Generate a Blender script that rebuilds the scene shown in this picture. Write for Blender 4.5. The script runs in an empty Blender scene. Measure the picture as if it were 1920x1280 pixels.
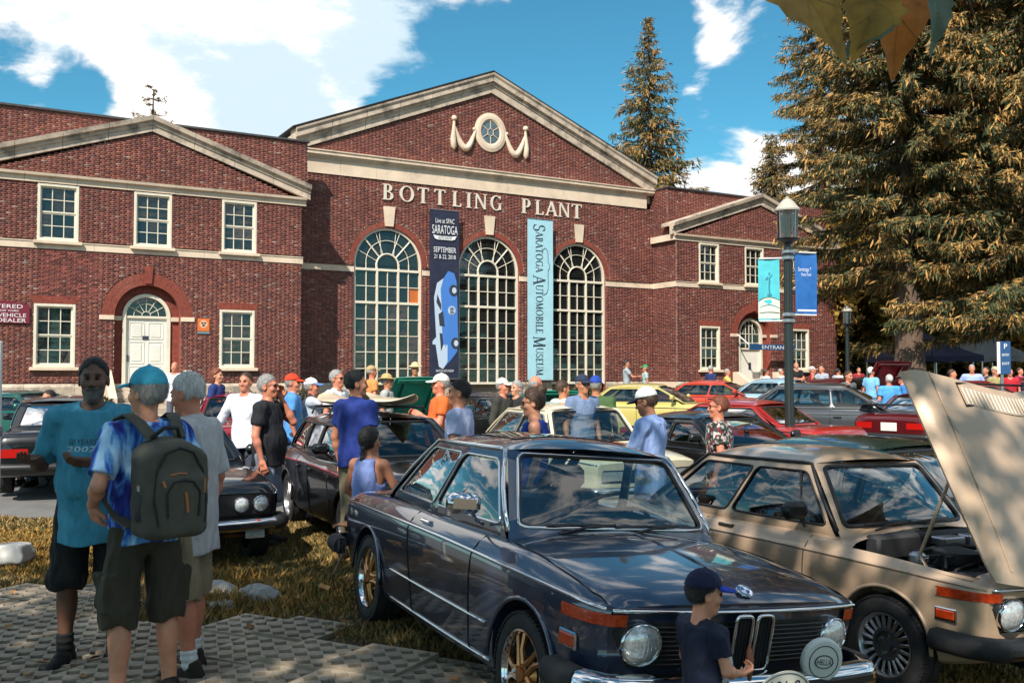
import bpy, math, random
import numpy as np
from mathutils import Vector, Matrix
from mathutils.bvhtree import BVHTree
from math import pi, sin, cos, sqrt, atan2, radians as rad

SC = bpy.context.scene
COL = SC.collection
rng = random.Random(11)
nr = np.random.RandomState(11)

# ------------------------------------------------------------------ camera
cam = bpy.data.cameras.new('camera')
cam.sensor_width = 36.0
cam.lens = 33.75
cam.clip_end = 3000
camo = bpy.data.objects.new('camera', cam)
COL.objects.link(camo)
camo.location = (0, 0, 1.85)
camo.rotation_euler = (pi / 2 + math.atan(65 / 1800), 0, 0)
SC.camera = camo

# ------------------------------------------------------------------ sun, sky, exposure
SUN = Vector((-0.24, -0.67, 0.70)).normalized()
sl = bpy.data.lights.new('sun', 'SUN')
sl.energy = 4.7
sl.angle = rad(0.5)
sl.color = (1.0, 0.93, 0.82)
so = bpy.data.objects.new('sun', sl)
COL.objects.link(so)
so.rotation_euler = (-SUN).to_track_quat('-Z', 'Y').to_euler()

W = bpy.data.worlds.new('World')
SC.world = W
W.use_nodes = True
SC.view_settings.view_transform = 'Standard'
SC.view_settings.look = 'None'
SC.view_settings.exposure = 0.5
SC.view_settings.gamma = 1.0
SC.view_settings.use_curve_mapping = False
SC.cycles.max_bounces = 7
SC.cycles.transparent_max_bounces = 14
SC.cycles.caustics_reflective = False
SC.cycles.caustics_refractive = False


def make_world():
    nt = W.node_tree
    nt.nodes.clear()
    N = nt.nodes.new
    L = nt.links.new
    out = N('ShaderNodeOutputWorld')
    bg = N('ShaderNodeBackground')
    bg.inputs['Strength'].default_value = 0.15
    sky = N('ShaderNodeTexSky')
    sky.sky_type = 'NISHITA'
    sky.sun_disc = False
    sky.sun_elevation = math.asin(SUN.z)
    sky.sun_rotation = atan2(SUN.x, SUN.y)
    sky.air_density = 1.0
    sky.dust_density = 0.3
    sky.ozone_density = 2.2
    tc = N('ShaderNodeTexCoord')
    nrm = N('ShaderNodeVectorMath'); nrm.operation = 'NORMALIZE'
    L(tc.outputs['Generated'], nrm.inputs[0])
    sep = N('ShaderNodeSeparateXYZ'); L(nrm.outputs[0], sep.inputs[0])

    def math_(op, a, b=None, clamp=False):
        n = N('ShaderNodeMath'); n.operation = op; n.use_clamp = clamp
        for i, v in enumerate((a, b)):
            if v is None: continue
            if isinstance(v, (int, float)): n.inputs[i].default_value = v
            else: L(v, n.inputs[i])
        return n.outputs[0]
    # clouds lie on a flat layer overhead, seen in perspective
    zz = math_('ADD', math_('ABSOLUTE', sep.outputs['Z']), 0.22)
    cx = math_('DIVIDE', sep.outputs['X'], zz)
    cy = math_('DIVIDE', sep.outputs['Y'], zz)
    cmb = N('ShaderNodeCombineXYZ')
    L(cx, cmb.inputs[0]); L(cy, cmb.inputs[1])
    n1 = N('ShaderNodeTexNoise')
    n1.inputs['Scale'].default_value = 3.0
    n1.inputs['Detail'].default_value = 11
    n1.inputs['Roughness'].default_value = 0.60
    n1.inputs['Distortion'].default_value = 0.35
    L(cmb.outputs[0], n1.inputs['Vector'])
    cov = math_('MULTIPLY', math_('SUBTRACT', n1.outputs['Fac'], 0.465), 2.3)
    # cloud banks: direction (x, y, z), sharpness, weight
    for (px, py, wid, wt) in CLOUDS:
        d = Vector(((px - 960) / 1800, 1.0, (705 - py) / 1800)).normalized()
        dot = N('ShaderNodeVectorMath'); dot.operation = 'DOT_PRODUCT'
        L(nrm.outputs[0], dot.inputs[0]); dot.inputs[1].default_value = d
        mr = N('ShaderNodeMapRange'); mr.interpolation_type = 'SMOOTHSTEP'
        mr.inputs['From Min'].default_value = cos(wid / 1800)
        mr.inputs['From Max'].default_value = 1.0
        mr.inputs['To Min'].default_value = 0.0
        mr.inputs['To Max'].default_value = wt
        L(dot.outputs['Value'], mr.inputs['Value'])
        cov = math_('ADD', cov, mr.outputs[0])
    mk = N('ShaderNodeMapRange'); mk.interpolation_type = 'SMOOTHSTEP'
    mk.inputs['From Min'].default_value = 0.0
    mk.inputs['From Max'].default_value = 0.34
    L(cov, mk.inputs['Value'])
    n2 = N('ShaderNodeTexNoise')
    n2.inputs['Scale'].default_value = 4.2
    n2.inputs['Detail'].default_value = 7
    n2.inputs['Roughness'].default_value = 0.62
    mp = N('ShaderNodeMapping'); mp.inputs['Location'].default_value = (3.1, 1.7, 0.4)
    L(cmb.outputs[0], mp.inputs[0]); L(mp.outputs[0], n2.inputs['Vector'])
    sh = N('ShaderNodeMapRange'); sh.interpolation_type = 'SMOOTHSTEP'
    sh.inputs['From Min'].default_value = 0.30
    sh.inputs['From Max'].default_value = 0.52
    shv = n2.outputs['Fac']
    for (px, py, wid, wt) in GREYS:
        d = Vector(((px - 960) / 1800, 1.0, (705 - py) / 1800)).normalized()
        dot = N('ShaderNodeVectorMath'); dot.operation = 'DOT_PRODUCT'
        L(nrm.outputs[0], dot.inputs[0]); dot.inputs[1].default_value = d
        mr = N('ShaderNodeMapRange'); mr.interpolation_type = 'SMOOTHSTEP'
        mr.inputs['From Min'].default_value = cos(wid / 1800)
        mr.inputs['From Max'].default_value = 1.0
        mr.inputs['To Min'].default_value = 0.0
        mr.inputs['To Max'].default_value = wt
        L(dot.outputs['Value'], mr.inputs['Value'])
        shv = math_('SUBTRACT', shv, mr.outputs[0])
    L(shv, sh.inputs['Value'])
    cc = N('ShaderNodeMix'); cc.data_type = 'RGBA'
    L(sh.outputs[0], cc.inputs['Factor'])
    cc.inputs['A'].default_value = (3.5, 4.3, 4.8, 1)
    cc.inputs['B'].default_value = (6.8, 6.5, 6.2, 1)
    tint = N('ShaderNodeMix'); tint.data_type = 'RGBA'; tint.blend_type = 'MULTIPLY'
    tint.inputs['Factor'].default_value = 1.0
    L(sky.outputs[0], tint.inputs['A'])
    tint.inputs['B'].default_value = SKY_TINT
    mx = N('ShaderNodeMix'); mx.data_type = 'RGBA'
    L(mk.outputs[0], mx.inputs['Factor'])
    L(tint.outputs['Result'], mx.inputs['A'])
    L(cc.outputs['Result'], mx.inputs['B'])
    L(mx.outputs['Result'], bg.inputs['Color'])
    L(bg.outputs[0], out.inputs['Surface'])


SKY_TINT = (0.25, 0.62, 0.63, 1)
GREYS = [(420, 140, 170, .17), (590, 190, 150, .17), (500, 205, 130, .12), (730, 40, 170, .15)]
CLOUDS = [(300, 20, 420, 0.34), (60, 20, 330, 0.55), (430, 170, 300, 0.40), (560, 90, 300, 0.26), (800, 40, 300, 0.20),
          (70, 160, 165, -1.1), (200, 172, 110, -0.5), (230, 45, 200, 0.25), (60, 245, 230, 0.20), (1330, 95, 150, 0.27), (1395, 310, 160, 0.34), (1300, 40, 60, 0.1),
          (1500, 350, 180, 0.2), (1080, 170, 260, -0.55), (1140, 40, 190, -0.6), (860, 160, 230, -0.40), (1440, 150, 130, -.4), (1300, 200, 110, -.3), (720, 240, 150, -.35)]
make_world()


# ------------------------------------------------------------------ helpers
def srgb(h):
    h = h.lstrip('#')
    r = []
    for i in (0, 2, 4):
        c = int(h[i:i + 2], 16) / 255
        r.append(c / 12.92 if c <= 0.04045 else ((c + 0.055) / 1.055) ** 2.4)
    return tuple(r)


class MB:
    """collects geometry for one mesh object"""
    def __init__(s):
        s.v = []; s.f = []; s.m = []; s.M = None

    def add(s, vs, fs, m=0):
        o = len(s.v)
        if s.M is not None:
            vs = [tuple(s.M @ Vector(p)) for p in vs]
        s.v.extend([tuple(p) for p in vs])
        s.f.extend([tuple(i + o for i in f) for f in fs])
        s.m.extend([m] * len(fs))

    def box(s, c, d, m=0, rot=None, bev=0.0):
        x, y, z = d[0] / 2, d[1] / 2, d[2] / 2
        if bev <= 0:
            vs = [(i * x, j * y, k * z) for i in (-1, 1) for j in (-1, 1) for k in (-1, 1)]
            fs = [(0, 1, 3, 2), (4, 6, 7, 5), (0, 4, 5, 1), (2, 3, 7, 6), (0, 2, 6, 4), (1, 5, 7, 3)]
        else:
            b = min(bev, x * .95, y * .95, z * .95)
            vs = []; idx = {}
            for i in (-1, 1):
                for j in (-1, 1):
                    for k in (-1, 1):
                        idx[i, j, k, 0] = len(vs); vs.append((i * x, j * (y - b), k * (z - b)))
                        idx[i, j, k, 1] = len(vs); vs.append((i * (x - b), j * y, k * (z - b)))
                        idx[i, j, k, 2] = len(vs); vs.append((i * (x - b), j * (y - b), k * z))
            fs = []
            for i in (-1, 1):
                q = [idx[i, j, k, 0] for j, k in ((-1, -1), (1, -1), (1, 1), (-1, 1))]
                fs.append(tuple(q if i > 0 else q[::-1]))
                q = [idx[j, i, k, 1] for j, k in ((-1, -1), (-1, 1), (1, 1), (1, -1))]
                fs.append(tuple(q if i > 0 else q[::-1]))
                q = [idx[j, k, i, 2] for j, k in ((-1, -1), (1, -1), (1, 1), (-1, 1))]
                fs.append(tuple(q if i > 0 else q[::-1]))
            for i in (-1, 1):
                for j in (-1, 1):
                    q = [idx[i, j, -1, 0], idx[i, j, -1, 1], idx[i, j, 1, 1], idx[i, j, 1, 0]]
                    fs.append(tuple(q[::-1] if i * j < 0 else q))
                    q = [idx[i, -1, j, 0], idx[i, 1, j, 0], idx[i, 1, j, 2], idx[i, -1, j, 2]]
                    fs.append(tuple(q if i * j > 0 else q[::-1]))
                    q = [idx[-1, i, j, 1], idx[-1, i, j, 2], idx[1, i, j, 2], idx[1, i, j, 1]]
                    fs.append(tuple(q if i * j > 0 else q[::-1]))
                    for k in (-1, 1):
                        q = [idx[i, j, k, 0], idx[i, j, k, 1], idx[i, j, k, 2]]
                        fs.append(tuple(q if i * j * k > 0 else q[::-1]))
        M = Matrix.Translation(Vector(c))
        if rot is not None:
            M = M @ (rot if isinstance(rot, Matrix) else Matrix.Rotation(rot, 4, 'Z'))
        s.add([tuple(M @ Vector(p)) for p in vs], fs, m)

    def tube(s, pts, r, n=8, m=0, closed=False, cap=True):
        pts = [Vector(p) for p in pts]
        rs = r if isinstance(r, (list, tuple)) else [r] * len(pts)
        k = len(pts)
        vs = []; fs = []
        t0 = None; nv = None
        for i in range(k):
            if closed: t = pts[(i + 1) % k] - pts[i - 1]
            else: t = pts[min(i + 1, k - 1)] - pts[max(i - 1, 0)]
            if t.length < 1e-9: t = Vector((0, 0, 1))
            t.normalize()
            if nv is None:
                a = Vector((0, 0, 1)) if abs(t.z) < .9 else Vector((1, 0, 0))
                nv = t.cross(a).normalized()
            else:
                nv = (nv - t * nv.dot(t))
                nv = nv.normalized() if nv.length > 1e-6 else t.orthogonal().normalized()
            b = t.cross(nv)
            for j in range(n):
                a = 2 * pi * j / n
                vs.append(pts[i] + (nv * cos(a) + b * sin(a)) * rs[i])
        rr = k if closed else k - 1
        for i in range(rr):
            for j in range(n):
                a = i * n + j; b_ = i * n + (j + 1) % n
                c = ((i + 1) % k) * n + (j + 1) % n; d = ((i + 1) % k) * n + j
                fs.append((a, b_, c, d))
        if cap and not closed:
            fs.append(tuple(range(n))[::-1]); fs.append(tuple((k - 1) * n + j for j in range(n)))
        s.add(vs, fs, m)

    def lathe(s, prof, n=24, m=0, M=None, closed=False, cap=True):
        """prof: (radius, height) pairs round local z"""
        vs = []; fs = []
        for (r, h) in prof:
            for j in range(n):
                a = 2 * pi * j / n
                p = Vector((r * cos(a), r * sin(a), h))
                vs.append(M @ p if M is not None else p)
        k = len(prof)
        for i in range(k if closed else k - 1):
            for j in range(n):
                i2 = (i + 1) % k
                fs.append((i * n + j, i * n + (j + 1) % n, i2 * n + (j + 1) % n, i2 * n + j))
        if not closed and cap:
            if prof[0][0] > 1e-6: fs.append(tuple(range(n))[::-1])
            if prof[-1][0] > 1e-6: fs.append(tuple((k - 1) * n + j for j in range(n)))
        s.add(vs, fs, m)

    def grid(s, P, m=0, cu=False, cv=False, flip=False):
        nu = len(P); nv_ = len(P[0])
        vs = [tuple(p) for row in P for p in row]
        fs = []
        for i in range(nu if cu else nu - 1):
            for j in range(nv_ if cv else nv_ - 1):
                a = i * nv_ + j; b = ((i + 1) % nu) * nv_ + j
                c = ((i + 1) % nu) * nv_ + (j + 1) % nv_; d = i * nv_ + (j + 1) % nv_
                fs.append((a, d, c, b) if flip else (a, b, c, d))
        s.add(vs, fs, m)

    def prism(s, poly, fn, d0, d1, m=0):
        """poly in 2D, fn(u, v, depth) -> 3D, walls between depths d0 (front) and d1"""
        n = len(poly)
        vs = [fn(u, v, d0) for u, v in poly] + [fn(u, v, d1) for u, v in poly]
        fs = [tuple(range(n)), tuple(range(n, 2 * n))[::-1]]
        for i in range(n):
            j = (i + 1) % n
            fs.append((i, i + n, j + n, j))
        s.add(vs, fs, m)

    def sweep(s, prof, path, m=0, cap=True):
        """prof: closed (a, b) polygon; path: list of (origin, axis_a, axis_b)"""
        P = [[Vector(o) + Vector(a) * p[0] + Vector(b) * p[1] for p in prof] for o, a, b in path]
        s.grid(P, m, cv=True)
        if cap:
            n = len(prof)
            s.add([tuple(v) for v in P[0]], [tuple(range(n))[::-1]], m)
            s.add([tuple(v) for v in P[-1]], [tuple(range(n))], m)

    def mesh(s, name, mats, smooth=None):
        me = bpy.data.meshes.new(name)
        me.from_pydata(s.v, [], s.f)
        for a in (mats if isinstance(mats, (list, tuple)) else [mats]):
            me.materials.append(a)
        if any(s.m): me.polygons.foreach_set('material_index', s.m)
        if smooth is not None:
            me.polygons.foreach_set('use_smooth', [True] * len(s.f))
            if smooth < 180: me.set_sharp_from_angle(angle=rad(smooth))
        me.validate()
        me.update()
        return me

    def build(s, name, mats, parent=None, smooth=None):
        return link(name, s.mesh(name, mats, smooth), parent)


def link(name, me, parent=None, loc=None):
    o = bpy.data.objects.new(name, me)
    COL.objects.link(o)
    if parent is not None: o.parent = parent
    if loc is not None: o.location = loc
    return o


def tag(o, label=None, cat=None, group=None, kind=None):
    if label: o['label'] = label
    if cat: o['category'] = cat
    if group: o['group'] = group
    if kind: o['kind'] = kind
    return o


def empty(name, loc=(0, 0, 0), rz=0.0, label=None, cat=None, group=None):
    o = bpy.data.objects.new(name, None)
    COL.objects.link(o)
    o.location = loc
    o.rotation_euler = (0, 0, rz)
    o.empty_display_size = .1
    return tag(o, label, cat, group)


MATS = {}


def mat(name, col, rough=.6, metal=0.0, noise=None, bump=None, coat=0.0, spec=None, emit=None, stretch=None, attr=None, randcol=0.0, noise2=None):
    """noise=(scale, amount[, other colour]); bump=(scale, strength, distance)"""
    if name in MATS: return MATS[name]
    if isinstance(col, str): col = srgb(col)
    m = bpy.data.materials.new(name)
    m.use_nodes = True
    nt = m.node_tree
    b = nt.nodes['Principled BSDF']
    b.inputs['Roughness'].default_value = rough
    b.inputs['Metallic'].default_value = metal
    b.inputs['Coat Weight'].default_value = coat
    b.inputs['Coat Roughness'].default_value = 0.03
    if spec is not None: b.inputs['Specular IOR Level'].default_value = spec
    N = nt.nodes.new; L = nt.links.new
    tc = N('ShaderNodeTexCoord')
    vec = tc.outputs['Object']
    if stretch:
        mp = N('ShaderNodeMapping'); mp.inputs['Scale'].default_value = stretch
        L(vec, mp.inputs[0]); vec = mp.outputs[0]
    cur = None
    if attr:
        at = N('ShaderNodeAttribute'); at.attribute_name = attr
        cur = at.outputs['Color']
    if noise:
        tx = N('ShaderNodeTexNoise'); tx.inputs['Scale'].default_value = noise[0]
        tx.inputs['Detail'].default_value = 6; tx.inputs['Roughness'].default_value = .6
        L(vec, tx.inputs['Vector'])
        mr = N('ShaderNodeMapRange')
        mr.inputs['From Min'].default_value = .3; mr.inputs['From Max'].default_value = .7
        L(tx.outputs['Fac'], mr.inputs['Value'])
        mx = N('ShaderNodeMix'); mx.data_type = 'RGBA'
        L(mr.outputs[0], mx.inputs['Factor'])
        if len(noise) > 2:
            o = srgb(noise[2]) if isinstance(noise[2], str) else noise[2]
            mr.inputs['To Max'].default_value = noise[1]
            mx.inputs['A'].default_value = (*col, 1); mx.inputs['B'].default_value = (*o, 1)
            if cur is not None: L(cur, mx.inputs['A'])
        else:
            if cur is None:
                mx.inputs['A'].default_value = (*[c * (1 - noise[1]) for c in col], 1)
                mx.inputs['B'].default_value = (*[min(1, c * (1 + noise[1])) for c in col], 1)
            else:
                mx.blend_type = 'MULTIPLY'
                mx.inputs['Factor'].default_value = 1
                L(cur, mx.inputs['A'])
                mr.inputs['To Min'].default_value = 1 - noise[1]; mr.inputs['To Max'].default_value = 1 + noise[1]
                nt.links.remove(mx.inputs['Factor'].links[0])
                L(mr.outputs[0], mx.inputs['B'])
        cur = mx.outputs['Result']
    if noise2:
        tx = N('ShaderNodeTexNoise'); tx.inputs['Scale'].default_value = noise2[0]
        tx.inputs['Detail'].default_value = 5; tx.inputs['Roughness'].default_value = .65
        L(vec, tx.inputs['Vector'])
        mr = N('ShaderNodeMapRange'); mr.inputs['From Min'].default_value = noise2[3] if len(noise2) > 3 else .5
        mr.inputs['From Max'].default_value = (noise2[3] if len(noise2) > 3 else .5) + .16
        mr.inputs['To Max'].default_value = noise2[1]
        L(tx.outputs['Fac'], mr.inputs['Value'])
        mx = N('ShaderNodeMix'); mx.data_type = 'RGBA'
        L(mr.outputs[0], mx.inputs['Factor'])
        if cur is not None: L(cur, mx.inputs['A'])
        else: mx.inputs['A'].default_value = (*col, 1)
        o = srgb(noise2[2]) if isinstance(noise2[2], str) else noise2[2]
        mx.inputs['B'].default_value = (*o, 1)
        cur = mx.outputs['Result']
    if randcol:
        oi = N('ShaderNodeObjectInfo')
        mr = N('ShaderNodeMapRange'); mr.inputs['To Min'].default_value = 1 - randcol; mr.inputs['To Max'].default_value = 1 + randcol
        L(oi.outputs['Random'], mr.inputs['Value'])
        mx = N('ShaderNodeMix'); mx.data_type = 'RGBA'; mx.blend_type = 'MULTIPLY'; mx.inputs['Factor'].default_value = 1
        if cur is not None: L(cur, mx.inputs['A'])
        else: mx.inputs['A'].default_value = (*col, 1)
        L(mr.outputs[0], mx.inputs['B'])
        cur = mx.outputs['Result']
    if cur is None: b.inputs['Base Color'].default_value = (*col, 1)
    else: L(cur, b.inputs['Base Color'])
    if bump:
        tx = N('ShaderNodeTexNoise'); tx.inputs['Scale'].default_value = bump[0]
        tx.inputs['Detail'].default_value = 4
        L(vec, tx.inputs['Vector'])
        bp = N('ShaderNodeBump'); bp.inputs['Strength'].default_value = bump[1]
        bp.inputs['Distance'].default_value = bump[2] if len(bump) > 2 else .01
        L(tx.outputs['Fac'], bp.inputs['Height']); L(bp.outputs[0], b.inputs['Normal'])
    if emit:
        b.inputs['Emission Color'].default_value = (*emit[0], 1); b.inputs['Emission Strength'].default_value = emit[1]
    MATS[name] = m
    return m


def glass_mat(name, tint, refl=1.0, rough=0.0, opaque=0.0, body=(0.02, 0.03, 0.03)):
    if name in MATS: return MATS[name]
    m = bpy.data.materials.new(name)
    m.use_nodes = True
    nt = m.node_tree; nt.nodes.clear()
    N = nt.nodes.new; L = nt.links.new
    out = N('ShaderNodeOutputMaterial')
    tr = N('ShaderNodeBsdfTransparent'); tr.inputs['Color'].default_value = (*tint, 1)
    gl = N('ShaderNodeBsdfGlossy'); gl.inputs['Roughness'].default_value = rough
    fr = N('ShaderNodeFresnel'); fr.inputs['IOR'].default_value = 1.5
    mu = N('ShaderNodeMath'); mu.operation = 'MULTIPLY'; mu.use_clamp = True; mu.inputs[1].default_value = 1.9 * refl
    L(fr.outputs[0], mu.inputs[0])
    mx = N('ShaderNodeMixShader')
    L(mu.outputs[0], mx.inputs[0]); L(tr.outputs[0], mx.inputs[1]); L(gl.outputs[0], mx.inputs[2])
    L(mx.outputs[0], out.inputs['Surface'])
    MATS[name] = m
    return m


def text_mesh(body, size, extrude=0.002, align='CENTER', res=3):
    cu = bpy.data.curves.new('lettering', 'FONT')
    cu.body = body; cu.size = size; cu.extrude = extrude; cu.align_x = align; cu.align_y = 'CENTER'
    cu.resolution_u = res
    o = bpy.data.objects.new('lettering', cu)
    COL.objects.link(o)
    dg = bpy.context.evaluated_depsgraph_get()
    me = bpy.data.meshes.new_from_object(o.evaluated_get(dg))
    bpy.data.objects.remove(o)
    bpy.data.curves.remove(cu)
    return me


def text_into(mb, body, M, width=None, height=None, m=0, extrude=0.002, bold=0.0):
    """text scaled to a width and height, through matrix M (local x right, y up, z out)"""
    me = text_mesh(body, 1.0, 0.0)
    n = len(me.vertices)
    co = np.zeros(n * 3); me.vertices.foreach_get('co', co); co = co.reshape(-1, 3)
    lo = co.min(0); hi = co.max(0)
    sx = width / (hi[0] - lo[0]) if width else None
    sy = height / (hi[1] - lo[1]) if height else sx
    if sx is None: sx = sy
    co[:, 0] = (co[:, 0] - (lo[0] + hi[0]) / 2) * sx
    co[:, 1] = (co[:, 1] - (lo[1] + hi[1]) / 2) * sy
    co[:, 2] = extrude
    old = mb.M
    mb.M = None
    fs = []
    for p in me.polygons: fs.append(tuple(p.vertices))
    vs = [tuple(M @ Vector(c)) for c in co]
    mb.add(vs, fs, m)
    mb.M = old
    bpy.data.meshes.remove(me)


def pchip(xk, yk, x):
    xk = np.asarray(xk, float); yk = np.asarray(yk, float)
    h = np.diff(xk); d = np.diff(yk) / h
    m = np.zeros(len(xk))
    m[0] = d[0]; m[-1] = d[-1]
    for i in range(1, len(xk) - 1):
        if d[i - 1] * d[i] > 0:
            w1 = 2 * h[i] + h[i - 1]; w2 = h[i] + 2 * h[i - 1]
            m[i] = (w1 + w2) / (w1 / d[i - 1] + w2 / d[i])
    x = np.clip(np.asarray(x, float), xk[0], xk[-1])
    i = np.clip(np.searchsorted(xk, x) - 1, 0, len(h) - 1)
    t = (x - xk[i]) / h[i]
    return ((2 * t ** 3 - 3 * t ** 2 + 1) * yk[i] + (t ** 3 - 2 * t ** 2 + t) * h[i] * m[i]
            + (-2 * t ** 3 + 3 * t ** 2) * yk[i + 1] + (t ** 3 - t ** 2) * h[i] * m[i + 1])


def sstep(a, b, x):
    t = np.clip((np.asarray(x, float) - a) / (b - a), 0, 1)
    return t * t * (3 - 2 * t)


def soup(name, V, nper, mats, colors=None, parent=None, smooth=False):
    """V: (n, nper, 3) separate small faces, one colour each"""
    n = V.shape[0]
    me = bpy.data.meshes.new(name)
    me.vertices.add(n * nper); me.vertices.foreach_set('co', V.astype(np.float32).ravel())
    me.loops.add(n * nper); me.loops.foreach_set('vertex_index', np.arange(n * nper, dtype=np.int32))
    me.polygons.add(n); me.polygons.foreach_set('loop_start', np.arange(0, n * nper, nper, dtype=np.int32))
    me.update(calc_edges=True)
    for a in (mats if isinstance(mats, (list, tuple)) else [mats]): me.materials.append(a)
    if colors is not None:
        at = me.attributes.new('col', 'FLOAT_COLOR', 'POINT')
        c = np.ones((n, nper, 4), np.float32); c[:, :, :3] = colors[:, None, :]
        at.data.foreach_set('color', c.ravel())
    o = bpy.data.objects.new(name, me)
    COL.objects.link(o)
    if parent is not None: o.parent = parent
    return o


# ------------------------------------------------------------------ common materials
M_CHROME = mat('chrome', (.72, .72, .74), .09, 1.0)
M_STEEL = mat('brushed_metal', (.5, .5, .52), .32, 1.0)
M_BLACK = mat('black_plastic', (.012, .012, .013), .45, noise=(30, .3))
M_RUBBER = mat('rubber', (.016, .016, .017), .75, noise=(25, .35), bump=(60, .2, .004))
M_DARK = mat('dark_void', (.006, .006, .007), .8)
M_ORANGE = mat('amber_lens', (.50, .045, .008), .15, coat=.6, spec=.6, noise=(40, .3), bump=(60, .5, .006))
M_REDLENS = mat('red_lens', (.42, .008, .006), .12, coat=.6)
M_WHITE = mat('white_paint', (.76, .74, .70), .5, noise=(8, .08))
M_LENS = mat('headlamp_glass', (.55, .57, .58), .06, .35, coat=1.0, noise=(55, .35), bump=(70, .25, .004))
M_GLASS = glass_mat('car_glass', (.72, .84, .84), 1.7)
M_GLASSD = glass_mat('tinted_car_glass', (.32, .42, .46), 1.25)


# ------------------------------------------------------------------ terrain
def gz(x, y):
    x = np.asarray(x, float); y = np.asarray(y, float)
    rise = np.clip((y - 11) * .028, 0, .62)
    a = np.where(x < -.55, .1 * sstep(-2.3, -.55, x), .1 - .078 * (np.minimum(x, 4.5) + .55))
    return rise + a * (1 - sstep(8.8, 13, y)) - 0.0


def gzf(x, y): return float(gz(x, y))
# ================================================================== BUILDING
M_MORTAR = mat('mortar', (.33, .26, .225), .95, noise=(6, .22))
M_BRICK = mat('brick_clay', (.2, .06, .045), .88, attr='col', noise=(.55, .22), noise2=(.35, .35, (.05, .035, .035), .56), bump=(40, .3, .006))
M_BRICK1 = mat('brick_single', (.19, .048, .038), .88, randcol=.55, noise=(30, .15), bump=(40, .3, .006))
M_BRICKR = mat('brick_red', (.235, .05, .032), .88, noise=(9, .35), bump=(40, .3, .006))
M_STONE = mat('limestone', (.68, .54, .41), .85, noise=(1.4, .14), noise2=(1.1, .6, (.20, .165, .13), .565), bump=(25, .15, .01))
M_STONEW = mat('weathered_limestone', (.52, .42, .33), .9, noise=(1.8, .22), noise2=(1.3, .8, (.10, .085, .075), .49), bump=(18, .25, .015), stretch=(1, 1, 1))
M_FRAME = mat('cream_paint', (.72, .655, .53), .5, noise=(3, .08))
M_DOOR = mat('door_paint', (.74, .71, .64), .45, noise=(2, .06))
M_SLATE = mat('roof_slate', (.05, .05, .055), .7, noise=(5, .3))
M_PANE = mat('window_glass', (.012, .014, .014), .03, spec=.9, bump=(1.3, .12, .05))
M_PANE2 = mat('window_glass_orange', (.55, .13, .02), .1)
M_NAVY = mat('navy_vinyl', (.018, .022, .05), .55, noise=(2.5, .25), bump=(3, .25, .05))
M_AQUA = mat('pale_blue_vinyl', (.36, .62, .72), .55, noise=(1.5, .06), bump=(2.2, .25, .05))
M_PRINTW = mat('white_print', (.78, .78, .80), .6)
M_PRINTD = mat('dark_print', (.03, .04, .06), .6)
M_CARBLUE = mat('blue_print', (.06, .20, .58), .5)
M_CARPALE = mat('pale_print', (.48, .58, .72), .5)
M_MAROON = mat('maroon_paint', (.17, .012, .028), .5)

BLD = empty('museum_building', (-17.04, 29.52, 0), rad(30), 'red brick building with BOTTLING PLANT lettering, gabled centre and two wings', 'building')


def bricks(x0, x1, z0, z1, opens, zlim=None):
    """running list of brick rectangles and mortar rectangles in wall coordinates"""
    C = .0677
    B = []; Mo = []
    k0 = int(round(z0 / C)); k1 = int(round(z1 / C))
    for k in range(k0, k1):
        za = k * C; zm = za + C / 2
        iv = [(x0, x1)] if zlim is None else [zlim(zm)]
        if iv[0][1] - iv[0][0] < .05: continue
        for o in opens:
            e = o(zm)
            if e is None: continue
            nx = []
            for a, b in iv:
                if e[1] <= a or e[0] >= b: nx.append((a, b))
                else:
                    if e[0] > a: nx.append((a, e[0]))
                    if e[1] < b: nx.append((e[1], b))
            iv = nx
        for a, b in iv:
            Mo.append((a, b, za, za + C))
            # Flemish bond: header, stretcher, header ...
            per = .213 + .1075
            off = (k % 2) * per / 2 + rng.uniform(-.008, .008)
            x = math.floor((a - off) / per) * per + off
            while x < b:
                for w, hd in ((.0975, 1), (.203, 0)):
                    xa = max(x + .005, a + .003); xb = min(x + .005 + w, b - .003)
                    if xb - xa > .03: B.append((xa, xb, za + .005, za + C - .0055, hd))
                    x += w + .01
    return B, Mo


PAL = np.array([(.195, .058, .042), (.165, .044, .036), (.135, .038, .036), (.22, .072, .05), (.105, .034, .036), (.245, .10, .075), (.15, .052, .05)]) * np.array((1.08, 1.10, 1.06))
PAL = PAL * .68 + PAL.mean(0) * .32 * np.array((1, 1.08, 1.02))
PW = np.array([.26, .22, .18, .14, .09, .04, .07])


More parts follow.
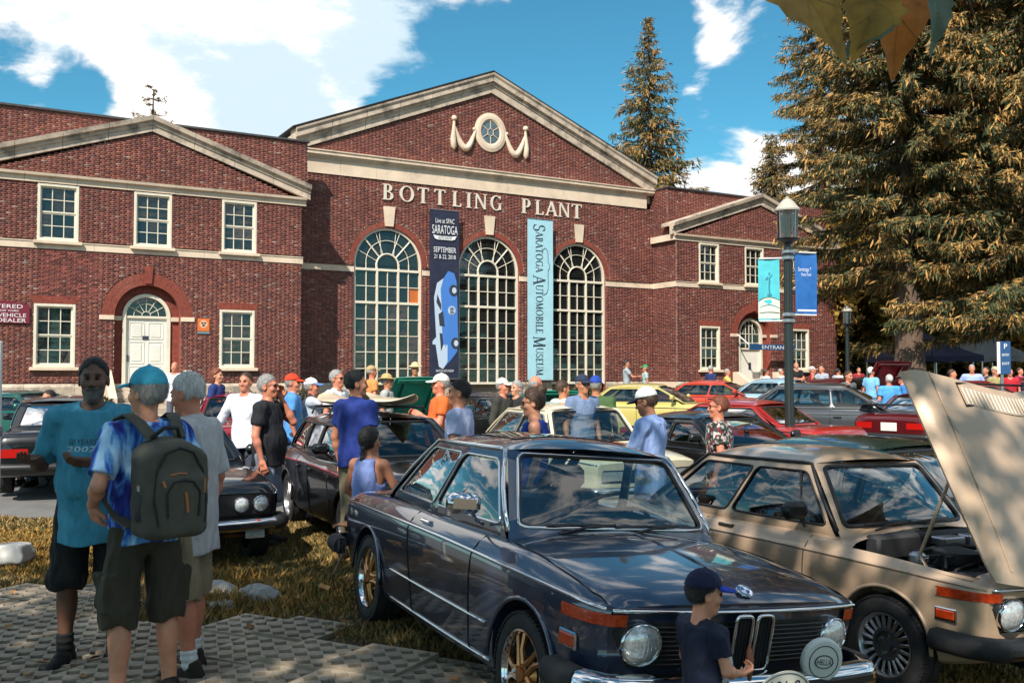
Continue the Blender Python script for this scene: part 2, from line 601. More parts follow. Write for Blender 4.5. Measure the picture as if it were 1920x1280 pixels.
def wall(name, x0, x1, z0, z1, opens, y, zlim=None, frame=None, singles=0, sel=None):
    B, Mo = bricks(x0, x1, z0, z1, opens, zlim)
    O, U, Nn = frame if frame else (Vector((0, y, 0)), Vector((1, 0, 0)), Vector((0, -1, 0)))
    O = np.array(O); U = np.array(U); Nn = np.array(Nn); Z = np.array((0, 0, 1.))
    mb = MB()
    for a, b, za, zb in Mo:
        mb.add([O + U * a + Z * za, O + U * b + Z * za, O + U * b + Z * zb, O + U * a + Z * zb], [(0, 1, 2, 3)])
    w = mb.build('wall', M_MORTAR, BLD)
    B = np.array(B)
    if singles:
        pick = np.where(sel(B))[0][:singles]
        pm = {}
        for i in pick:
            xa, xb, za, zb, hd = B[i]
            wd = round(xb - xa, 2)
            if wd not in pm:
                m2 = MB(); m2.box((0, -.004, 0), (wd, .014, .0565), bev=.003)
                pm[wd] = m2.mesh('brick', M_BRICK1)
            link('brick', pm[wd], BLD, (float((xa + xb) / 2), float(y - .004 + rng.uniform(-.002, .001)), float((za + zb) / 2)))
        keep = np.ones(len(B), bool); keep[pick] = False
        B = B[keep]
    n = len(B)
    d = .010 + nr.uniform(-.003, .003, n)
    A = np.zeros((n, 8, 3))
    for j, (s_, t_) in enumerate(((0, 2), (1, 2), (1, 3), (0, 3))):
        base = O + U * B[:, s_][:, None] + Z * B[:, t_][:, None]
        A[:, j] = base
        A[:, j + 4] = base + Nn * d[:, None]
    quads = [(4, 5, 6, 7), (0, 1, 5, 4), (1, 2, 6, 5), (2, 3, 7, 6), (3, 0, 4, 7)]
    idx = (np.arange(n)[:, None, None] * 8 + np.array(quads)[None]).reshape(-1, 4)
    me = bpy.data.meshes.new('brickwork')
    me.vertices.add(n * 8); me.vertices.foreach_set('co', A.astype(np.float32).ravel())
    nf = len(idx)
    me.loops.add(nf * 4); me.loops.foreach_set('vertex_index', idx.astype(np.int32).ravel())
    me.polygons.add(nf); me.polygons.foreach_set('loop_start', np.arange(0, nf * 4, 4, dtype=np.int32))
    me.update(calc_edges=True)
    me.materials.append(M_BRICK)
    c = PAL[nr.choice(len(PAL), n, p=PW / PW.sum())] * nr.uniform(.8, 1.2, (n, 1))
    c[B[:, 4] > .5] *= nr.choice([.7, 1.0, 1.35], (int((B[:, 4] > .5).sum()), 1))
    lt = nr.rand(n) < .035
    c[lt] = c[lt] * .6 + np.array((.30, .24, .20)) * .5
    cc = np.ones((n, 8, 4), np.float32); cc[:, :, :3] = c[:, None]
    at = me.attributes.new('col', 'FLOAT_COLOR', 'POINT'); at.data.foreach_set('color', cc.ravel())
    o = link('brickwork', me, BLD)
    o['kind'] = 'stuff'
    return w


def o_rect(a, b, z0, z1): return lambda z: (a, b) if z0 < z < z1 else None


def o_arch(cx, r, zb, zs):
    def f(z):
        if z < zb or z > zs + r: return None
        if z < zs: return (cx - r, cx + r)
        h = sqrt(max(0, r * r - (z - zs) ** 2))
        return (cx - h, cx + h)
    return f


def o_arch2(cx, r, zb, zs, ri):
    """opening of half width r up to the springing, wider ring r+ri above it"""
    def f(z):
        if z < zb or z > zs + r + ri: return None
        if z < zs: return (cx - r, cx + r)
        h = sqrt(max(0, (r + ri) ** 2 - (z - zs) ** 2))
        return (cx - h, cx + h)
    return f


def ring_bricks(cx, zs, r0, r1, y, n, name='arch_bricks', a0=0, a1=pi, gap=.06, m=None):
    mb = MB()
    for i in range(n):
        a = a0 + (a1 - a0) * (i + gap) / n; b = a0 + (a1 - a0) * (i + 1 - gap) / n
        pl = [(cx + r0 * cos(a), zs + r0 * sin(a)), (cx + r1 * cos(a), zs + r1 * sin(a)), (cx + r1 * cos(b), zs + r1 * sin(b)), (cx + r0 * cos(b), zs + r0 * sin(b))]
        dd = rng.uniform(.008, .013)
        mb.prism(pl, lambda u, v, d: (u, y - d, v), dd, -.02)
    # mortar bed
    for i in range(24):
        a = a0 + (a1 - a0) * i / 24; b = a0 + (a1 - a0) * (i + 1) / 24
        mb.add([(cx + q * cos(t), y - .001, zs + q * sin(t)) for q, t in ((r0, a), (r1, a), (r1, b), (r0, b))], [(0, 1, 2, 3)], 1)
    o = mb.build(name, [m or M_BRICKR, M_MORTAR], BLD)
    o['kind'] = 'stuff'
    return o


PANES = {}


def pane(w, h, parent, loc, m=None):
    k = (round(w, 3), round(h, 3), m.name if m else '')
    if k not in PANES:
        q = MB(); q.box((0, 0, 0), (w, .006, h)); PANES[k] = q.mesh('pane', m or M_PANE)
    o = link('pane', PANES[k], parent, loc)
    o.rotation_euler = (rng.uniform(-.02, .012), 0, rng.uniform(-.016, .016))
    return o


def sash_window(cx, z0, w, h, y, cols=3, rows=4):
    mb = MB()
    fy = y + .05
    x0, x1, z1 = cx - w / 2, cx + w / 2, z0 + h
    ft = .085
    for xx in (x0 + ft / 2, x1 - ft / 2): mb.box((xx, fy, (z0 + z1) / 2), (ft, .16, h), bev=.008)
    mb.box((cx, fy, z1 - ft / 2), (w - 2 * ft, .16, ft), bev=.008)
    mb.box((cx, fy, z0 + ft / 2), (w - 2 * ft, .16, ft), bev=.008)
    ix0, ix1, iz0, iz1 = x0 + ft, x1 - ft, z0 + ft, z1 - ft
    sy = y + .085
    st = .045
    mid = (iz0 + iz1) / 2
    for a, b, yy in ((iz0, mid, sy + .012), (mid, iz1, sy - .012)):
        mb.box((cx, yy, a + st / 2), (ix1 - ix0, .04, st)); mb.box((cx, yy, b - st / 2), (ix1 - ix0 - .001, .04, st))
        for xx in (ix0 + st / 2, ix1 - st / 2): mb.box((xx, yy, (a + b) / 2), (st, .039, b - a - 2 * st))
        for c in range(1, cols): mb.box((ix0 + (ix1 - ix0) * c / cols, yy, (a + b) / 2), (.026, .034, b - a - 2 * st))
        for r in range(1, rows // 2): mb.box((cx, yy, a + (b - a) * r / (rows // 2)), (ix1 - ix0 - 2 * st, .0335, .026))
    # stone sill
    mb.box((cx, y - .02, z0 - .055), (w + .22, .26, .11), 1, bev=.012)
    o = mb.build('window', [M_FRAME, M_STONE], BLD)
    pw = (ix1 - ix0) / cols; ph = (iz1 - iz0) / rows
    for c in range(cols):
        for r in range(rows):
            pane(pw - .01, ph - .01, o, (ix0 + pw * (c + .5), sy + .03, iz0 + ph * (r + .5)))
    return o


def reveal(pts, y0, y1, m, name='reveal', closed=False):
    mb = MB()
    mb.grid([[(u, y0, v), (u, y1, v)] for u, v in pts], 0, cu=closed, flip=True)
    return mb


def archpts(cx, r, zb, zs, n=28):
    return [(cx + r, zb)] + [(cx + r * cos(pi * i / n), zs + r * sin(pi * i / n)) for i in range(n + 1)] + [(cx - r, zb)]


def molding(prof, x0, x1, y, mats, name, parent=BLD, m=0):
    """prof: (projection from wall, z) closed polygon, run along the wall"""
    mb = MB()
    mb.sweep(prof, [((x, y, 0), (0, -1, 0), (0, 0, 1)) for x in (x0, x1)])
    return mb.build(name, mats, parent)


def blocks(prof, x0, x1, y, m, name, step=1.25):
    """moulded stones laid end to end, each a separate stone with a joint"""
    n = max(1, int(round((x1 - x0) / step)))
    for i in range(n):
        a = x0 + (x1 - x0) * i / n + .004; b = x0 + (x1 - x0) * (i + 1) / n - .004
        mb = MB()
        dz = rng.uniform(-.004, .004)
        mb.sweep([(p + dz, z) for p, z in prof], [((x, y, 0), (0, -1, 0), (0, 0, 1)) for x in (a, b)])
        mb.build(name, m, BLD)


def raking(xa, za, xb, zb, prof, y, m, name, step=1.6):
    """prof: (projection, height above the slope line) moved along the slope, stone by stone; vertical cut ends"""
    n = max(1, int(round(math.hypot(xb - xa, zb - za) / step)))
    for i in range(n):
        t0 = i / n + .0012; t1 = (i + 1) / n - .0012
        mb = MB()
        j = rng.uniform(-.006, .006)
        mb.sweep([(p + (j if p > 0 else 0), q) for p, q in prof], [((xa + (xb - xa) * t, y, za + (zb - za) * t), (0, -1, 0), (0, 0, 1)) for t in (t0, t1)])
        mb.build(name, m, BLD)


def door_surround(cx, y, leaf_top, r_in, zs, r_out, fan):
    # recess in the wall, brick rings, impost bands, door
    rc = .30
    mb = reveal(archpts(cx, r_out, 1.0, zs), y, y + rc, M_BRICKR)
    # recess back wall round the door
    po = archpts(cx, r_out, 1.0, zs); pi_ = archpts(cx, r_in, 1.0, zs)
    mb.grid([[(a[0], y + rc, a[1]), (b[0], y + rc, b[1])] for a, b in zip(po, pi_)], 0)
    mb.build('door_recess', M_BRICKR, BLD)
    ring_bricks(cx, zs, r_out, r_out + .20, y, 46)
    ring_bricks(cx, zs, r_out + .205, r_out + .405, y, 52)
    ring_bricks(cx, zs, r_in + .12, r_out - .02, y + rc, 34)
    mb = MB()
    mb.prism([(cx - .10, zs + r_out + .05), (cx + .10, zs + r_out + .05), (cx + .14, zs + r_out + .62), (cx - .14, zs + r_out + .62)], lambda u, v, d: (u, y - d, v), .07, -.02)
    mb.build('keystone', M_BRICKR, BLD)
    for s in (-1, 1):
        mb = MB()
        mb.box((cx + s * (r_out + .02 + .22), y + .02, zs - .075), (.46, .14, .15), bev=.01)
        mb.build('impost_band', M_STONE, BLD)
        mb = MB()
        mb.box((cx + s * (r_in + .09 + (r_out - r_in - .09) / 2), y + rc - .03, zs - .075), (r_out - r_in - .09, .10, .148), bev=.01)
        mb.build('impost_band', M_STONE, BLD)
    # frame of the doorway
    fr = MB()
    P0 = archpts(cx, r_in + .07, 1.3, zs); P1 = archpts(cx, r_in - .045, 1.3, zs)
    ya, yb = y + rc - .07, y + rc + .08
    fr.grid([[(a[0], ya, a[1]), (b[0], ya, b[1])] for a, b in zip(P0, P1)], 0)
    fr.grid([[(b[0], ya, b[1]), (b[0], yb, b[1])] for b in P1], 0)
    fr.grid([[(b[0], yb, b[1]), (b[0], ya, b[1])] for b in P0], 0)
    fr.box((cx, y + rc + .02, leaf_top + .04), (2 * r_in - .09, .11, .08), bev=.008)
    fr.build('door_frame', M_FRAME, BLD)
    return y + rc + .03


# ------------------------------------------------------------------ wings
def wing(t0, wins, lows, dcx, leaf_top, right):
    w = 10.45
    t1 = t0 + w; tc = t0 + w / 2
    rin, rout, zs = .70, 1.05, 3.86
    op = [o_rect(c - .61, c + .61, 6.2, 8.02) for c in wins] + [o_rect(c - .61, c + .61, 2.14, 4.17) for c in lows]
    op += [o_arch2(dcx, rout, 1.0, zs, .41), o_rect(t0 - 1, t1 + 1, 5.935, 6.195), o_rect(dcx - 1.52, dcx + 1.52, zs - .15, zs)]
    sel = (lambda B: (B[:, 0] < 3.9) & (B[:, 2] > 4.3) & (B[:, 2] < 5.9) & (B[:, 0] > 2.05) & (B[:, 4] < .5)) if not right else None
    wall('brick_wall', t0, t1, 1.6, 8.06, op, 0, singles=0 if right else 300, sel=sel)
    # gable
    sl = (10.12 - 8.36) / (w / 2 - .35)
    wall('gable_wall', t0, t1, 8.36, 10.12, [], 0, zlim=lambda z: (tc - (10.12 - z) / sl, tc + (10.12 - z) / sl))
    for c in wins: sash_window(c, 6.2, 1.22, 1.84, 0)
    for c in lows:
        sash_window(c, 2.14, 1.22, 2.03, 0)
        mb = MB()   # flat brick arch over the window
        for i in range(20):
            a = -.72 + 1.44 * i / 20 + .004; b = -.72 + 1.44 * (i + 1) / 20 - .004
            mb.prism([(c + a * .86, 4.175), (c + b * .86, 4.175), (c + b * 1.06, 4.42), (c + a * 1.06, 4.42)], lambda u, v, d: (u, -d, v), rng.uniform(.014, .019), -.01)
        o = mb.build('flat_arch', M_BRICKR, BLD); o['kind'] = 'stuff'
    # belt course and entablature in separate stones
    blocks([(-.1, 5.94), (.035, 5.94), (.035, 6.15), (.06, 6.16), (.06, 6.19), (-.1, 6.19)], t0 - .05, t1 + .05, 0, M_STONE, 'belt_stone', 1.75)
    blocks([(-.1, 8.065), (.05, 8.065), (.05, 8.24), (.16, 8.27), (.18, 8.355), (-.1, 8.355)], t0 - .15, t1 + .15, 0, M_STONE, 'cornice_stone', 1.45)
    ra = [(-.1, 0), (.08, 0), (.08, .20), (.13, .23), (.13, .33), (.24, .37), (.27, .52), (-.7, .56), (-.7, .4), (-.1, .4)]
    raking(t0 - .30, 8.30, tc, 10.13, ra, 0, M_STONEW, 'raking_stone')
    raking(tc, 10.13, t1 + .30, 8.30, ra, 0, M_STONEW, 'raking_stone')
    # plinth
    blocks([(-.1, .4), (.09, .4), (.09, 1.5), (.03, 1.6), (-.1, 1.6)], t0 - .02, dcx - .76, 0, M_STONEW, 'plinth_stone', 1.6)
    blocks([(-.1, .4), (.09, .4), (.09, 1.5), (.03, 1.6), (-.1, 1.6)], dcx + .76, t1 + .02, 0, M_STONEW, 'plinth_stone', 1.6)
    # door
    yl = door_surround(dcx, 0, leaf_top, rin, zs, rout, True)
    mb = MB()
    dw = 2 * rin - .10
    z0 = 1.48
    mb.box((dcx, yl + .03, (z0 + leaf_top) / 2), (dw, .05, leaf_top - z0))
    hh = leaf_top - z0
    if not right:
        rows_ = ((.05, .30), (.345, .66), (.705, .94))
        for s in (-1, 1):
            for a, b in rows_:
                for q, zz, dx, dz in ((0, z0 + hh * a, 1, 0), (0, z0 + hh * b, 1, 0)):
                    mb.box((dcx + s * dw * .235, yl, zz), (dw * .36, .022, .03))
                for e in (-1, 1):
                    mb.box((dcx + s * dw * .235 + e * dw * .18, yl, z0 + hh * (a + b) / 2), (.03, .0215, hh * (b - a) - .03))
                mb.box((dcx + s * dw * .235, yl, z0 + hh * (a + b) / 2), (dw * .25, .025, hh * (b - a) * .8), bev=.01)
        mb.box((dcx - .02, yl - .012, z0 + hh * .72), (.2, .02, .12), 1)
        mb.box((dcx - dw * .44, yl - .02, z0 + hh * .42), (.035, .05, .22), 1, bev=.01)
    else:
        mb.box((dcx + .02, yl, z0 + hh * .52), (.16, .02, .34), 1)
        for e in (-1, 1): mb.box((dcx + e * dw * .46, yl, z0 + hh * .5), (.05, .02, hh * .9))
    mb.build('door', [M_DOOR, M_PRINTD], BLD)
    # light over the door
    mb = MB()
    zt = leaf_top + .08
    if not right:
        for a in (30, 60, 90, 120, 150):
            mb.tube([(dcx + .14 * cos(rad(a)), yl + .02, zs + .04 + .14 * sin(rad(a))), (dcx + .64 * cos(rad(a)), yl + .02, zs + .04 + .62 * sin(rad(a)))], .011, 5)
        for rr in (.14, .40):
            mb.tube([(dcx + rr * cos(pi * i / 14), yl + .019, zs + .04 + rr * sin(pi * i / 14)) for i in range(15)], .012, 5)
    else:
        for xx in (-.22, 0, .22): mb.box((dcx + xx, yl + .02, (zt + zs + .45) / 2 + .1), (.03, .03, zs + .45 - zt + .15))
        for zz in (zt + .25, zs + .02): mb.box((dcx, yl + .021, zz), (1.26, .028, .03))
        mb.tube([(dcx + .40 * cos(pi * i / 14), yl + .019, zs + .02 + .42 * sin(pi * i / 14)) for i in range(15)], .013, 5)
    o = mb.build('fanlight', M_FRAME, BLD)
    mb = MB()
    pp = archpts(dcx, rin - .03, zt - .02, zs)
    mb.prism(pp, lambda u, v, d: (u, yl + .045 + d, v), 0, .006)
    mb.build('pane', M_PANE, o)
    # steps
    for i in range(5):
        mb = MB(); mb.box((dcx, -.15 - .3 * i + (0 if i else .12), 1.40 - .16 * i - .4), (2.3, .30 if i else .55, .96), bev=.015)
        mb.build('stair_step', M_STONEW, BLD)
    for s in (-1, 1):
        mb = MB()
        mb.prism([(-.02, .4), (-.02, 2.05), (-.25, 2.05), (-1.75, 1.15), (-1.75, .4)], lambda u, v, d: (dcx + s * 1.28 + d, u, v), -.12, .12)
        mb.build('stair_cheek', M_STONE, BLD)
    # parapet block behind the gable
    return tc


wing(.35, (2.73, 5.64, 8.54), (2.68, 8.5), 5.52, 3.80, False)
wing(28.33, (30.29, 33.15, 36.05), (30.32, 36.18), 33.1, 3.12, True)
# left face of the right wing
wall('return_wall', 0, 1.72, 1.6, 8.06, [o_rect(-1, 3, 5.935, 6.195)], 0, frame=(Vector((28.33, 1.72, 0)), Vector((0, -1, 0)), Vector((-1, 0, 0))))
mb = MB(); mb.box((28.33, .84, 6.065), (.10, 1.70, .25)); mb.box((28.28, .84, 8.21), (.2, 1.68, .29)); mb.box((28.32, .84, 1.0), (.16, 1.7, 1.2))
mb.build('return_band', M_STONE, BLD)
# parapets
for a, b in ((-4.0, 11.2), (28.34, 38.78)):
    wall('parapet_wall', a, b, 8.0, 10.55, [], .62)
    mb = MB()
    mb.box(((a + b) / 2, .72, 10.60), (b - a + .12, .36, .08), bev=.01)
    mb.build('parapet_coping', M_SLATE, BLD)
wall('parapet_return', 0, 2.6, 8.0, 10.55, [], 0, frame=(Vector((28.335, 3.2, 0)), Vector((0, -1, 0)), Vector((-1, 0, 0))))
mb = MB(); mb.box((28.345, 2.0, 10.60), (.1, 2.4, .078)); mb.build('parapet_coping', M_SLATE, BLD)
mb = MB()
mb.box((5.5, 6, 5.0), (10.4, 10.6, 9.9)); mb.build('building_core', M_MORTAR, BLD)
mb = MB(); mb.box((33.55, 6, 5.0), (10.2, 10.6, 9.9))
mb.build('building_core', M_MORTAR, BLD)
mb = MB()
mb.add([(38.78, 0, .4), (38.78, 12, .4), (38.78, 12, 8.1), (38.78, 0, 8.1)], [(0, 1, 2, 3)])
mb.build('side_wall', M_BRICKR, BLD)

# ------------------------------------------------------------------ centre block
CY = 1.7
ARCH = (14.93, 19.53, 24.12)
AR, AZ = 1.47, 6.34
op = [o_arch2(c, AR, 1.0, AZ, .24) for c in ARCH]
op += [o_rect(0, ARCH[0] - AR, 5.955, 6.2), o_rect(ARCH[0] + AR, ARCH[1] - AR, 5.955, 6.2), o_rect(ARCH[1] + AR, ARCH[2] - AR, 5.955, 6.2), o_rect(ARCH[2] + AR, 40, 5.955, 6.2)]
wall('centre_wall', 10.85, 28.33, 1.6, 9.71, op, CY)
psl = .413
wall('pediment_wall', 11, 28, 10.62, 13.96, [], CY, zlim=lambda z: (19.6 - (13.96 - z) / psl, 19.6 + (13.96 - z) / psl))
for a, b in ((10.87, ARCH[0] - AR), (ARCH[0] + AR, ARCH[1] - AR), (ARCH[1] + AR, ARCH[2] - AR), (ARCH[2] + AR, 28.30)):
    blocks([(-.1, 5.96), (.035, 5.96), (.035, 6.16), (.055, 6.195), (-.1, 6.195)], a + .005, b - .005, CY, M_STONE, 'belt_stone', 1.5)
for a, b in ((10.87, ARCH[0] - AR), (ARCH[0] + AR, ARCH[1] - AR), (ARCH[1] + AR, ARCH[2] - AR), (ARCH[2] + AR, 28.30)):
    blocks([(-.1, .4), (.08, .4), (.08, 1.5), (.03, 1.6), (-.1, 1.6)], a, b, CY, M_STONEW, 'plinth_stone', 1.5)
blocks([(-.1, 9.715), (.05, 9.715), (.05, 10.26), (.10, 10.30), (.10, 10.34), (-.1, 10.34)], 11.36, 27.95, CY, M_STONE, 'frieze_stone', 1.5)
blocks([(-.1, 10.345), (.14, 10.345), (.16, 10.40), (.24, 10.43), (.24, 10.52), (.28, 10.56), (.28, 10.60), (-.1, 10.64)], 11.0, 28.3, CY, M_STONE, 'cornice_stone', 1.4)
rp = [(-.1, 0), (.10, 0), (.10, .30), (.15, .33), (.15, .44), (.27, .47), (.27, .66), (.33, .74), (.34, .82), (-.5, .86), (-.5, .5), (-.1, .5)]
raking(11.02, 10.497, 19.6, 13.97, rp, CY, M_STONEW, 'raking_stone', 1.5)
raking(19.6, 13.97, 28.42, 10.40, rp, CY, M_STONEW, 'raking_stone', 1.5)
mb = MB()
for s in (-1, 1):
    mb.add([(19.6, CY - .25, 14.84), (19.6 + s * 8.68, CY - .25, 11.33), (19.6 + s * 8.68, CY + 18, 11.33), (19.6, CY + 18, 14.84),
            (19.6, CY - .28, 14.89), (19.6 + s * 8.72, CY - .28, 11.37), (19.6 + s * 8.72, CY + 18, 11.37), (19.6, CY + 18, 14.89)],
           [(0, 1, 2, 3), (4, 5, 6, 7), (0, 1, 5, 4), (1, 2, 6, 5)])
mb.build('roof', M_SLATE, BLD)
mb = MB()
mb.box((19.6, CY + 9, 5.5), (16.4, 17.0, 10.6)); mb.build('building_core', M_MORTAR, BLD)
mb = MB()
for xx, w_ in ((11.2, .5), (28.0, .5)):
    mb.box((xx, CY + 1.2, 10.55), (w_, 2.2, 1.1))
mb.build('eaves_block', M_STONEW, BLD)


def arched_window(cx):
    mb = MB()
    y = CY + .10
    zb = 1.50
    # brick reveal
    rv = reveal(archpts(cx, AR, 1.0, AZ), CY, CY + .22, M_BRICKR); rv.build('reveal', M_BRICKR, BLD)
    ring_bricks(cx, AZ, AR + .0, AR + .225, CY, 60)
    ring_bricks(cx, AZ, AR + .24, AR + .30, CY + .006, 36, m=M_STONEW)
    P0 = archpts(cx, AR - .005, zb, AZ); P1 = archpts(cx, AR - .10, zb, AZ)
    for ya, yb in ((y - .03, y + .06),):
        mb.grid([[(a[0], ya, a[1]), (b[0], ya, b[1])] for a, b in zip(P0, P1)], 0)
        mb.grid([[(b[0], ya, b[1]), (b[0], yb, b[1])] for b in P1], 0)
    X0, X1 = cx - AR + .1, cx + AR - .1
    W_ = X1 - X0
    zt1, zt2 = 6.10, 4.78
    for z, h in ((zt1, .10), (zt2, .10), (zb + .05, .1)): mb.box((cx, y + .01, z), (W_, .10, h), bev=.008)
    for k in (1, 2): mb.box((X0 + W_ * k / 3, y + .011, (zt1 + zb) / 2), (.085, .098, zt1 - zb), bev=.008)
    for k in (1, 3, 5): mb.box((X0 + W_ * k / 6, y + .025, (zt1 + zb) / 2), (.032, .05, zt1 - zb))
    rows = [(zt1 + zt2) / 2] + [zt2 - (zt2 - zb) * i / 5 for i in range(1, 5)]
    for z in rows: mb.box((cx, y + .026, z), (W_, .048, .032))
    # fan
    r1 = W_ / 6 + .02; r2 = (r1 + AR - .1) / 2
    for rr, th in ((r1, .042), (r2, .016)):
        mb.tube([(cx + rr * cos(pi * i / 24), y + .02, zt1 + .04 + (AZ - zt1 + .0) * (1 if rr > r1 else .6) + rr * sin(pi * i / 24)) for i in range(25)], th, 6)
    for k in range(1, 8):
        a = pi * k / 8
        th = .036 if k in (2, 6) else .016
        if k == 4: continue
        mb.tube([(cx + r1 * cos(a), y + .02, zt1 + .16 + r1 * sin(a)), (cx + (AR - .09) * cos(a), y + .02, AZ + (AR - .09) * sin(a))], th, 6)
    mb.tube([(cx - .26, y + .02, zt1 + .16 + r1 * .83), (cx - .36, y + .02, AZ + AR - .16)], .015, 6)
    mb.tube([(cx + .26, y + .02, zt1 + .16 + r1 * .83), (cx + .36, y + .02, AZ + AR - .16)], .015, 6)
    for s in (-1, 1):
        for rr, th in ((r1, .042), (r2, .016)): mb.box((cx + s * rr, y + .02, (zt1 + AZ) / 2), (th * 2, .04, AZ - zt1 + .1))
    o = mb.build('arched_window', M_FRAME, BLD)
    zs_ = [zb + .1] + [zt2 - (zt2 - zb) * i / 5 for i in range(4, 0, -1)] + [zt2, (zt1 + zt2) / 2, zt1]
    for r in range(len(zs_) - 1):
        for c in range(6):
            special = cx == ARCH[0] and c == 5 and r == 5
            pane(W_ / 6 - .012, zs_[r + 1] - zs_[r] - .012, o, (X0 + W_ * (c + .5) / 6, y + .06, (zs_[r] + zs_[r + 1]) / 2), M_PANE2 if special else None)
    # fan panes: wedge pieces between the bars
    nsec = 8
    for lo, hi in ((.0, r1 - .02), (r1 + .02, r2 - .01), (r2 + .01, AR - .09)):
        for k in range(1 if lo == 0 else nsec):
            q = MB()
            a0, a1 = (0, pi) if lo == 0 else (pi * k / nsec, pi * (k + 1) / nsec)
            m_ = 12 if lo == 0 else 4
            ou = [(cx + hi * cos(a0 + (a1 - a0) * i / m_), AZ - .05 + hi * sin(a0 + (a1 - a0) * i / m_)) for i in range(m_ + 1)]
            inn = [(cx, AZ - .05)] if lo == 0 else [(cx + lo * cos(a1 + (a0 - a1) * i / m_), AZ - .05 + lo * sin(a1 + (a0 - a1) * i / m_)) for i in range(m_ + 1)]
            tl = rng.uniform(-.006, .006)
            q.prism(ou + inn, lambda u, v, d: (u, y + .062 + d + tl * (v - AZ), v), 0, .006)
            q.build('pane', M_PANE, o)
    q = MB(); q.box((cx, y + .10, (zt1 + AZ) / 2), (2 * AR - .2, .006, AZ - zt1 + .2)); q.build('pane', M_PANE, o)
    # keystone
    q = MB(); q.prism([(cx - .17, 7.86), (cx + .17, 7.86), (cx + .25, 8.66), (cx - .25, 8.66)], lambda u, v, d: (u, CY - d, v), .09, -.05)
    q.build('keystone', M_STONE, BLD)


for c in ARCH: arched_window(c)

# oculus with garlands
OX, OZ = 19.57, 12.26
mb = MB()
N_ = 40
for (r0, z0_, r1, z1_, ya, yb) in ((.98, 1.02, .80, .85, -.06, -.10), (.80, .85, .64, .70, -.10, -.10), (.64, .70, .56, .60, -.10, -.05)):
    mb.grid([[(OX + a * .78 * cos(2 * pi * i / N_), CY + ya, OZ + b * .82 * sin(2 * pi * i / N_)), (OX + c * .78 * cos(2 * pi * i / N_), CY + yb, OZ + d * .82 * sin(2 * pi * i / N_))] for i in range(N_) for (a, b, c, d) in ((r0, z0_, r1, z1_),)], 0, cu=True)
mb.grid([[(OX + .98 * .78 * cos(2 * pi * i / N_), CY + .0, OZ + 1.02 * .82 * sin(2 * pi * i / N_)), (OX + .98 * .78 * cos(2 * pi * i / N_), CY - .06, OZ + 1.02 * .82 * sin(2 * pi * i / N_))] for i in range(N_)], 0, cu=True)
for k in range(6):
    a = pi / 2 + k * pi / 3
    mb.tube([(OX + .15 * cos(a), CY - .05, OZ + .17 * sin(a)), (OX + .44 * cos(a), CY - .05, OZ + .50 * sin(a))], .018, 6)
mb.tube([(OX + .15 * cos(pi / 2 + k * pi / 3), CY - .05, OZ + .17 * sin(pi / 2 + k * pi / 3)) for k in range(6)], .018, 6, closed=True)
o = mb.build('oculus', M_STONE, BLD, smooth=40)
q = MB(); q.prism([(OX + .45 * cos(2 * pi * i / 30), OZ + .51 * sin(2 * pi * i / 30)) for i in range(30)], lambda u, v, d: (u, CY - .035 + d, v), 0, .01)
q.build('pane', mat('oculus_glass', (.10, .15, .18), .1, spec=.8, noise=(3, .3)), o)
for s in (-1, 1):
    mb = MB()
    pts = [(OX + s * (.72 + 1.02 * t), CY - .05, OZ + .02 - .92 * sin(pi * t) * (1 - .1 * t) + .06 * t) for t in np.linspace(0, 1, 17)]
    mb.tube(pts, [.05 + .095 * sin(pi * t) for t in np.linspace(0, 1, 17)], 8)
    e = OX + s * 1.74
    mb.tube([(e, CY - .05, OZ + .36), (e, CY - .05, OZ + .2), (e + s * .02, CY - .05, OZ - .1), (e + s * .04, CY - .05, OZ - .5), (e + s * .02, CY - .05, OZ - .82), (e, CY - .05, OZ - .95)], [.07, .06, .085, .13, .13, .02], 8)
    mb.lathe([(0, -.13), (.09, -.09), (.13, 0), (.09, .09), (0, .13)], 10, M=Matrix.Translation((e, CY - .06, OZ + .38)))
    mb.box((OX + s * .80, CY - .06, OZ + .04), (.12, .1, .14), bev=.03)
    mb.build('garland', M_STONE, BLD, smooth=50)


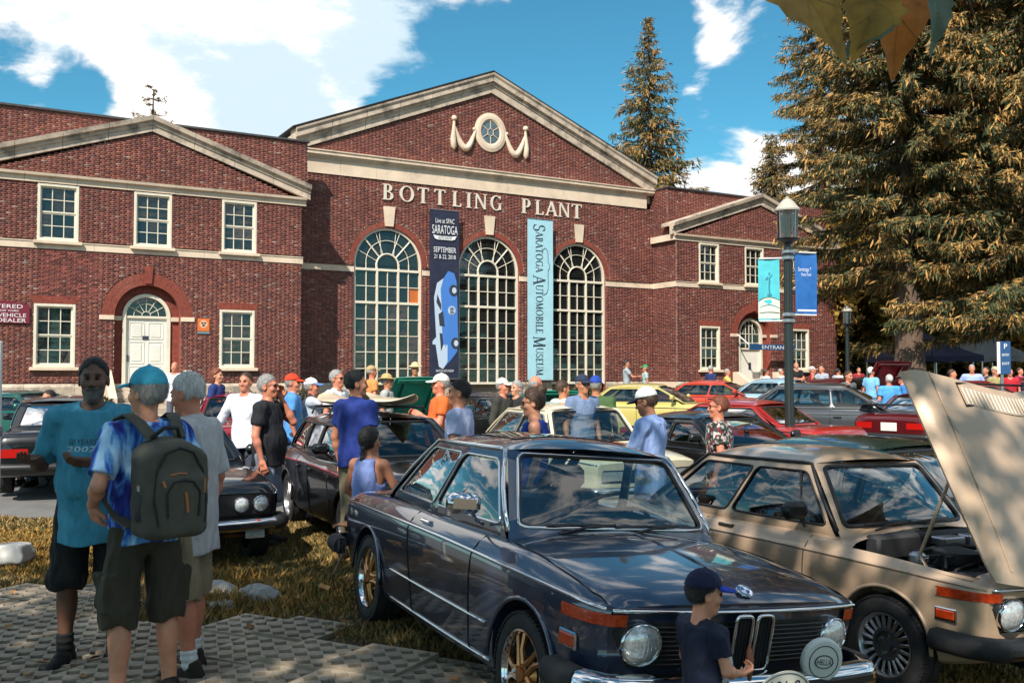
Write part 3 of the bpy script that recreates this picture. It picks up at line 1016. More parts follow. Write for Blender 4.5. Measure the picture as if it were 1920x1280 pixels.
# ------------------------------------------------------------------ serif capitals
def glyph(ch):
    T, t, h = .17, .07, .05
    S = []   # list of polygons

    def bar(x0, y0, x1, y1, w): S.append([(x0 - w / 2, y0), (x0 + w / 2, y0), (x1 + w / 2, y1), (x1 - w / 2, y1)])

    def hb(x0, x1, y, w=t): S.append([(x0, y - w / 2), (x1, y - w / 2), (x1, y + w / 2), (x0, y + w / 2)])

    def sf(x, y, w=.17): hb(x - w, x + w, y + (h / 2 if y < .5 else -h / 2), h)

    def arc(cx, cy, rx, ry, a0, a1, lo=t, hi=T, n=14):
        for i in range(n):
            q = []
            for a in (a0 + (a1 - a0) * i / n, a0 + (a1 - a0) * (i + 1) / n):
                a = rad(a); w = lo + (hi - lo) * abs(cos(a)) ** 1.3
                q.append(((cx + rx * cos(a), cy + ry * sin(a)), (cx + (rx - w) * cos(a), cy + (ry - w * .8) * sin(a))))
            S.append([q[0][0], q[1][0], q[1][1], q[0][1]])
    W_ = .7
    if ch == 'A': bar(.08, 0, .42, 1, t); bar(.74, 0, .40, 1, T); hb(.2, .62, .33); sf(.08, 0, .12); sf(.74, 0, .15); W_ = .84
    elif ch == 'B': bar(.2, 0, .2, 1, T); hb(.05, .38, .965); hb(.2, .38, .53); hb(.05, .40, .035); arc(.34, .76, .30, .24, -90, 90); arc(.38, .265, .34, .265, -90, 90); W_ = .76
    elif ch == 'E': bar(.2, 0, .2, 1, T); hb(.05, .58, .965); hb(.2, .48, .52); hb(.05, .62, .035); bar(.58, .80, .57, 1, .05); bar(.61, 0, .63, .2, .05); W_ = .68
    elif ch == 'G': arc(.5, .5, .45, .51, 50, 318); bar(.80, .06, .80, .42, T * .9); sf(.80, .449, .14); bar(.80, .76, .82, .98, .05); W_ = .98
    elif ch == 'I': bar(.2, 0, .2, 1, T); sf(.2, 0); sf(.2, 1); W_ = .4
    elif ch == 'L': bar(.2, 0, .2, 1, T); sf(.2, 1); hb(.05, .60, .035); bar(.60, 0, .63, .24, .05); W_ = .66
    elif ch == 'M': bar(.12, 0, .18, 1, t); bar(.18, 1, .5, .05, T); bar(.84, 1, .5, .05, t); bar(.86, 0, .82, 1, T); sf(.12, 0, .12); sf(.86, 0, .15); W_ = 1.02
    elif ch == 'N': bar(.14, 0, .14, 1, t); bar(.14, 1, .74, 0, T); bar(.76, 0, .76, 1, t); sf(.14, 0, .12); sf(.76, 1, .12); sf(.1, 1, .1); W_ = .90
    elif ch == 'O': arc(.5, .5, .47, .51, 0, 360, n=30); W_ = 1.0
    elif ch == 'P': bar(.2, 0, .2, 1, T); sf(.2, 0); hb(.05, .36, .965); hb(.2, .36, .45); arc(.34, .71, .32, .295, -90, 90); W_ = .68
    elif ch == 'R': bar(.2, 0, .2, 1, T); sf(.2, 0); hb(.05, .36, .965); hb(.2, .36, .50); arc(.34, .735, .30, .27, -90, 90); bar(.44, .5, .74, 0, T * .95); sf(.76, 0, .12); W_ = .80
    elif ch == 'S': arc(.33, .735, .26, .275, 30, 270, t, T * .8); arc(.33, .26, .29, .27, -150, 90, t, T * .8); bar(.56, .74, .57, .95, .05); bar(.06, .05, .05, .28, .05); W_ = .66
    elif ch == 'T': bar(.38, 0, .38, 1, T); sf(.38, 0); hb(.02, .74, .965); bar(.03, .80, .05, 1, .05); bar(.73, .80, .71, 1, .05); W_ = .76
    elif ch == 'U': bar(.16, .35, .16, 1, T); bar(.72, .35, .72, 1, t); arc(.435, .36, .36, .37, 180, 360, t, .12); sf(.16, 1); sf(.72, 1, .12); W_ = .86
    return S, W_


def word(items, fn, mats, parent, depth, name):
    """items: (char, u offset, v offset, height, width factor); every character is a mesh of its own"""
    for ch, u, v, hgt, wf in items:
        P, _ = glyph(ch)
        mb = MB()
        for i, pl in enumerate(P):
            mb.prism([(u + a * hgt * wf, v + b * hgt) for a, b in pl], fn, depth + .0004 * (i % 7), 0)
        mb.build(name, mats, parent)


M_LETTER = mat('letter_stone', (.66, .60, .50), .7, noise=(3, .08))
word([(ch, x, 8.93, .64 if True else 0, wf) for ch, x, wf in (('B', 14.62, 1.05), ('O', 15.36, 1.05), ('T', 16.17, 1.05), ('T', 16.93, 1.05), ('L', 17.74, 1.05), ('I', 18.40, 1.05), ('N', 18.80, 1.05), ('G', 19.55, .95), ('P', 21.10, 1.1), ('L', 21.80, 1.05), ('A', 22.36, 1.1), ('N', 23.02, 1.08), ('T', 23.74, 1.1))],
     lambda u, v, d: (u, CY - d, v), M_LETTER, BLD, .06, 'letter')

# ------------------------------------------------------------------ banners and signs on the front


def local(p):   # building frame to world
    return BLD.matrix_basis @ Vector(p)


def panel(name, w, h, m, label, cat, at, rods=True, sag=.016, group=None):
    """hanging cloth, origin at its top centre, x right, -y towards the street"""
    E_ = empty(name, local(at), rad(30), label, cat, group)
    mb = MB()
    nu, nv = 7, 25
    f = lambda u, v: sag * (sin(3.1 * u + 2.1 * v) * .5 + sin(9 * v + u) * .35) * (4 * v * (1 - v) + .25)
    P = [[((u - .5) * w, f(u, v), -v * h) for v in np.linspace(0, 1, nv)] for u in np.linspace(0, 1, nu)]
    mb.grid(P)
    mb.grid([[(p[0], p[1] + .004, p[2]) for p in r] for r in P], flip=True)
    mb.build('cloth', m, E_, smooth=60)
    for z in (0.02, -h - .02):
        q = MB(); q.tube([(-w / 2 - .06, 0, z), (w / 2 + .06, 0, z)], .022, 8)
        for s in (-1, 1): q.tube([(s * (w / 2 + .02), 0, z), (s * (w / 2 + .02), .28, z)], .014, 6)
        q.build('rod', M_STEEL, E_)
    return E_, (lambda u, v: f(u, v))


E1, f1 = panel('banner', 1.34, 6.9, M_NAVY, 'tall dark navy event banner with a blue race car hung between arched windows', 'banner', (17.28, CY - .3, 8.66))


def b1(u, v, d): return ((u - .5) * 1.34, f1(u, v) - .012 - d * 1.5, -v * 6.9)


def flat(name, pls, m, E_, fn, d0):
    mb = MB()
    for k, pl in enumerate(pls):
        n = len(pl)
        # subdivide long flat prints so that they follow the cloth
        mb.add([fn(u, v, d0) for u, v in pl], [tuple(range(n))])
    return mb.build(name, m, E_)


def ell(cx, cy, rx, ry, n=22): return [(cx + rx * cos(2 * pi * i / n), cy + ry * sin(2 * pi * i / n)) for i in range(n)]


flat('printed_car', [[(.62, .36), (.82, .372), (.9, .42), (.93, .55), (.95, .68), (.97, .76), (.93, .84), (.74, .885), (.45, .945), (.36, .90), (.42, .74), (.40, .58), (.36, .47), (.46, .405)]], M_CARBLUE, E1, b1, .003)
flat('printed_car', [[(.36, .47), (.40, .58), (.42, .74), (.46, .80), (.60, .80), (.60, .90), (.45, .945), (.31, .93), (.20, .80), (.10, .80), (.10, .78), (.22, .755), (.17, .62), (.14, .52), (.24, .435), (.46, .405)]], M_CARPALE, E1, b1, .006)
flat('printed_glass', [[(.25, .50), (.38, .56), (.38, .60), (.22, .55)], [(.29, .62), (.44, .60), (.50, .69), (.33, .69)], [(.33, .73), (.42, .735), (.46, .80), (.38, .84)]], M_PRINTD, E1, b1, .009)
for a_, b_ in ((.80, .475), (.87, .79)):
    flat('printed_wheel', [ell(a_, b_, .15, .034)], M_PRINTD, E1, b1, .009)
    flat('printed_rim', [ell(a_ + .02, b_, .075, .018)], M_CARPALE, E1, b1, .012)
flat('printed_number_disc', [ell(.74, .595, .13, .027)], M_CARPALE, E1, b1, .009)
mb = MB()


def onb(u, v, dz=.012): return Matrix.Translation(Vector(b1(u, v, dz))) @ Matrix.Rotation(pi / 2, 4, 'X')


text_into(mb, 'SARATOGA', onb(.5, .115, .02), 1.16, .36)
text_into(mb, 'Live at SPAC', onb(.5, .062, .02), .86, .2)
text_into(mb, 'SEPTEMBER', onb(.5, .235, .02), 1.02, .22)
text_into(mb, '21 & 22, 2018', onb(.5, .278, .02), .98, .2)
text_into(mb, 'SARATOGA AUTO MUSEUM', onb(.5, .955, .02), .8, .1)
fl = [[(.10, .148), (.24, .153), (.76, .153), (.90, .148), (.84, .170), (.74, .176), (.26, .176), (.16, .170)]]
mb.add([b1(u, v, .02) for u, v in fl[0]], [tuple(range(8))])
mb.build('lettering', M_PRINTW, E1)
mb = MB()
text_into(mb, 'AUTO SHOW', onb(.5, .1635, .026), .62, .12)
mb.build('lettering', M_PRINTD, E1)
mb = MB()
text_into(mb, '66', onb(.74, .595, .03) @ Matrix.Rotation(-pi / 2, 4, 'Z'), .26, .2)
mb.build('lettering', M_PRINTD, E1)

E2, f2 = panel('banner', 1.30, 6.98, M_AQUA, 'pale blue museum banner with vertical dark lettering', 'banner', (21.91, CY - .3, 8.67))


def b2(u, v, d): return ((u - .5) * 1.30, f2(u, v) - .004 - d, -v * 6.98)


def vertical(txt, v0, small, big, base_u):
    v = v0
    for ch in txt:
        if ch == ' ':
            v += .018; continue
        up = ch.isupper()
        hh = big if up else small
        G, wd = glyph(ch.upper())
        wf = .76
        mb = MB()
        bu = base_u - (.10 if up else 0)
        for i, pl in enumerate(G):
            n = len(pl)
            mb.add([b2(bu + b * hh / 1.30, v + a * hh * wf / 6.98, .004 + .0004 * (i % 9)) for a, b in pl], [tuple(range(n))])
        mb.build('letter', M_PRINTD, E2)
        v += (wd * hh * wf + .012) / 6.98
    return v


vertical('Saratoga Automobile Museum', .03, .37, .62, .32)
q = MB()
q.tube([b2(u, v, .006) for u, v in ((.62, .19), (.66, .175), (.76, .185), (.80, .21), (.80, .26), (.86, .28), (.86, .30), (.80, .315), (.80, .43), (.74, .46), (.62, .47))], .012, 5)
q.build('car_outline', M_PRINTD, E2)

# licensed dealer sign, arched top
DS = empty('dealer_sign', local((1.05, -.05, 3.52)), rad(30), 'maroon arched dealer sign with white lettering on the brick wall', 'sign')
mb = MB()
mb.prism([(-.9, 0), (.9, 0), (.9, .5)] + [(.9 * cos(a), .5 + .20 * sin(a)) for a in np.linspace(.25, pi - .25, 12)] + [(-.9, .5)], lambda u, v, d: (u, -d, v), .02, -.03)
mb.build('board', M_MAROON, DS)
mb = MB()
for tx, zz, w_, h_ in (('REGISTERED', .53, 1.4, .12), ('STATE OF NEW YORK', .39, 1.2, .06), ('MOTOR VEHICLE', .25, 1.6, .12), ('RETAIL DEALER', .09, 1.6, .12)):
    text_into(mb, tx, Matrix.Translation((0, -.022, zz)) @ Matrix.Rotation(pi / 2, 4, 'X'), w_, h_)
mb.build('lettering', M_PRINTW, DS)
PQ = empty('notice_plate', local((7.34, -.03, 3.33)), rad(30), 'small orange notice plate on the brick beside the white door', 'sign')
mb = MB(); mb.box((0, 0, .29), (.40, .02, .44), 0, bev=.006); mb.box((0, 0, .02), (.42, .02, .08), 1)
mb.build('plate', [mat('orange_paint', (.70, .16, .03), .5), M_STEEL], PQ)
mb = MB(); mb.prism(ell(0, .32, .14, .14), lambda u, v, d: (u, -.011 - d, v), .002, 0)
mb.build('emblem', mat('pale_orange', (.75, .42, .25), .5), PQ)
mb = MB(); mb.prism([(-.06, .24), (.06, .24), (0, .34)], lambda u, v, d: (u, -.0135 - d, v), .001, 0); mb.prism([(-.10, .38), (0, .38), (-.05, .30)], lambda u, v, d: (u, -.0135 - d, v), .001, 0); mb.prism([(.10, .38), (0, .38), (.05, .30)], lambda u, v, d: (u, -.0135 - d, v), .001, 0)
mb.build('emblem', M_PRINTD, PQ)
# entrance board on brackets
ES = empty('entrance_sign', local((33.75, -.55, 3.1)), rad(30), 'long blue ENTRANCE board held out on white rods over the far door', 'sign')
mb = MB(); mb.box((0, 0, .13), (2.95, .05, .27), bev=.008); mb.build('board', mat('sign_blue', (.015, .07, .19), .5), ES)
mb = MB(); text_into(mb, 'ENTRANCE', Matrix.Translation((.25, -.027, .13)) @ Matrix.Rotation(pi / 2, 4, 'X'), 1.9, .17); mb.build('lettering', M_PRINTW, ES)
for s in (-1, 1):
    mb = MB(); mb.tube([(s * 1.40, 0, .16), (s * 1.75, .50, .72)], .03, 8); mb.build('rod', M_WHITE, ES)
# ================================================================== GROUND, PAVING, GRASS
M_SOIL = mat('lawn_soil', (.085, .06, .028), .95, noise=(1.3, .45), noise2=(5, .6, (.17, .12, .045), .5), bump=(14, .6, .03))
M_ASPH = mat('asphalt', (.15, .145, .14), .9, noise=(3, .2), bump=(60, .3, .006))
M_CONC = mat('concrete_lattice', (.36, .295, .22), .9, noise=(3, .3), noise2=(1.6, .55, (.15, .12, .085), .5), bump=(45, .5, .008), randcol=.2)
M_LEAFLIT = mat('dry_leaf', (.33, .16, .05), .8, randcol=.5)


def axis(lo, hi, step, far):
    a = list(np.arange(lo, hi + 1e-6, step))
    s = step; x = hi
    while x < far:
        s *= 1.45; x += s; a.append(x)
    x = lo; s = step
    while x > -far:
        s *= 1.45; x -= s; a.insert(0, x)
    return np.array(a)


xs = axis(-8, 9, .3, 900); ys = axis(0, 16, .3, 900)
X, Y = np.meshgrid(xs, ys, indexing='ij')
Zg = gz(X, Y)
mb = MB(); mb.grid(np.stack([X, Y, Zg - .012], -1).tolist())
tag(mb.build('ground', M_SOIL, smooth=180), kind='structure')
# parking lot, beyond the verge
xs = np.concatenate([np.arange(-30, 40, 1.0)]); us = np.linspace(0, 1, 40)
PP = []
for x in xs:
    y0 = 12.1 + .25 * sin(x * .8) + max(0, x + 2) * .0
    y1 = 24 + (x + 17) * .5
    y1 = max(y1, y0 + 4)
    PP.append([(x, y0 + (y1 - y0) * u, gzf(x, y0 + (y1 - y0) * u) + .002) for u in us])
mb = MB(); mb.grid(PP)
tag(mb.build('parking_lot', M_ASPH, smooth=180), kind='structure')

# ---- lattice pavers: concrete units with diamond shaped cells, each its own slab
PAVE = mat('paver_bed', (.045, .034, .018), .95, noise=(9, .4))


def paved(x, y):
    # the paving ends in a ragged line along the verge
    lim = 8.45 - (x + 4.1) * .64 + .28 * sin(3.1 * x) + .15 * sin(7.3 * x + 1)
    return y < lim


def lattice():
    """0.5 m square slab with diamond holes"""
    n = 4; s = .50 / n
    mb = MB()
    h = .066
    for i in range(n):
        for j in range(n):
            cx = -.25 + s * (i + .5); cy = -.25 + s * (j + .5)
            o = [(cx - s / 2, cy - s / 2), (cx, cy - s / 2), (cx + s / 2, cy - s / 2), (cx + s / 2, cy), (cx + s / 2, cy + s / 2), (cx, cy + s / 2), (cx - s / 2, cy + s / 2), (cx - s / 2, cy)]
            k = s * .46
            p = [(cx - k * .46, cy - k * .46), (cx, cy - k), (cx + k * .46, cy - k * .46), (cx + k, cy), (cx + k * .46, cy + k * .46), (cx, cy + k), (cx - k * .46, cy + k * .46), (cx - k, cy)]
            vs = [(a, b, 0) for a, b in o] + [(a, b, -.004) for a, b in p] + [(cx + (a - cx) * .85, cy + (b - cy) * .85, -h) for a, b in p]
            fs = []
            for q in range(8):
                r = (q + 1) % 8
                fs += [(q, r, r + 8, q + 8), (q + 8, r + 8, r + 16, q + 16)]
            mb.add(vs, fs)
    e = .25
    for a, b in (((-e, -e), (e, -e)), ((e, -e), (e, e)), ((e, e), (-e, e)), ((-e, e), (-e, -e))):
        mb.add([(a[0], a[1], 0), (b[0], b[1], 0), (b[0], b[1], -h), (a[0], a[1], -h)], [(0, 3, 2, 1)])
    return mb.mesh('paver', M_CONC)


PV = MB()
PV.grid([[(x, y, gzf(x, y) + .004) for y in np.arange(1.2, 9.2, .35)] for x in np.arange(-6.5, 1.4, .35)])
pav = tag(PV.build('paved_area', PAVE, smooth=180), kind='structure')
LM = lattice()
ca, sa = cos(rad(-27)), sin(rad(-27))
npv = 0
for i in range(-18, 18):
    for j in range(-6, 26):
        u, v = i * .502, j * .502
        x = -2.6 + u * ca - v * sa; y = 3.4 + u * sa + v * ca
        if not (-5.6 < x < .9 and 2.2 < y < 9.0) or not paved(x, y): continue
        if abs(x) > y * .56 + .6 and x < 0: continue
        o = link('paver', LM, pav, (x, y, gzf(x, y) + .052 + rng.uniform(-.006, .006)))
        o.rotation_euler = (rng.uniform(-.02, .02), rng.uniform(-.02, .02), rad(-27) + rng.uniform(-.01, .01))
        npv += 1

# ---- grass, blade by blade, thinner on the paving
M_GRASS = mat('grass_blades', (.1, .08, .02), .7, attr='col')


def blades(n, fx, dens, hgt, name, cols):
    x = nr.uniform(fx[0], fx[1], n); y = nr.uniform(fx[2], fx[3], n)
    k = nr.rand(n) < dens(x, y)
    x, y = x[k], y[k]; n = len(x)
    z = gz(x, y)
    h = hgt * nr.uniform(.5, 1.5, n) * (1 + .7 * (np.sin(x * 2.3 + 1.7 * np.sin(y * 1.9)) * np.sin(y * 2.7) > .35))
    a = nr.uniform(0, 2 * pi, n); b = nr.uniform(0, 2 * pi, n)
    w = .006 + .004 * nr.rand(n)
    w = w * (1 + .12 * np.maximum(y - 4, 0))
    lean = h * nr.uniform(.2, 1.3, n)
    V = np.zeros((n, 3, 3))
    V[:, 0] = np.stack([x - w * np.cos(a), y - w * np.sin(a), z - .01], 1)
    V[:, 1] = np.stack([x + w * np.cos(a), y + w * np.sin(a), z - .01], 1)
    V[:, 2] = np.stack([x + lean * np.cos(b), y + lean * np.sin(b), z + h], 1)
    C = np.array(cols)[nr.randint(0, len(cols), n)] * nr.uniform(.7, 1.3, (n, 1))
    patch = (np.sin(x * 1.3 + 2 * np.sin(y * .7)) + np.sin(y * 1.9 + x) > .2)[:, None]
    C = np.where(patch, C * np.array([1.25, 1.1, .8]), C)
    return tag(soup(name, V, 3, M_GRASS, C), kind='stuff')


GC = [(.30, .19, .055), (.22, .15, .045), (.36, .235, .075), (.12, .105, .03), (.09, .09, .03), (.26, .14, .04)]


def dens1(x, y):
    lim = 8.45 - (x + 4.1) * .64 + .28 * np.sin(3.1 * x) + .15 * np.sin(7.3 * x + 1)
    return np.where(y > lim, 1.0, .10) * np.clip((y + 1.5) / 8, .5, 1)


blades(330000, (-7.5, 4.5, 2.4, 12.3), dens1, .028, 'grass', GC)
blades(60000, (-6, 1.2, 2.3, 8.8), lambda x, y: .25 + .6 * (np.sin(2.3 * x + y) * np.sin(1.7 * y - x) > .25), .022, 'grass', GC + [(.05, .07, .02)])
# longer tufts round the stones
def dens2(x, y): return np.exp(-((x + 2.35) ** 2 / .5 + (y - 8.0) ** 2 / .35))
blades(22000, (-3.6, -1.0, 6.9, 9.2), dens2, .06, 'tall_grass', GC)

# fallen leaves
LF = MB()
LF.add([(-.05, 0, 0), (-.02, .03, .012), (.03, .035, .004), (.06, 0, .015), (.03, -.03, .002), (-.02, -.035, .012), (0, 0, .0)], [(6, 0, 1), (6, 1, 2), (6, 2, 3), (6, 3, 4), (6, 4, 5), (6, 5, 0)])
LFM = LF.mesh('fallen_leaf', M_LEAFLIT)
for k in range(80):
    x = rng.uniform(-4.2, .2); y = rng.uniform(3.2, 9.5)
    o = link('fallen_leaf', LFM, None, (x, y, gzf(x, y) + .065)); o.rotation_euler = (rng.uniform(-.4, .4), rng.uniform(-.4, .4), rng.uniform(0, 6))
    s_ = rng.uniform(.6, 1.3); o.scale = (s_, s_, s_)
    tag(o, 'small curled brown leaf lying on the paving or dry grass', 'leaf', 'fallen leaves on the ground')

# stones on the verge
M_ROCK = mat('boulder', (.33, .31, .29), .9, noise=(4, .3), noise2=(7, .5, (.12, .11, .09), .52), bump=(12, .6, .03))


def noise3(p, f, s=0.0):
    x, y, z = p[..., 0] * f + s, p[..., 1] * f + 1.7 * s, p[..., 2] * f + 2.3 * s
    return (np.sin(x + 1.7 * np.sin(y * 1.13 + z)) * np.cos(y * .9 + 1.3 * np.sin(z * 1.21 - x)) + .5 * np.sin(2.1 * z + 1.9 * np.sin(1.7 * x + y)) * np.cos(2.3 * y - x)) / 1.5


def rock(x, y, r, sq, seed, label):
    mb = MB()
    nu, nv = 14, 18
    P = []
    for i in range(nu):
        row = []
        for j in range(nv):
            t = pi * i / (nu - 1); a = 2 * pi * j / nv
            d = np.array([sin(t) * cos(a), sin(t) * sin(a), cos(t)])
            q = d * r * (1 + .28 * float(noise3(d, 1.9, seed)) + .08 * float(noise3(d, 5, seed)))
            row.append((q[0] * 1.25, q[1], q[2] * sq))
        P.append(row)
    mb.grid(P, cv=True, flip=True)
    o = mb.build('boulder', M_ROCK, smooth=180)
    o.location = (x, y, gzf(x, y) + r * sq * .35)
    tag(o, label, 'rock', 'grey stones on the grass verge')


rock(-2.45, 8.15, .15, .62, 1.0, 'grey stone by the right trouser leg of the white haired man, behind the smaller one')
rock(-2.08, 8.0, .14, .72, 2.3, 'rounded grey stone under the dark sedan front bumper, rightmost of the stones')
rock(-2.32, 7.68, .11, .55, 4.1, 'small flat grey stone lying closest to the paving')

# ================================================================== TREES
M_BARK = mat('bark', (.13, .085, .06), .95, noise=(3, .35), stretch=(6, 6, 1), bump=(9, .8, .03))
M_NEEDLE = mat('spruce_needles', (.05, .06, .02), .75, attr='col')
M_LEAF = mat('leaves', (.1, .1, .02), .6, attr='col')
nt = M_LEAF.node_tree; pb = nt.nodes['Principled BSDF']; tl = nt.nodes.new('ShaderNodeBsdfTranslucent'); mx = nt.nodes.new('ShaderNodeMixShader')
mx.inputs[0].default_value = .45
nt.links.new(pb.inputs['Base Color'].links[0].from_socket, tl.inputs['Color'])
nt.links.new(pb.outputs[0], mx.inputs[1]); nt.links.new(tl.outputs[0], mx.inputs[2]); nt.links.new(mx.outputs[0], nt.nodes['Material Output'].inputs['Surface'])


def trunk_mesh(H, r0, r1, seed, bends=.02, n=10, flare=1.5):
    mb = MB()
    pts = []; rs = []
    for i in range(13):
        t = i / 12
        pts.append((bends * H * sin(seed + 3 * t) * t, bends * H * cos(seed * 2 + 2.4 * t) * t, H * t - .15))
        rs.append((r0 + (r1 - r0) * t) * (flare if i == 0 else 1))
    mb.tube(pts, rs, n)
    return mb, pts


def spruce_crown(H, zb, Rb, nb, seed, cols, spray=.55, dense=1.0, power=.85):
    r = np.random.RandomState(seed)
    V = []; C = []
    bm = MB()
    for b in range(nb):
        f = (b + r.rand()) / nb
        z = zb + (H - zb) * (1 - (1 - f) ** 1.15)
        L = Rb * (1 - (z - zb) / (H - zb) * .97) ** power * r.uniform(.68, 1.12) + .12
        a = b * 2.399 + r.uniform(-.3, .3)
        ns = max(3, int(L / .21 * dense))
        droop = r.uniform(.10, .30) * L
        s = (np.arange(ns) + r.rand(ns)) / ns
        s = .12 + .88 * s
        px = s * L * cos(a); py = s * L * sin(a)
        pz = z - droop * (s * 1.9 - s * s * 1.05) + (.3 if z > H * .8 else .0) * s * L
        bm.tube([(0, 0, z), (.5 * L * cos(a), .5 * L * sin(a), z - droop * .69), (L * cos(a), L * sin(a), z - droop * .85)], [.035 + .008 * L, .03, .008], 4, cap=False)
        tone = r.rand()
        for i in range(ns):
            nbk = 17
            w = spray * (.35 + .65 * min(1, L / 2.5)) * r.uniform(.6, 1.2)
            ang = a + r.uniform(-1.3, 1.3, nbk)
            dn = r.uniform(-1.45, .05, nbk)
            d = np.stack([np.cos(ang) * np.cos(dn), np.sin(ang) * np.cos(dn), np.sin(dn)], 1)
            o = np.array([px[i], py[i], pz[i]]) + r.normal(0, .13, (nbk, 3)) * w * 2
            side = np.cross(d, r.normal(0, 1, (nbk, 3))); side /= np.linalg.norm(side, axis=1)[:, None] + 1e-6
            ln = w * r.uniform(.45, 1.05, (nbk, 1)); wd = ln * .055 + .012
            V.append(np.stack([o - side * wd * .4, o + d * ln * .45 - side * wd, o + d * ln, o + d * ln * .45 + side * wd], 1))
            pick = r.rand(nbk)
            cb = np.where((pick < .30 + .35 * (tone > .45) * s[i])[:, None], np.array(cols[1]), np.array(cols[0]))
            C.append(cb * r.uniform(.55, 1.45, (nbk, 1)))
    return np.concatenate(V), np.concatenate(C), bm


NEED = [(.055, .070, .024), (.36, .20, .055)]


def spruce(x, y, H, zb, Rb, nb, seed, label, r0=.4, cols=NEED, spray=.46, dense=1.0, power=.85, z0=None, group='tall spruces'):
    z = gzf(x, y) if z0 is None else z0
    T = empty('spruce_tree', (x, y, z), 0, label, 'tree', group)
    mb, _ = trunk_mesh(H, r0, .03, seed, .004, 12, 1.35)
    mb.build('trunk', M_BARK, T, smooth=60)
    V, C, bm = spruce_crown(H, zb, Rb, nb, seed, cols, spray, dense, power)
    bm.build('branches', M_BARK, T)
    soup('crown', V, 4, M_NEEDLE, C, T)
    return T


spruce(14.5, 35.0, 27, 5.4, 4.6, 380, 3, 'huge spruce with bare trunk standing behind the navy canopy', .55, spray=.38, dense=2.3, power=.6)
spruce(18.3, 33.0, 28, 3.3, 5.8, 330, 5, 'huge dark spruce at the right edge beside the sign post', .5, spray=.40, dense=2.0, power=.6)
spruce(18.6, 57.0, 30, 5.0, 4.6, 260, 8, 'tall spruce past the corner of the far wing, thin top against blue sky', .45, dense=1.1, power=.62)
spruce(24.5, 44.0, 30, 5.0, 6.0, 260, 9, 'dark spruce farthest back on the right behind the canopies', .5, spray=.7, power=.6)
spruce(8.9, 62.0, 24.6, 5, 5.9, 210, 13, 'lone spruce rising behind the centre gable of the brick building', .35, spray=.6, dense=1.0, power=1.0)
spruce(-17.6, 46.5, 15.4, 8, 2.6, 34, 17, 'small spruce tip peeking over the left wing roof', .2, spray=.4)
spruce(15.8, 58.0, 15.5, 5, 3.4, 150, 19, 'golden spruce top showing above the far wing gable', .25, cols=[(.10, .085, .03), (.22, .13, .04)], spray=.7)  # needles golden in their own colour


def leaf_cloud(n, R3, lumps, size, cols, seed):
    r = np.random.RandomState(seed)
    cen = r.normal(0, .5, (lumps, 3)); cen /= np.maximum(1, np.linalg.norm(cen, axis=1)[:, None] / .8)
    rad_ = r.uniform(.28, .5, lumps)
    k = r.randint(0, lumps, n)
    d = r.normal(0, 1, (n, 3)); d /= np.linalg.norm(d, axis=1)[:, None]
    p = cen[k] + d * (rad_[k] * r.uniform(.45, 1.05, n) ** .5)[:, None]
    p = p * np.array(R3)
    a = r.normal(0, 1, (n, 3)); a /= np.linalg.norm(a, axis=1)[:, None]
    b = np.cross(a, r.normal(0, 1, (n, 3))); b /= np.linalg.norm(b, axis=1)[:, None]
    s = size * r.uniform(.6, 1.4, (n, 1))
    V = np.stack([p - a * s, p - b * s * .55, p + a * s, p + b * s * .55], 1)
    tone = r.randint(0, len(cols), lumps)
    C = np.array(cols)[np.where(r.rand(n) < .65, tone[k], r.randint(0, len(cols), n))] * r.uniform(.65, 1.35, (n, 1))
    return V, C


GOLD = [(.50, .30, .05), (.38, .24, .04), (.24, .18, .04), (.56, .34, .07), (.15, .13, .04)]
GREEN = [(.05, .075, .02), (.08, .10, .025), (.12, .11, .03), (.035, .055, .018)]


def broadleaf(x, y, H, R3, seed, label, cols, n=9000, size=.17, r0=.2, group=None, lumps=26, zc=None):
    z = gzf(x, y)
    T = empty('broadleaf_tree', (x, y, z), 0, label, 'tree', group)
    zc = zc or H - R3[2]
    mb, pts = trunk_mesh(zc, r0, r0 * .45, seed, .02)
    r = random.Random(seed)
    for k in range(6):
        a = k * 1.05 + r.uniform(-.3, .3)
        p = Vector(pts[8 + k % 5])
        q = Vector((R3[0] * .55 * cos(a), R3[1] * .55 * sin(a), zc + R3[2] * r.uniform(-.2, .5)))
        mb.tube([p, (p + q) / 2 + Vector((0, 0, .3)), q], [r0 * .45, r0 * .3, r0 * .1], 6)
    mb.build('trunk', M_BARK, T, smooth=60)
    V, C = leaf_cloud(n, R3, lumps, size, cols, seed)
    soup('crown', V + np.array((0, 0, zc)), 4, M_LEAF, C, T)
    return T


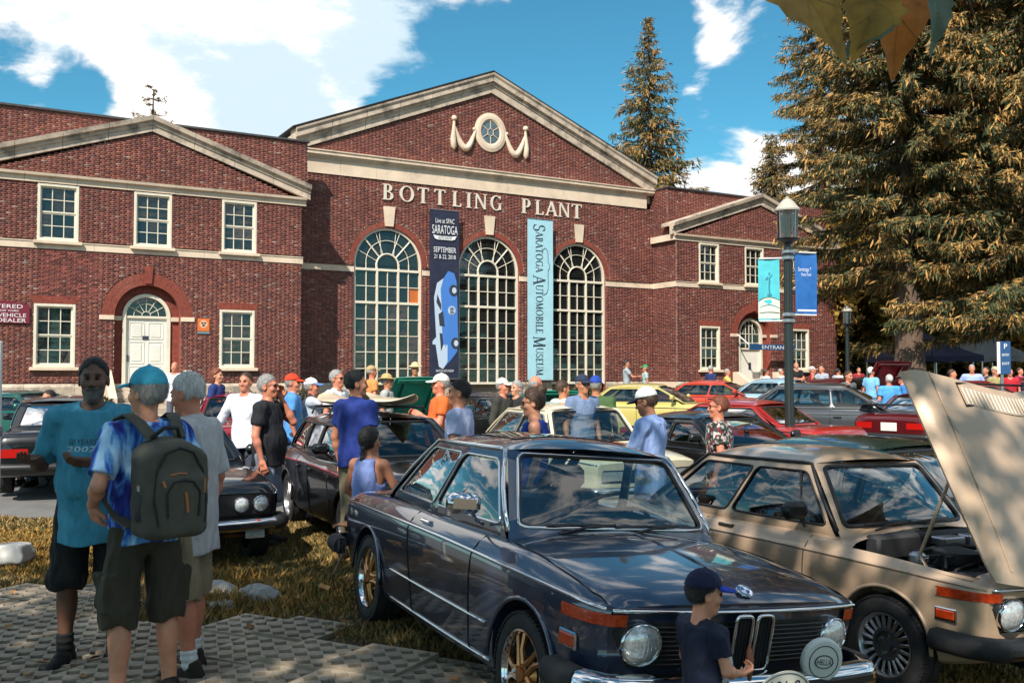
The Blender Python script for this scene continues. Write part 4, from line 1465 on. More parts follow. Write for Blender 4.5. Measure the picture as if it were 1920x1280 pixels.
GB = 'golden trees behind the canopies'
for i, (x, y, H, R3, lab) in enumerate([
        (15.3, 52, 9.5, (3.2, 3.0, 4.0), 'golden tree right against the end of the far brick wing'),
        (18.0, 55, 11.5, (3.6, 3.4, 5.0), 'golden tree behind the big spruce trunk, between wing and navy canopy'),
        (21.5, 52, 8.5, (3.4, 3.0, 3.7), 'low golden tree directly over the navy canopy'),
        (25.5, 56, 9.0, (3.8, 3.4, 4.2), 'golden tree between the navy and grey canopies'),
        (30.5, 57, 10, (4.2, 3.6, 4.6), 'golden tree behind the grey canopy peak'),
        (36.0, 60, 11, (4.5, 4.0, 5.0), 'golden tree at the far right edge of the row')]):
    broadleaf(x, y, H, R3, 40 + i, lab, GOLD, 12000, .20, .2, GB)
for i, (x, y, H, R3, lab) in enumerate([
        (26, 74, 16, (7, 5, 8), 'dark green tree deep behind the golden trees, left one'),
        (40, 76, 17, (8, 5, 8.5), 'dark green tree deep behind the golden trees, right one'),
        (21, 84, 7, (7, 4, 4.5), 'low dark bush-like tree at the end of the park, left of the canopies'),
        (33, 84, 7.5, (7.5, 4, 5), 'low dark bush-like tree at the end of the park, behind the canopies'),
        (46, 84, 8, (8, 4, 5), 'low dark bush-like tree at the end of the park, right of the canopies')]):
    broadleaf(x, y, H, R3, 60 + i, lab, GREEN, 9000, .4, .3, 'dark trees deep in the park')

# shrubs in the bed along the building
M_SHRUB = M_LEAF
for i in range(16):
    t = (-.5, .9, 2.2, 3.4, 7.6, 8.8, 10.2, 11.6, 12.9, 16.9, 20.4, 22.0, 26.6, 27.6, 28.6, 30.1)[i]
    off = 2.2 if t < 10.9 else (1.2 if t < 28 else 2.4)
    p = Matrix.Rotation(rad(30), 4, 'Z') @ Vector((t, -off, 0)) + Vector((-17.04, 29.52, 0))
    V, C = leaf_cloud(900, (.7, .6, .42), 8, .07, [(.09, .085, .03), (.14, .11, .04), (.05, .06, .02), (.2, .15, .06)], 90 + i)
    o = soup('shrub', V + np.array((0, 0, .36)), 4, M_SHRUB, C)
    o.location = (p.x, p.y, gzf(p.x, p.y))
    tag(o, 'low dry shrub in the bed at the foot of the brick wall', 'shrub', 'low shrubs along the brick building')

# ---- shade trees round the photographer: one stretches leaves into the top of the view
SHADE = [(.045, .075, .02), (.07, .10, .028), (.11, .11, .03)]
T = empty('plane_tree', (-4.6, -5.2, 0), 0, 'big leafed tree overhead whose ochre leaves hang into the top right of the view', 'tree')
mb, pts = trunk_mesh(6.5, .38, .24, 2, .02)
for (q, r_) in (((-3, 2, 9), .15), ((2.5, 3.5, 8.2), .15), ((0, -3, 9.5), .15), ((5.2, 6.2, 3.9), .1), ((1, 5, 8.5), .12)):
    p = Vector(pts[11 if q[2] > 6 else 9])
    mb.tube([p, p.lerp(Vector(q), .5) + Vector((0, 0, .5)), q], [r_ * 1.1, r_ * .7, r_ * .3], 7)
mb.tube([(5.2, 6.2, 3.9), (5.35, 6.9, 3.2), (5.6, 7.35, 2.92)], [.03, .014, .006], 6)
mb.tube([(5.35, 6.9, 3.2), (5.55, 7.3, 2.86), (5.68, 7.42, 2.70)], [.012, .006, .003], 5)
mb.build('trunk', M_BARK, T, smooth=60)
V, C = leaf_cloud(11000, (4.7, 5.0, 3.2), 44, .135, SHADE, 5)
V = V + np.array((.3, 2.0, 9.2))
soup('crown', V, 4, M_LEAF, C, T)


def shade_tree(x, y, c, R3, seed, n, label):
    T = empty('broadleaf_tree', (x, y, 0), 0, label, 'tree', 'shade trees around the photographer')
    mb, pts = trunk_mesh(c[2], .32, .15, seed, .02)
    mb.build('trunk', M_BARK, T, smooth=60)
    V, C = leaf_cloud(n, R3, 40, .16, SHADE, seed)
    soup('crown', V + np.array(c), 4, M_LEAF, C, T)


shade_tree(1.5, -10.5, (-1.2, .2, 9.0), (4.6, 4.0, 3.0), 21, 7000, 'leafy shade tree standing behind the photographer')
shade_tree(-13.5, -4.5, (.5, .5, 9), (5, 5, 3.5), 22, 7000, 'leafy shade tree standing off to the left of the photographer')
shade_tree(12, -9, (0, 0, 8.5), (5.5, 5, 4.2), 23, 6500, 'leafy shade tree standing off to the right behind the photographer')

# big lobed leaves close by
M_BIGLEAF = mat('ochre_leaf', (.42, .25, .05), .55, noise=(14, .35), noise2=(9, .5, (.10, .08, .02), .55))
M_BIGLEAF2 = mat('green_leaf', (.12, .19, .13), .5, noise=(14, .35))
M_BIGLEAF3 = mat('rust_leaf', (.42, .15, .03), .55, noise=(16, .4))
for m_ in (M_BIGLEAF, M_BIGLEAF2, M_BIGLEAF3):
    nt = m_.node_tree; pb = nt.nodes['Principled BSDF']; tl = nt.nodes.new('ShaderNodeBsdfTranslucent'); mx = nt.nodes.new('ShaderNodeMixShader')
    mx.inputs[0].default_value = .5
    nt.links.new(pb.inputs['Base Color'].links[0].from_socket, tl.inputs['Color'])
    nt.links.new(pb.outputs[0], mx.inputs[1]); nt.links.new(tl.outputs[0], mx.inputs[2]); nt.links.new(mx.outputs[0], nt.nodes['Material Output'].inputs['Surface'])
M_VEIN = mat('leaf_vein', (.30, .22, .08), .6)
half = [(0, -.02), (.10, -.10), (.22, -.06), (.34, -.10), (.36, .02), (.52, .08), (.42, .18), (.47, .30), (.36, .34), (.30, .44), (.24, .52), (.20, .62), (.13, .72), (.10, .84), (.0, 1.0)]


def big_leaf(P, tip, nrm, size, m):
    """leaf with its stalk end at P pointing along tip"""
    t = Vector(tip).normalized(); n = Vector(nrm); n = (n - t * n.dot(t)).normalized(); s = t.cross(n)
    mb = MB()

    def q(u, v): return Vector(P) + (s * u + t * v) * size + n * size * (.10 * abs(u) * 2 - .28 * (v - .3) ** 2 + .02 * sin(9 * u + 7 * v))
    L_ = []
    for sd in (-1, 1):
        for i in range(len(half) - 1):
            (u0, v0), (u1, v1) = half[i], half[i + 1]
            for k in range(4):
                a, b = k / 4, (k + 1) / 4
                mb.add([q(sd * u0 * a, v0 if a else (v0)), q(sd * u0 * b, v0), q(sd * u1 * b, v1), q(sd * u1 * a, v1)], [(0, 1, 2, 3) if sd > 0 else (3, 2, 1, 0)])
    for e in ((0, .96), (.42, .26), (-.42, .26), (.30, -.06), (-.30, -.06), (.22, .56), (-.22, .56)):
        st = (0, 0.02) if abs(e[0]) != .22 else (0, .28)
        mb.tube([q(st[0] + (e[0] - st[0]) * k, st[1] + (e[1] - st[1]) * k) - n * .0015 for k in (0, .35, .7, 1)], [.0022, .0016, .0012, .0006], 4, m=1)
    mb.tube([q(0, 0), q(0.02, -.2), Vector(P) - t * size * .38 + Vector((0, 0, size * .1))], .0016, 5, m=1)
    o = mb.build('leaf', [m, M_VEIN], T, smooth=60)
    return o


o0 = Vector((4.6, 5.2, 0))
for (px, py, Z, tip, nrm, s_, m) in ((1480, -62, 1.95, (.66, .1, -.75), (.3, -1, .4), .235, M_BIGLEAF), (1655, -12, 2.0, (-.35, .1, -.9), (-.1, -1, .3), .14, M_BIGLEAF),
                                     (1668, 38, 2.02, (-.75, .2, -.50), (.3, -.6, .9), .12, M_BIGLEAF2), (1690, -30, 2.2, (.05, .1, -1), (.2, -1, .1), .21, M_BIGLEAF3),
                                     (1765, -20, 2.1, (.05, .1, -1), (.9, -1, .1), .14, M_BIGLEAF2), (1560, -60, 2.1, (-.1, .1, -1), (.0, -1, .2), .13, M_BIGLEAF)):
    big_leaf(o0 + Vector(((px - 960) / 1800 * Z, Z, 1.85 + (705 - py) / 1800 * Z)), tip, nrm, s_, m)
# ================================================================== CARS
def paint(name, col, metal=.0, rough=.32, noise=.06):
    return mat(name, col, rough, metal, noise=(2.2, noise), coat=1.0, spec=.5)


M_INT = mat('dark_interior', (.022, .022, .025), .7, noise=(9, .3))
M_INTB = mat('blue_grey_vinyl', (.05, .065, .09), .5, noise=(12, .25))
M_INTT = mat('tan_vinyl', (.22, .15, .085), .55, noise=(10, .25))
M_TYRE = M_RUBBER
M_GOLD = mat('gold_alloy', (.50, .24, .09), .3, .85)
M_ALLOY = mat('silver_alloy', (.50, .50, .52), .28, .9)
M_ALLOYD = mat('grey_alloy', (.20, .20, .21), .35, .8)
M_PLATE = mat('licence_plate', (.75, .72, .62), .5)
M_BLUEP = mat('badge_blue', (.01, .10, .45), .3)

WHEELS = {}


def wheel_meshes(kind, R_, w):
    k = (kind, R_, w)
    if k in WHEELS: return WHEELS[k]
    rr = {'gold': .70, 'turbine': .645, 'cross': .70, 'disc': .62}[kind] * R_
    AX = Matrix.Rotation(pi / 2, 4, 'X')   # local z -> -y : outside faces -y
    t = MB()
    pr = [(rr, -w * .42), (rr + .012, -w * .48), (R_ - .035, -w * .5), (R_ - .012, -w * .44), (R_, -w * .34), (R_ + .001, -.006), (R_ - .007, -.004), (R_ - .007, .004), (R_ + .001, .006), (R_, w * .34), (R_ - .012, w * .44), (R_ - .035, w * .5), (rr + .012, w * .48), (rr, w * .42)]
    t.lathe(pr, 44, 0, AX, closed=True)
    for i in range(64):   # tread blocks at the shoulder
        a = 2 * pi * i / 64
        for s in (-1, 1):
            t.box(((R_ - .006) * cos(a), s * w * .40, (R_ - .006) * sin(a)), (.013, .03, .020), rot=Matrix.Rotation(-a, 4, 'Y'))
    tyre = t.mesh('tyre', M_TYRE, 35)
    m1, m2 = {'gold': (M_GOLD, M_CHROME), 'turbine': (M_ALLOYD, M_ALLOY), 'cross': (M_ALLOY, M_ALLOY), 'disc': (M_STEEL, M_CHROME)}[kind]
    q = MB()
    q.lathe([(rr + .004, w * .47), (rr - .006, w * .475), (rr - .014, w * .40), (rr - .02, w * .25), (rr - .028, w * .05)], 44, 1, AX, cap=False)
    q.lathe([(rr - .028, w * .05), (rr - .03, -w * .4)], 36, 2, AX, cap=False)
    q.lathe([(rr - .03, -w * .12), (0, -w * .12)], 30, 2, AX, cap=False)
    yo = w * .30
    if kind == 'gold':
        for i in range(5):
            a = 2 * pi * i / 5 + .31
            for s in (-1, 1):
                b = a + s * .16; b2 = a + s * .085
                q.tube([((.05) * cos(b2 + s * .4), -yo - .012, .05 * sin(b2 + s * .4)), (rr * .55 * cos(b), -yo - .008, rr * .55 * sin(b)), ((rr - .012) * cos(a + s * .20), -yo + .012, (rr - .012) * sin(a + s * .20))], [.017, .014, .017], 6)
        q.lathe([(.085, yo - .02), (.07, yo + .01), (.035, yo + .016), (.033, yo + .036), (0, yo + .038)], 20, 0, AX)
        for i in range(4):
            a = 2 * pi * i / 4
            q.lathe([(.010, 0), (.010, yo + .016), (0, yo + .018)], 8, 2, Matrix.Translation((.056 * cos(a), 0, .056 * sin(a))) @ AX)
    elif kind == 'turbine':
        for i in range(20):
            a = 2 * pi * i / 20
            M = Matrix.Rotation(-a, 4, 'Y') @ Matrix.Translation(((rr * .52 + rr - .02) / 2, -yo, 0)) @ Matrix.Rotation(.45, 4, 'X')
            o_ = q.M; q.M = M
            q.box((0, 0, 0), (rr * .46, .012, .024), 1, bev=.004)
            q.M = o_
        q.lathe([(rr * .54, yo - .02), (rr * .52, yo + .008), (rr * .42, yo + .010), (rr * .40, yo - .012), (rr * .2, yo - .012), (rr * .19, yo + .012), (.0, yo + .014)], 30, 0, AX)
        for i in range(4):
            a = 2 * pi * i / 4 + .4
            q.lathe([(.011, 0), (.011, yo + .004), (0, yo + .005)], 8, 1, Matrix.Translation((rr * .31 * cos(a), 0, rr * .31 * sin(a))) @ AX)
    elif kind == 'cross':
        for i in range(10):
            a = 2 * pi * i / 10
            for s in (-1, 1):
                q.tube([(.05 * cos(a), -yo, .05 * sin(a)), ((rr - .02) * cos(a + s * .24), -yo + .01, (rr - .02) * sin(a + s * .24))], .011, 5)
        q.lathe([(.075, yo - .02), (.07, yo + .008), (0, yo + .012)], 16, 0, AX)
    else:
        q.lathe([(rr - .02, yo - .03), (rr * .8, yo), (rr * .5, yo - .01), (rr * .35, yo + .02), (0, yo + .03)], 24, 0, AX)
    rim = q.mesh('rim', [m1, m2, M_DARK], 40)
    h = MB(); h.lathe([(rr * .5, -w * .3), (rr * .5, -w * .16), (0, -w * .16)], 20, 0, AX)
    hub = h.mesh('wheel', M_STEEL, 40)
    WHEELS[k] = (hub, tyre, rim)
    return WHEELS[k]


def add_wheel(P, kind, R_, w, x, y, z, steer=0.0):
    hub, ty, rim = wheel_meshes(kind, R_, w)
    h = link('wheel', hub, P, (x, y, z))
    h.rotation_euler = (0, rng.uniform(0, 1), (0 if y < 0 else pi) + steer)
    link('tyre', ty, h); link('rim', rim, h)


def ray_poly(c, a, poly):
    dx, dy = cos(a), sin(a)
    best = None
    n = len(poly)
    for i in range(n):
        x1, y1 = poly[i][0] - c[0], poly[i][1] - c[1]; x2, y2 = poly[(i + 1) % n][0] - c[0], poly[(i + 1) % n][1] - c[1]
        ex, ey = x2 - x1, y2 - y1
        den = dx * ey - dy * ex
        if abs(den) < 1e-12: continue
        t = (x1 * ey - y1 * ex) / den
        u = (x1 * dy - y1 * dx) / den
        if t > 0 and -1e-6 <= u <= 1 + 1e-6 and (best is None or t < best): best = t
    return (c[0] + dx * best, c[1] + dy * best)


def rounded(poly, r, n=4):
    out = []
    k = len(poly)
    for i in range(k):
        p = Vector(poly[i]); a = Vector(poly[i - 1]) - p; b = Vector(poly[(i + 1) % k]) - p
        q = min(r, a.length * .45, b.length * .45)
        pa = p + a.normalized() * q; pb = p + b.normalized() * q
        for j in range(n + 1):
            t = j / n
            out.append(tuple(pa * (1 - t) ** 2 + p * 2 * t * (1 - t) + pb * t * t))
    return out


def cell(body, glass, trim, poly, hole, fn, m_trim=0, trim_r=.009, rad_=.05, inset=.008):
    """pillar ring between poly and hole; pane in the hole; trim round the hole. fn(a, b, off) -> 3D"""
    h = rounded(hole, rad_)
    c = (sum(p[0] for p in h) / len(h), sum(p[1] for p in h) / len(h))
    angs = sorted([atan2(p[1] - c[1], p[0] - c[0]) for p in h] + [atan2(p[1] - c[1], p[0] - c[0]) + 1e-7 for p in poly])
    ri = [ray_poly(c, a, h) for a in angs]; ro = [ray_poly(c, a, poly) for a in angs]
    for i in range(len(angs)):
        j = (i + 1) % len(angs)
        k = 2
        for s in range(k):
            L_ = lambda p, q, t: (p[0] + (q[0] - p[0]) * t, p[1] + (q[1] - p[1]) * t)
            a0, a1 = L_(ri[i], ro[i], s / k), L_(ri[i], ro[i], (s + 1) / k); b0, b1 = L_(ri[j], ro[j], s / k), L_(ri[j], ro[j], (s + 1) / k)
            body.add([fn(*a0, 0), fn(*a1, 0), fn(*b1, 0), fn(*b0, 0)], [(0, 1, 2, 3)])
        body.add([fn(*ri[i], 0), fn(*ri[j], 0), fn(*ri[j], -.03), fn(*ri[i], -.03)], [(0, 1, 2, 3)])
    steps = [1.01, .8, .55, .28]
    n = len(ri)
    vs = []
    for s in steps:
        for p in ri: vs.append(fn(c[0] + (p[0] - c[0]) * s, c[1] + (p[1] - c[1]) * s, -inset))
    vs.append(fn(c[0], c[1], -inset))
    fs = []
    for k in range(len(steps) - 1):
        for i in range(n):
            j = (i + 1) % n
            fs.append((k * n + i, k * n + j, (k + 1) * n + j, (k + 1) * n + i))
    k = len(steps) - 1
    for i in range(n): fs.append((k * n + i, k * n + (i + 1) % n, len(vs) - 1))
    glass.add(vs, fs)
    if trim is not None:
        trim.tube([fn(p[0], p[1], .002) for p in ri], trim_r, 6, m_trim, closed=True)


def cut_arches(me, cuts, R_):
    """cut wheel openings: boolean with cylinders"""
    o = bpy.data.objects.new('body', me); COL.objects.link(o)
    q = MB()
    for x, y, z in cuts:
        pr = [(R_, -.26), (R_, .4)]
        M = Matrix.Translation((x, y, z)) @ Matrix.Rotation(pi / 2 if y < 0 else -pi / 2, 4, 'X')
        q.lathe(pr, 40, 0, M)
    cm = q.mesh('cut', M_DARK)
    co = bpy.data.objects.new('cut', cm); COL.objects.link(co)
    md = o.modifiers.new('b', 'BOOLEAN'); md.object = co; md.operation = 'DIFFERENCE'; md.solver = 'EXACT'
    dg = bpy.context.evaluated_depsgraph_get()
    res = bpy.data.meshes.new_from_object(o.evaluated_get(dg))
    bpy.data.objects.remove(o); bpy.data.objects.remove(co)
    return res


K02 = dict(
    xs=[-2.13, -2.08, -1.95, -1.25, 0, 1.0, 1.55, 1.80, 1.92, 1.97],
    w=[.64, .70, .745, .785, .797, .785, .765, .745, .722, .69],
    zc=[.74, .755, .77, .795, .80, .785, .768, .758, .752, .748],
    ze=[.775, .81, .845, .88, .89, .885, .848, .815, .788, .768],
    zd=[.79, .835, .872, .91, .93, .945, .90, .855, .815, .785],
    zs=[.36, .31, .27, .21, .20, .205, .25, .29, .33, .37],
    bow=.10, lean=.16, axle=1.25, track=.665, wr=.30, ww=.175, arch=.345,
    fx=(.80, .88), fz=.925, fy=.665, tx=(.47, .54), tz=1.345, ty=.555,
    rx=(-.62, -.72), rz=1.335, ry=.53, bx=(-1.25, -1.40), bz=.92, by=.62, crown=.055,
    pillars=[(-.24, .01)], doors=1)


def car(name, label, loc, yaw, P, pm, glass=M_GLASS, wheel='disc', pitch=0.0, roll=0.0, interior=M_INT, group=None, trim=M_CHROME, cat='car', hood_open=False, detail=True, front='plain', rear='plain', rubber=False, roofm=None, beltm=None, steer=0.0, vent=False):
    """car under an Empty, x forward, y left, origin on the ground under the middle of the wheelbase"""
    E_ = empty(name, loc, 0, label, cat, group)
    E_.rotation_euler = (roll, pitch, yaw)
    L0 = P['xs'][0]; L1 = P['xs'][-1]
    nst = 60 if detail else 34
    X = np.unique(np.concatenate([np.linspace(L0, L0 + .2, 8), np.linspace(L0 + .2, L1 - .25, nst), np.linspace(L1 - .25, L1, 9)]))
    I = {k: pchip(P['xs'], P[k], X) for k in ('w', 'zc', 'ze', 'zd', 'zs')}
    bow, lean = P['bow'], P['lean']

    def shape(x, y, z):
        f = float(np.clip((x - (L1 - .55)) / .55, 0, 1)) ** 2
        g = float(np.clip(((L0 + .5) - x) / .5, 0, 1)) ** 2
        w = P['w'][4]
        return (x + f * (lean * (z - .62) - bow * (y / w) ** 2) + g * (bow * .5 * (y / w) ** 2), y, z)

    def section(i):
        w, zc, ze, zd, zs = (I[k][i] for k in ('w', 'zc', 'ze', 'zd', 'zs'))
        zm = zs + (zc - zs) * .55
        return [(0, zs), (w - .22, zs), (w - .085, zs + .008), (w - .05, zs + .03), (w - .028, zs + .10), (w - .004, zm), (w + .006, zm + (zc - zm) * .5), (w + .004, zc - .035), (w, zc - .012), (w - .004, zc),
                (w - .016, zc + .014), (w - .05, zc + (ze - zc) * .62), (w - .085, ze - .012), (w - .125, ze), (w * .62, ze + (zd - ze) * .52), (w * .32, ze + (zd - ze) * .88), (0, zd)]
    S = [section(i) for i in range(len(X))]
    n = len(S[0])
    loops = []
    for i, x in enumerate(X):
        half = S[i]
        ring = [(-y, z) for y, z in half] + [(y, z) for y, z in half[1:-1]][::-1]
        loops.append([shape(x, y, z) for y, z in ring])
    b = MB()
    b.grid(loops, cv=True, flip=False)
    # end caps, strip by strip
    for i, fl in ((0, True), (len(X) - 1, False)):
        half = S[i]
        Q = [[shape(X[i], -y + 2 * y * k / 8, z) for k in range(9)] for y, z in half]
        b.grid(Q, flip=fl)
    me = b.mesh('body', [pm, M_DARK])
    import bmesh
    bm_ = bmesh.new(); bm_.from_mesh(me)
    bmesh.ops.remove_doubles(bm_, verts=bm_.verts, dist=1e-5)
    bmesh.ops.recalc_face_normals(bm_, faces=bm_.faces)
    bm_.to_mesh(me); bm_.free()
    A = P['axle']; tr = P['track']; wr = P['wr']
    cuts = [(A, -.78, wr + .012), (A, .78, wr + .012), (-A, -.78, wr + .012), (-A, .78, wr + .012)]
    me = cut_arches(me, cuts, P['arch'])
    bm_ = bmesh.new(); bm_.from_mesh(me)
    kill = []
    fx, bx = P['fx'], P['bx']
    for f in bm_.faces:
        c = f.calc_center_median()
        for x, y, z in cuts:
            if abs(math.hypot(c.x - x, c.z - z) - P['arch']) < .02 and abs(f.normal.y) < .5 and abs(c.y) < P['w'][4] - .002 or (math.hypot(c.x - x, c.z - z) < P['arch'] - .02 and abs(c.y) < .6):
                f.material_index = 1
        zt = float(np.interp(c.x, X, I['ze']))
        t = (c.x - bx[0]) / (fx[0] - bx[0])
        if c.z > zt - .02 and bx[0] - .02 < c.x < fx[0] + .0 and abs(c.y) < (P['by'] + (P['fy'] - P['by']) * t) - .0 and f.normal.z > .3: kill.append(f)
        elif hood_open and c.z > zt - .03 and fx[0] + .16 < c.x < L1 - .16 and abs(c.y) < float(np.interp(c.x, X, I['w'])) - .045 and f.normal.z > .3: kill.append(f)
    bmesh.ops.delete(bm_, geom=kill, context='FACES')
    bm_.to_mesh(me); bm_.free()
    me.materials.clear(); me.materials.append(pm); me.materials.append(M_DARK)
    me.polygons.foreach_set('use_smooth', [True] * len(me.polygons))
    me.set_sharp_from_angle(angle=rad(32))
    body = link('body', me, E_)

    # ---------------- greenhouse
    roofm = roofm or pm
    gb = MB(); tb = MB()
    fxz, txz = P['fx'], P['tx']

    def side(s):
        A_, B_, C_, D_ = (fxz[0], P['fz'], P['fy']), (txz[0], P['tz'], P['ty']), (P['rx'][0], P['rz'], P['ry']), (bx[0], P['bz'], P['by'])

        def fn(x, z, off):
            t = min(1, max(0, (z - P['bz']) / (P['tz'] - P['bz'])))
            xa = D_[0] + (C_[0] - D_[0]) * t; xb = A_[0] + (B_[0] - A_[0]) * t
            u = (x - xa) / (xb - xa)
            ybot = D_[2] + (A_[2] - D_[2]) * u + .055 * 4 * u * (1 - u)
            ytop = C_[2] + (B_[2] - C_[2]) * u + .035 * 4 * u * (1 - u)
            y = ybot + (ytop - ybot) * t + .022 * sin(pi * t) + off
            return (x, s * y, z)
        return fn
    zb, zt = P['bz'], P['tz']

    def xa_(z):
        t = (z - P['fz']) / (zt - P['fz']); return fxz[0] + (txz[0] - fxz[0]) * t

    def xd_(z):
        t = (z - P['bz']) / (P['rz'] - P['bz']); return bx[0] + (P['rx'][0] - bx[0]) * t
    pil = P['pillars']
    zlo, zhi = zb + .03, P['rz'] - .045
    for s in (-1, 1):
        fn = side(s)
        edges_b = [fxz[0]] + [p[0] for p in pil] + [bx[0]]
        edges_t = [txz[0]] + [p[1] for p in pil] + [P['rx'][0]]
        for k in range(len(edges_b) - 1):
            last = k == len(edges_b) - 2
            poly = [(edges_b[k], zb - .06), (edges_t[k], zt if k == 0 else (zt + P['rz']) / 2), (edges_t[k + 1], P['rz'] if last else (zt + P['rz']) / 2), (edges_b[k + 1], zb - .06)]
            f0 = .055 if k == 0 else .02
            f1 = P.get('cpil', .10) if last else .02

            def ed(eb, et, z): return eb + (et - eb) * (z - zb) / (zt - zb)
            hole = [(ed(edges_b[k], edges_t[k], zlo) - f0 * 1.2, zlo), (ed(edges_b[k], edges_t[k], zhi) - f0, zhi), (ed(edges_b[k + 1], edges_t[k + 1], zhi) + f1 * .9, zhi), (ed(edges_b[k + 1], edges_t[k + 1], zlo) + f1 * 1.5, zlo)]
            g = MB()
            tt = MB()
            cell(gb, g, tt, poly, hole, fn, 0, .008 if detail else .012, .05)
            go = g.build('side_window', glass, E_, smooth=180)
            if detail or trim is not M_CHROME: tt.build('trim', trim, go, smooth=180)
            else: tt.build('trim', trim, go, smooth=180)
            if vent and k == 0:
                q = MB(); xv = edges_b[k] - .30
                q.tube([fn(xv, zlo, 0), fn(xv - .10, zhi, 0)], .010, 6); q.build('vent_bar', trim, go)
        if detail or True:   # rail above the side windows
            q = MB()
            pts = [fn(xa_(z), z, .004) for z in np.linspace(P['fz'], zt, 5)] + [fn(txz[0] + (P['rx'][0] - txz[0]) * u, zt + (P['rz'] - zt) * u + .004, .004) for u in np.linspace(.05, 1, 9)] + [fn(xd_(z), z, .004) for z in np.linspace(P['rz'], zb, 5)[1:]]
            q.tube(pts, .013, 6); q.build('roof_rail', trim if detail else pm, E_, smooth=180)

    def screen(front):
        if front: (x0, xc0), z0, y0, (x1, xc1), z1, y1 = fxz, P['fz'], P['fy'], txz, P['tz'], P['ty']
        else: (x0, xc0), z0, y0, (x1, xc1), z1, y1 = bx, P['bz'], P['by'], P['rx'], P['rz'], P['ry']

        def fn(a, v, off):
            yw = y0 + (y1 - y0) * v
            x = (x0 + (xc0 - x0) * (1 - a * a)) * (1 - v) + (x1 + (xc1 - x1) * (1 - a * a)) * v
            bul = .03 * sin(pi * min(1, max(0, v)))
            z = z0 + (z1 - z0) * v + (.03 * v + (.02 if front else .0) * 0) * (1 - a * a)
            sg = 1 if front else -1
            return (x + sg * (bul + off * .8), a * yw, z + off * .5 + bul * .4)
        return fn
    for front_ in (True, False):
        fn = screen(front_)
        g = MB(); tt = MB()
        poly = [(-1, -.15), (1, -.15), (1, 1), (-1, 1)]
        if front_: hole = [(-.93, .05), (.93, .05), (.90, .93), (-.90, .93)]
        else: hole = [(-.86, .12), (.86, .12), (.84, .88), (-.84, .88)]
        cell(gb, g, tt, poly, hole, fn, 0, .011, .09)
        go = g.build('windscreen' if front_ else 'rear_window', glass, E_, smooth=180)
        tt.build('trim', M_BLACK if not detail else (trim if front_ else M_BLACK), go, smooth=180)
        if front_:
            q = MB()   # black rubber seal inside the bright strip
            q.tube([fn(p[0] * .985, .5 + (p[1] - .5) * .97, .001) for p in rounded(hole, .09, 5)], .012, 5, closed=True); q.build('seal', M_BLACK, go)
            for s0, s1 in ((.62, -.02), (-.06, -.64)):   # wipers
                q = MB()
                q.tube([fn(s1 + .04, -.03, .03), fn((s0 + s1) / 2, .05, .03), fn(s0 - .05, .075, .026)], .008, 5)
                q.tube([fn(s1 - .05, .065, .02), fn(s0, .085, .02)], .008, 5)
                if detail: q.build('wiper', M_BLACK, E_)
    gb.build('pillars', pm, E_, smooth=45)
    # roof
    q = MB()
    nu, nv = 18, 15
    Pq = []
    for i in range(nu):
        u = i / (nu - 1); row = []
        for j in range(nv):
            e = -1 + 2 * j / (nv - 1)
            xf = txz[0] + (txz[1] - txz[0]) * (1 - e * e); xr = P['rx'][0] + (P['rx'][1] - P['rx'][0]) * (1 - e * e)
            x = xf + (xr - xf) * u
            y = (P['ty'] + (P['ry'] - P['ty']) * u + .035 * 4 * u * (1 - u)) * e
            zr = zt + (P['rz'] - zt) * u + .03 * (1 - e * e)
            z = zr + P['crown'] * (1 - abs(e) ** 2.6) * (1 - abs(2 * u - 1) ** 3.2) + .012 * (1 - abs(e) ** 8) * (1 - abs(2 * u - 1) ** 12)
            row.append((x, y, z))
        Pq.append(row)
    RG = np.array(Pq)
    q.grid(Pq, flip=True)
    rf = q.build('roof', roofm, E_, smooth=180)
    # ---------------- cabin
    q = MB()
    q.box((fxz[0] - .16, 0, P['fz'] - .10), (.30, P['fy'] * 2 - .06, .18), bev=.05)
    q.build('dashboard', M_INT, E_)
    q = MB(); q.box(((fxz[0] + bx[0]) / 2, 0, .30), (fxz[0] - bx[0] + .2, 1.2, .08)); q.box((bx[0] + .05, 0, P['bz'] - .06), (.42, P['by'] * 2 - .1, .04))
    for s in (-1, 1): q.box(((fxz[0] + bx[0]) / 2, s * (P['fy'] - .01), .62), (fxz[0] - bx[0] - .1, .03, .52))
    q.build('cabin_floor', M_INT, E_)
    sx = (fxz[0] + txz[0]) / 2 - .62
    for s in (-1, 1):
        q = MB(); q.box((sx, s * .33, .50), (.50, .46, .16), bev=.06); so_ = q.build('seat', interior, E_)
        q = MB(); q.box((sx - .30, s * .33, .80), (.13, .46, .56), rot=Matrix.Rotation(-.22, 4, 'Y'), bev=.06)
        for k in range(-2, 3): q.box((sx - .225, s * .33 + k * .075, .80), (.02, .062, .44), rot=Matrix.Rotation(-.22, 4, 'Y'), bev=.01)
        q.build('backrest', interior, so_)
        q = MB(); q.box((sx - .385, s * .33, 1.15), (.09, .26, .16), rot=Matrix.Rotation(-.2, 4, 'Y'), bev=.04); q.build('headrest', interior, so_)
    q = MB(); q.box((bx[0] + .62, 0, .50), (.45, 1.1, .18), bev=.05); q.box((bx[0] + .36, 0, .74), (.16, 1.12, .5), rot=Matrix.Rotation(-.3, 4, 'Y'), bev=.06)
    q.build('rear_seat', interior, E_)
    q = MB()
    M = Matrix.Translation((fxz[0] - .42, .33, P['fz'] - .06)) @ Matrix.Rotation(rad(-62), 4, 'Y')
    q.tube([M @ Vector((.19 * cos(2 * pi * i / 24), .19 * sin(2 * pi * i / 24), 0)) for i in range(24)], .013, 6, closed=True)
    for a in (0, 2.1, 4.2): q.tube([M @ Vector((0, 0, -.02)), M @ Vector((.18 * cos(a), .18 * sin(a), 0))], .012, 5)
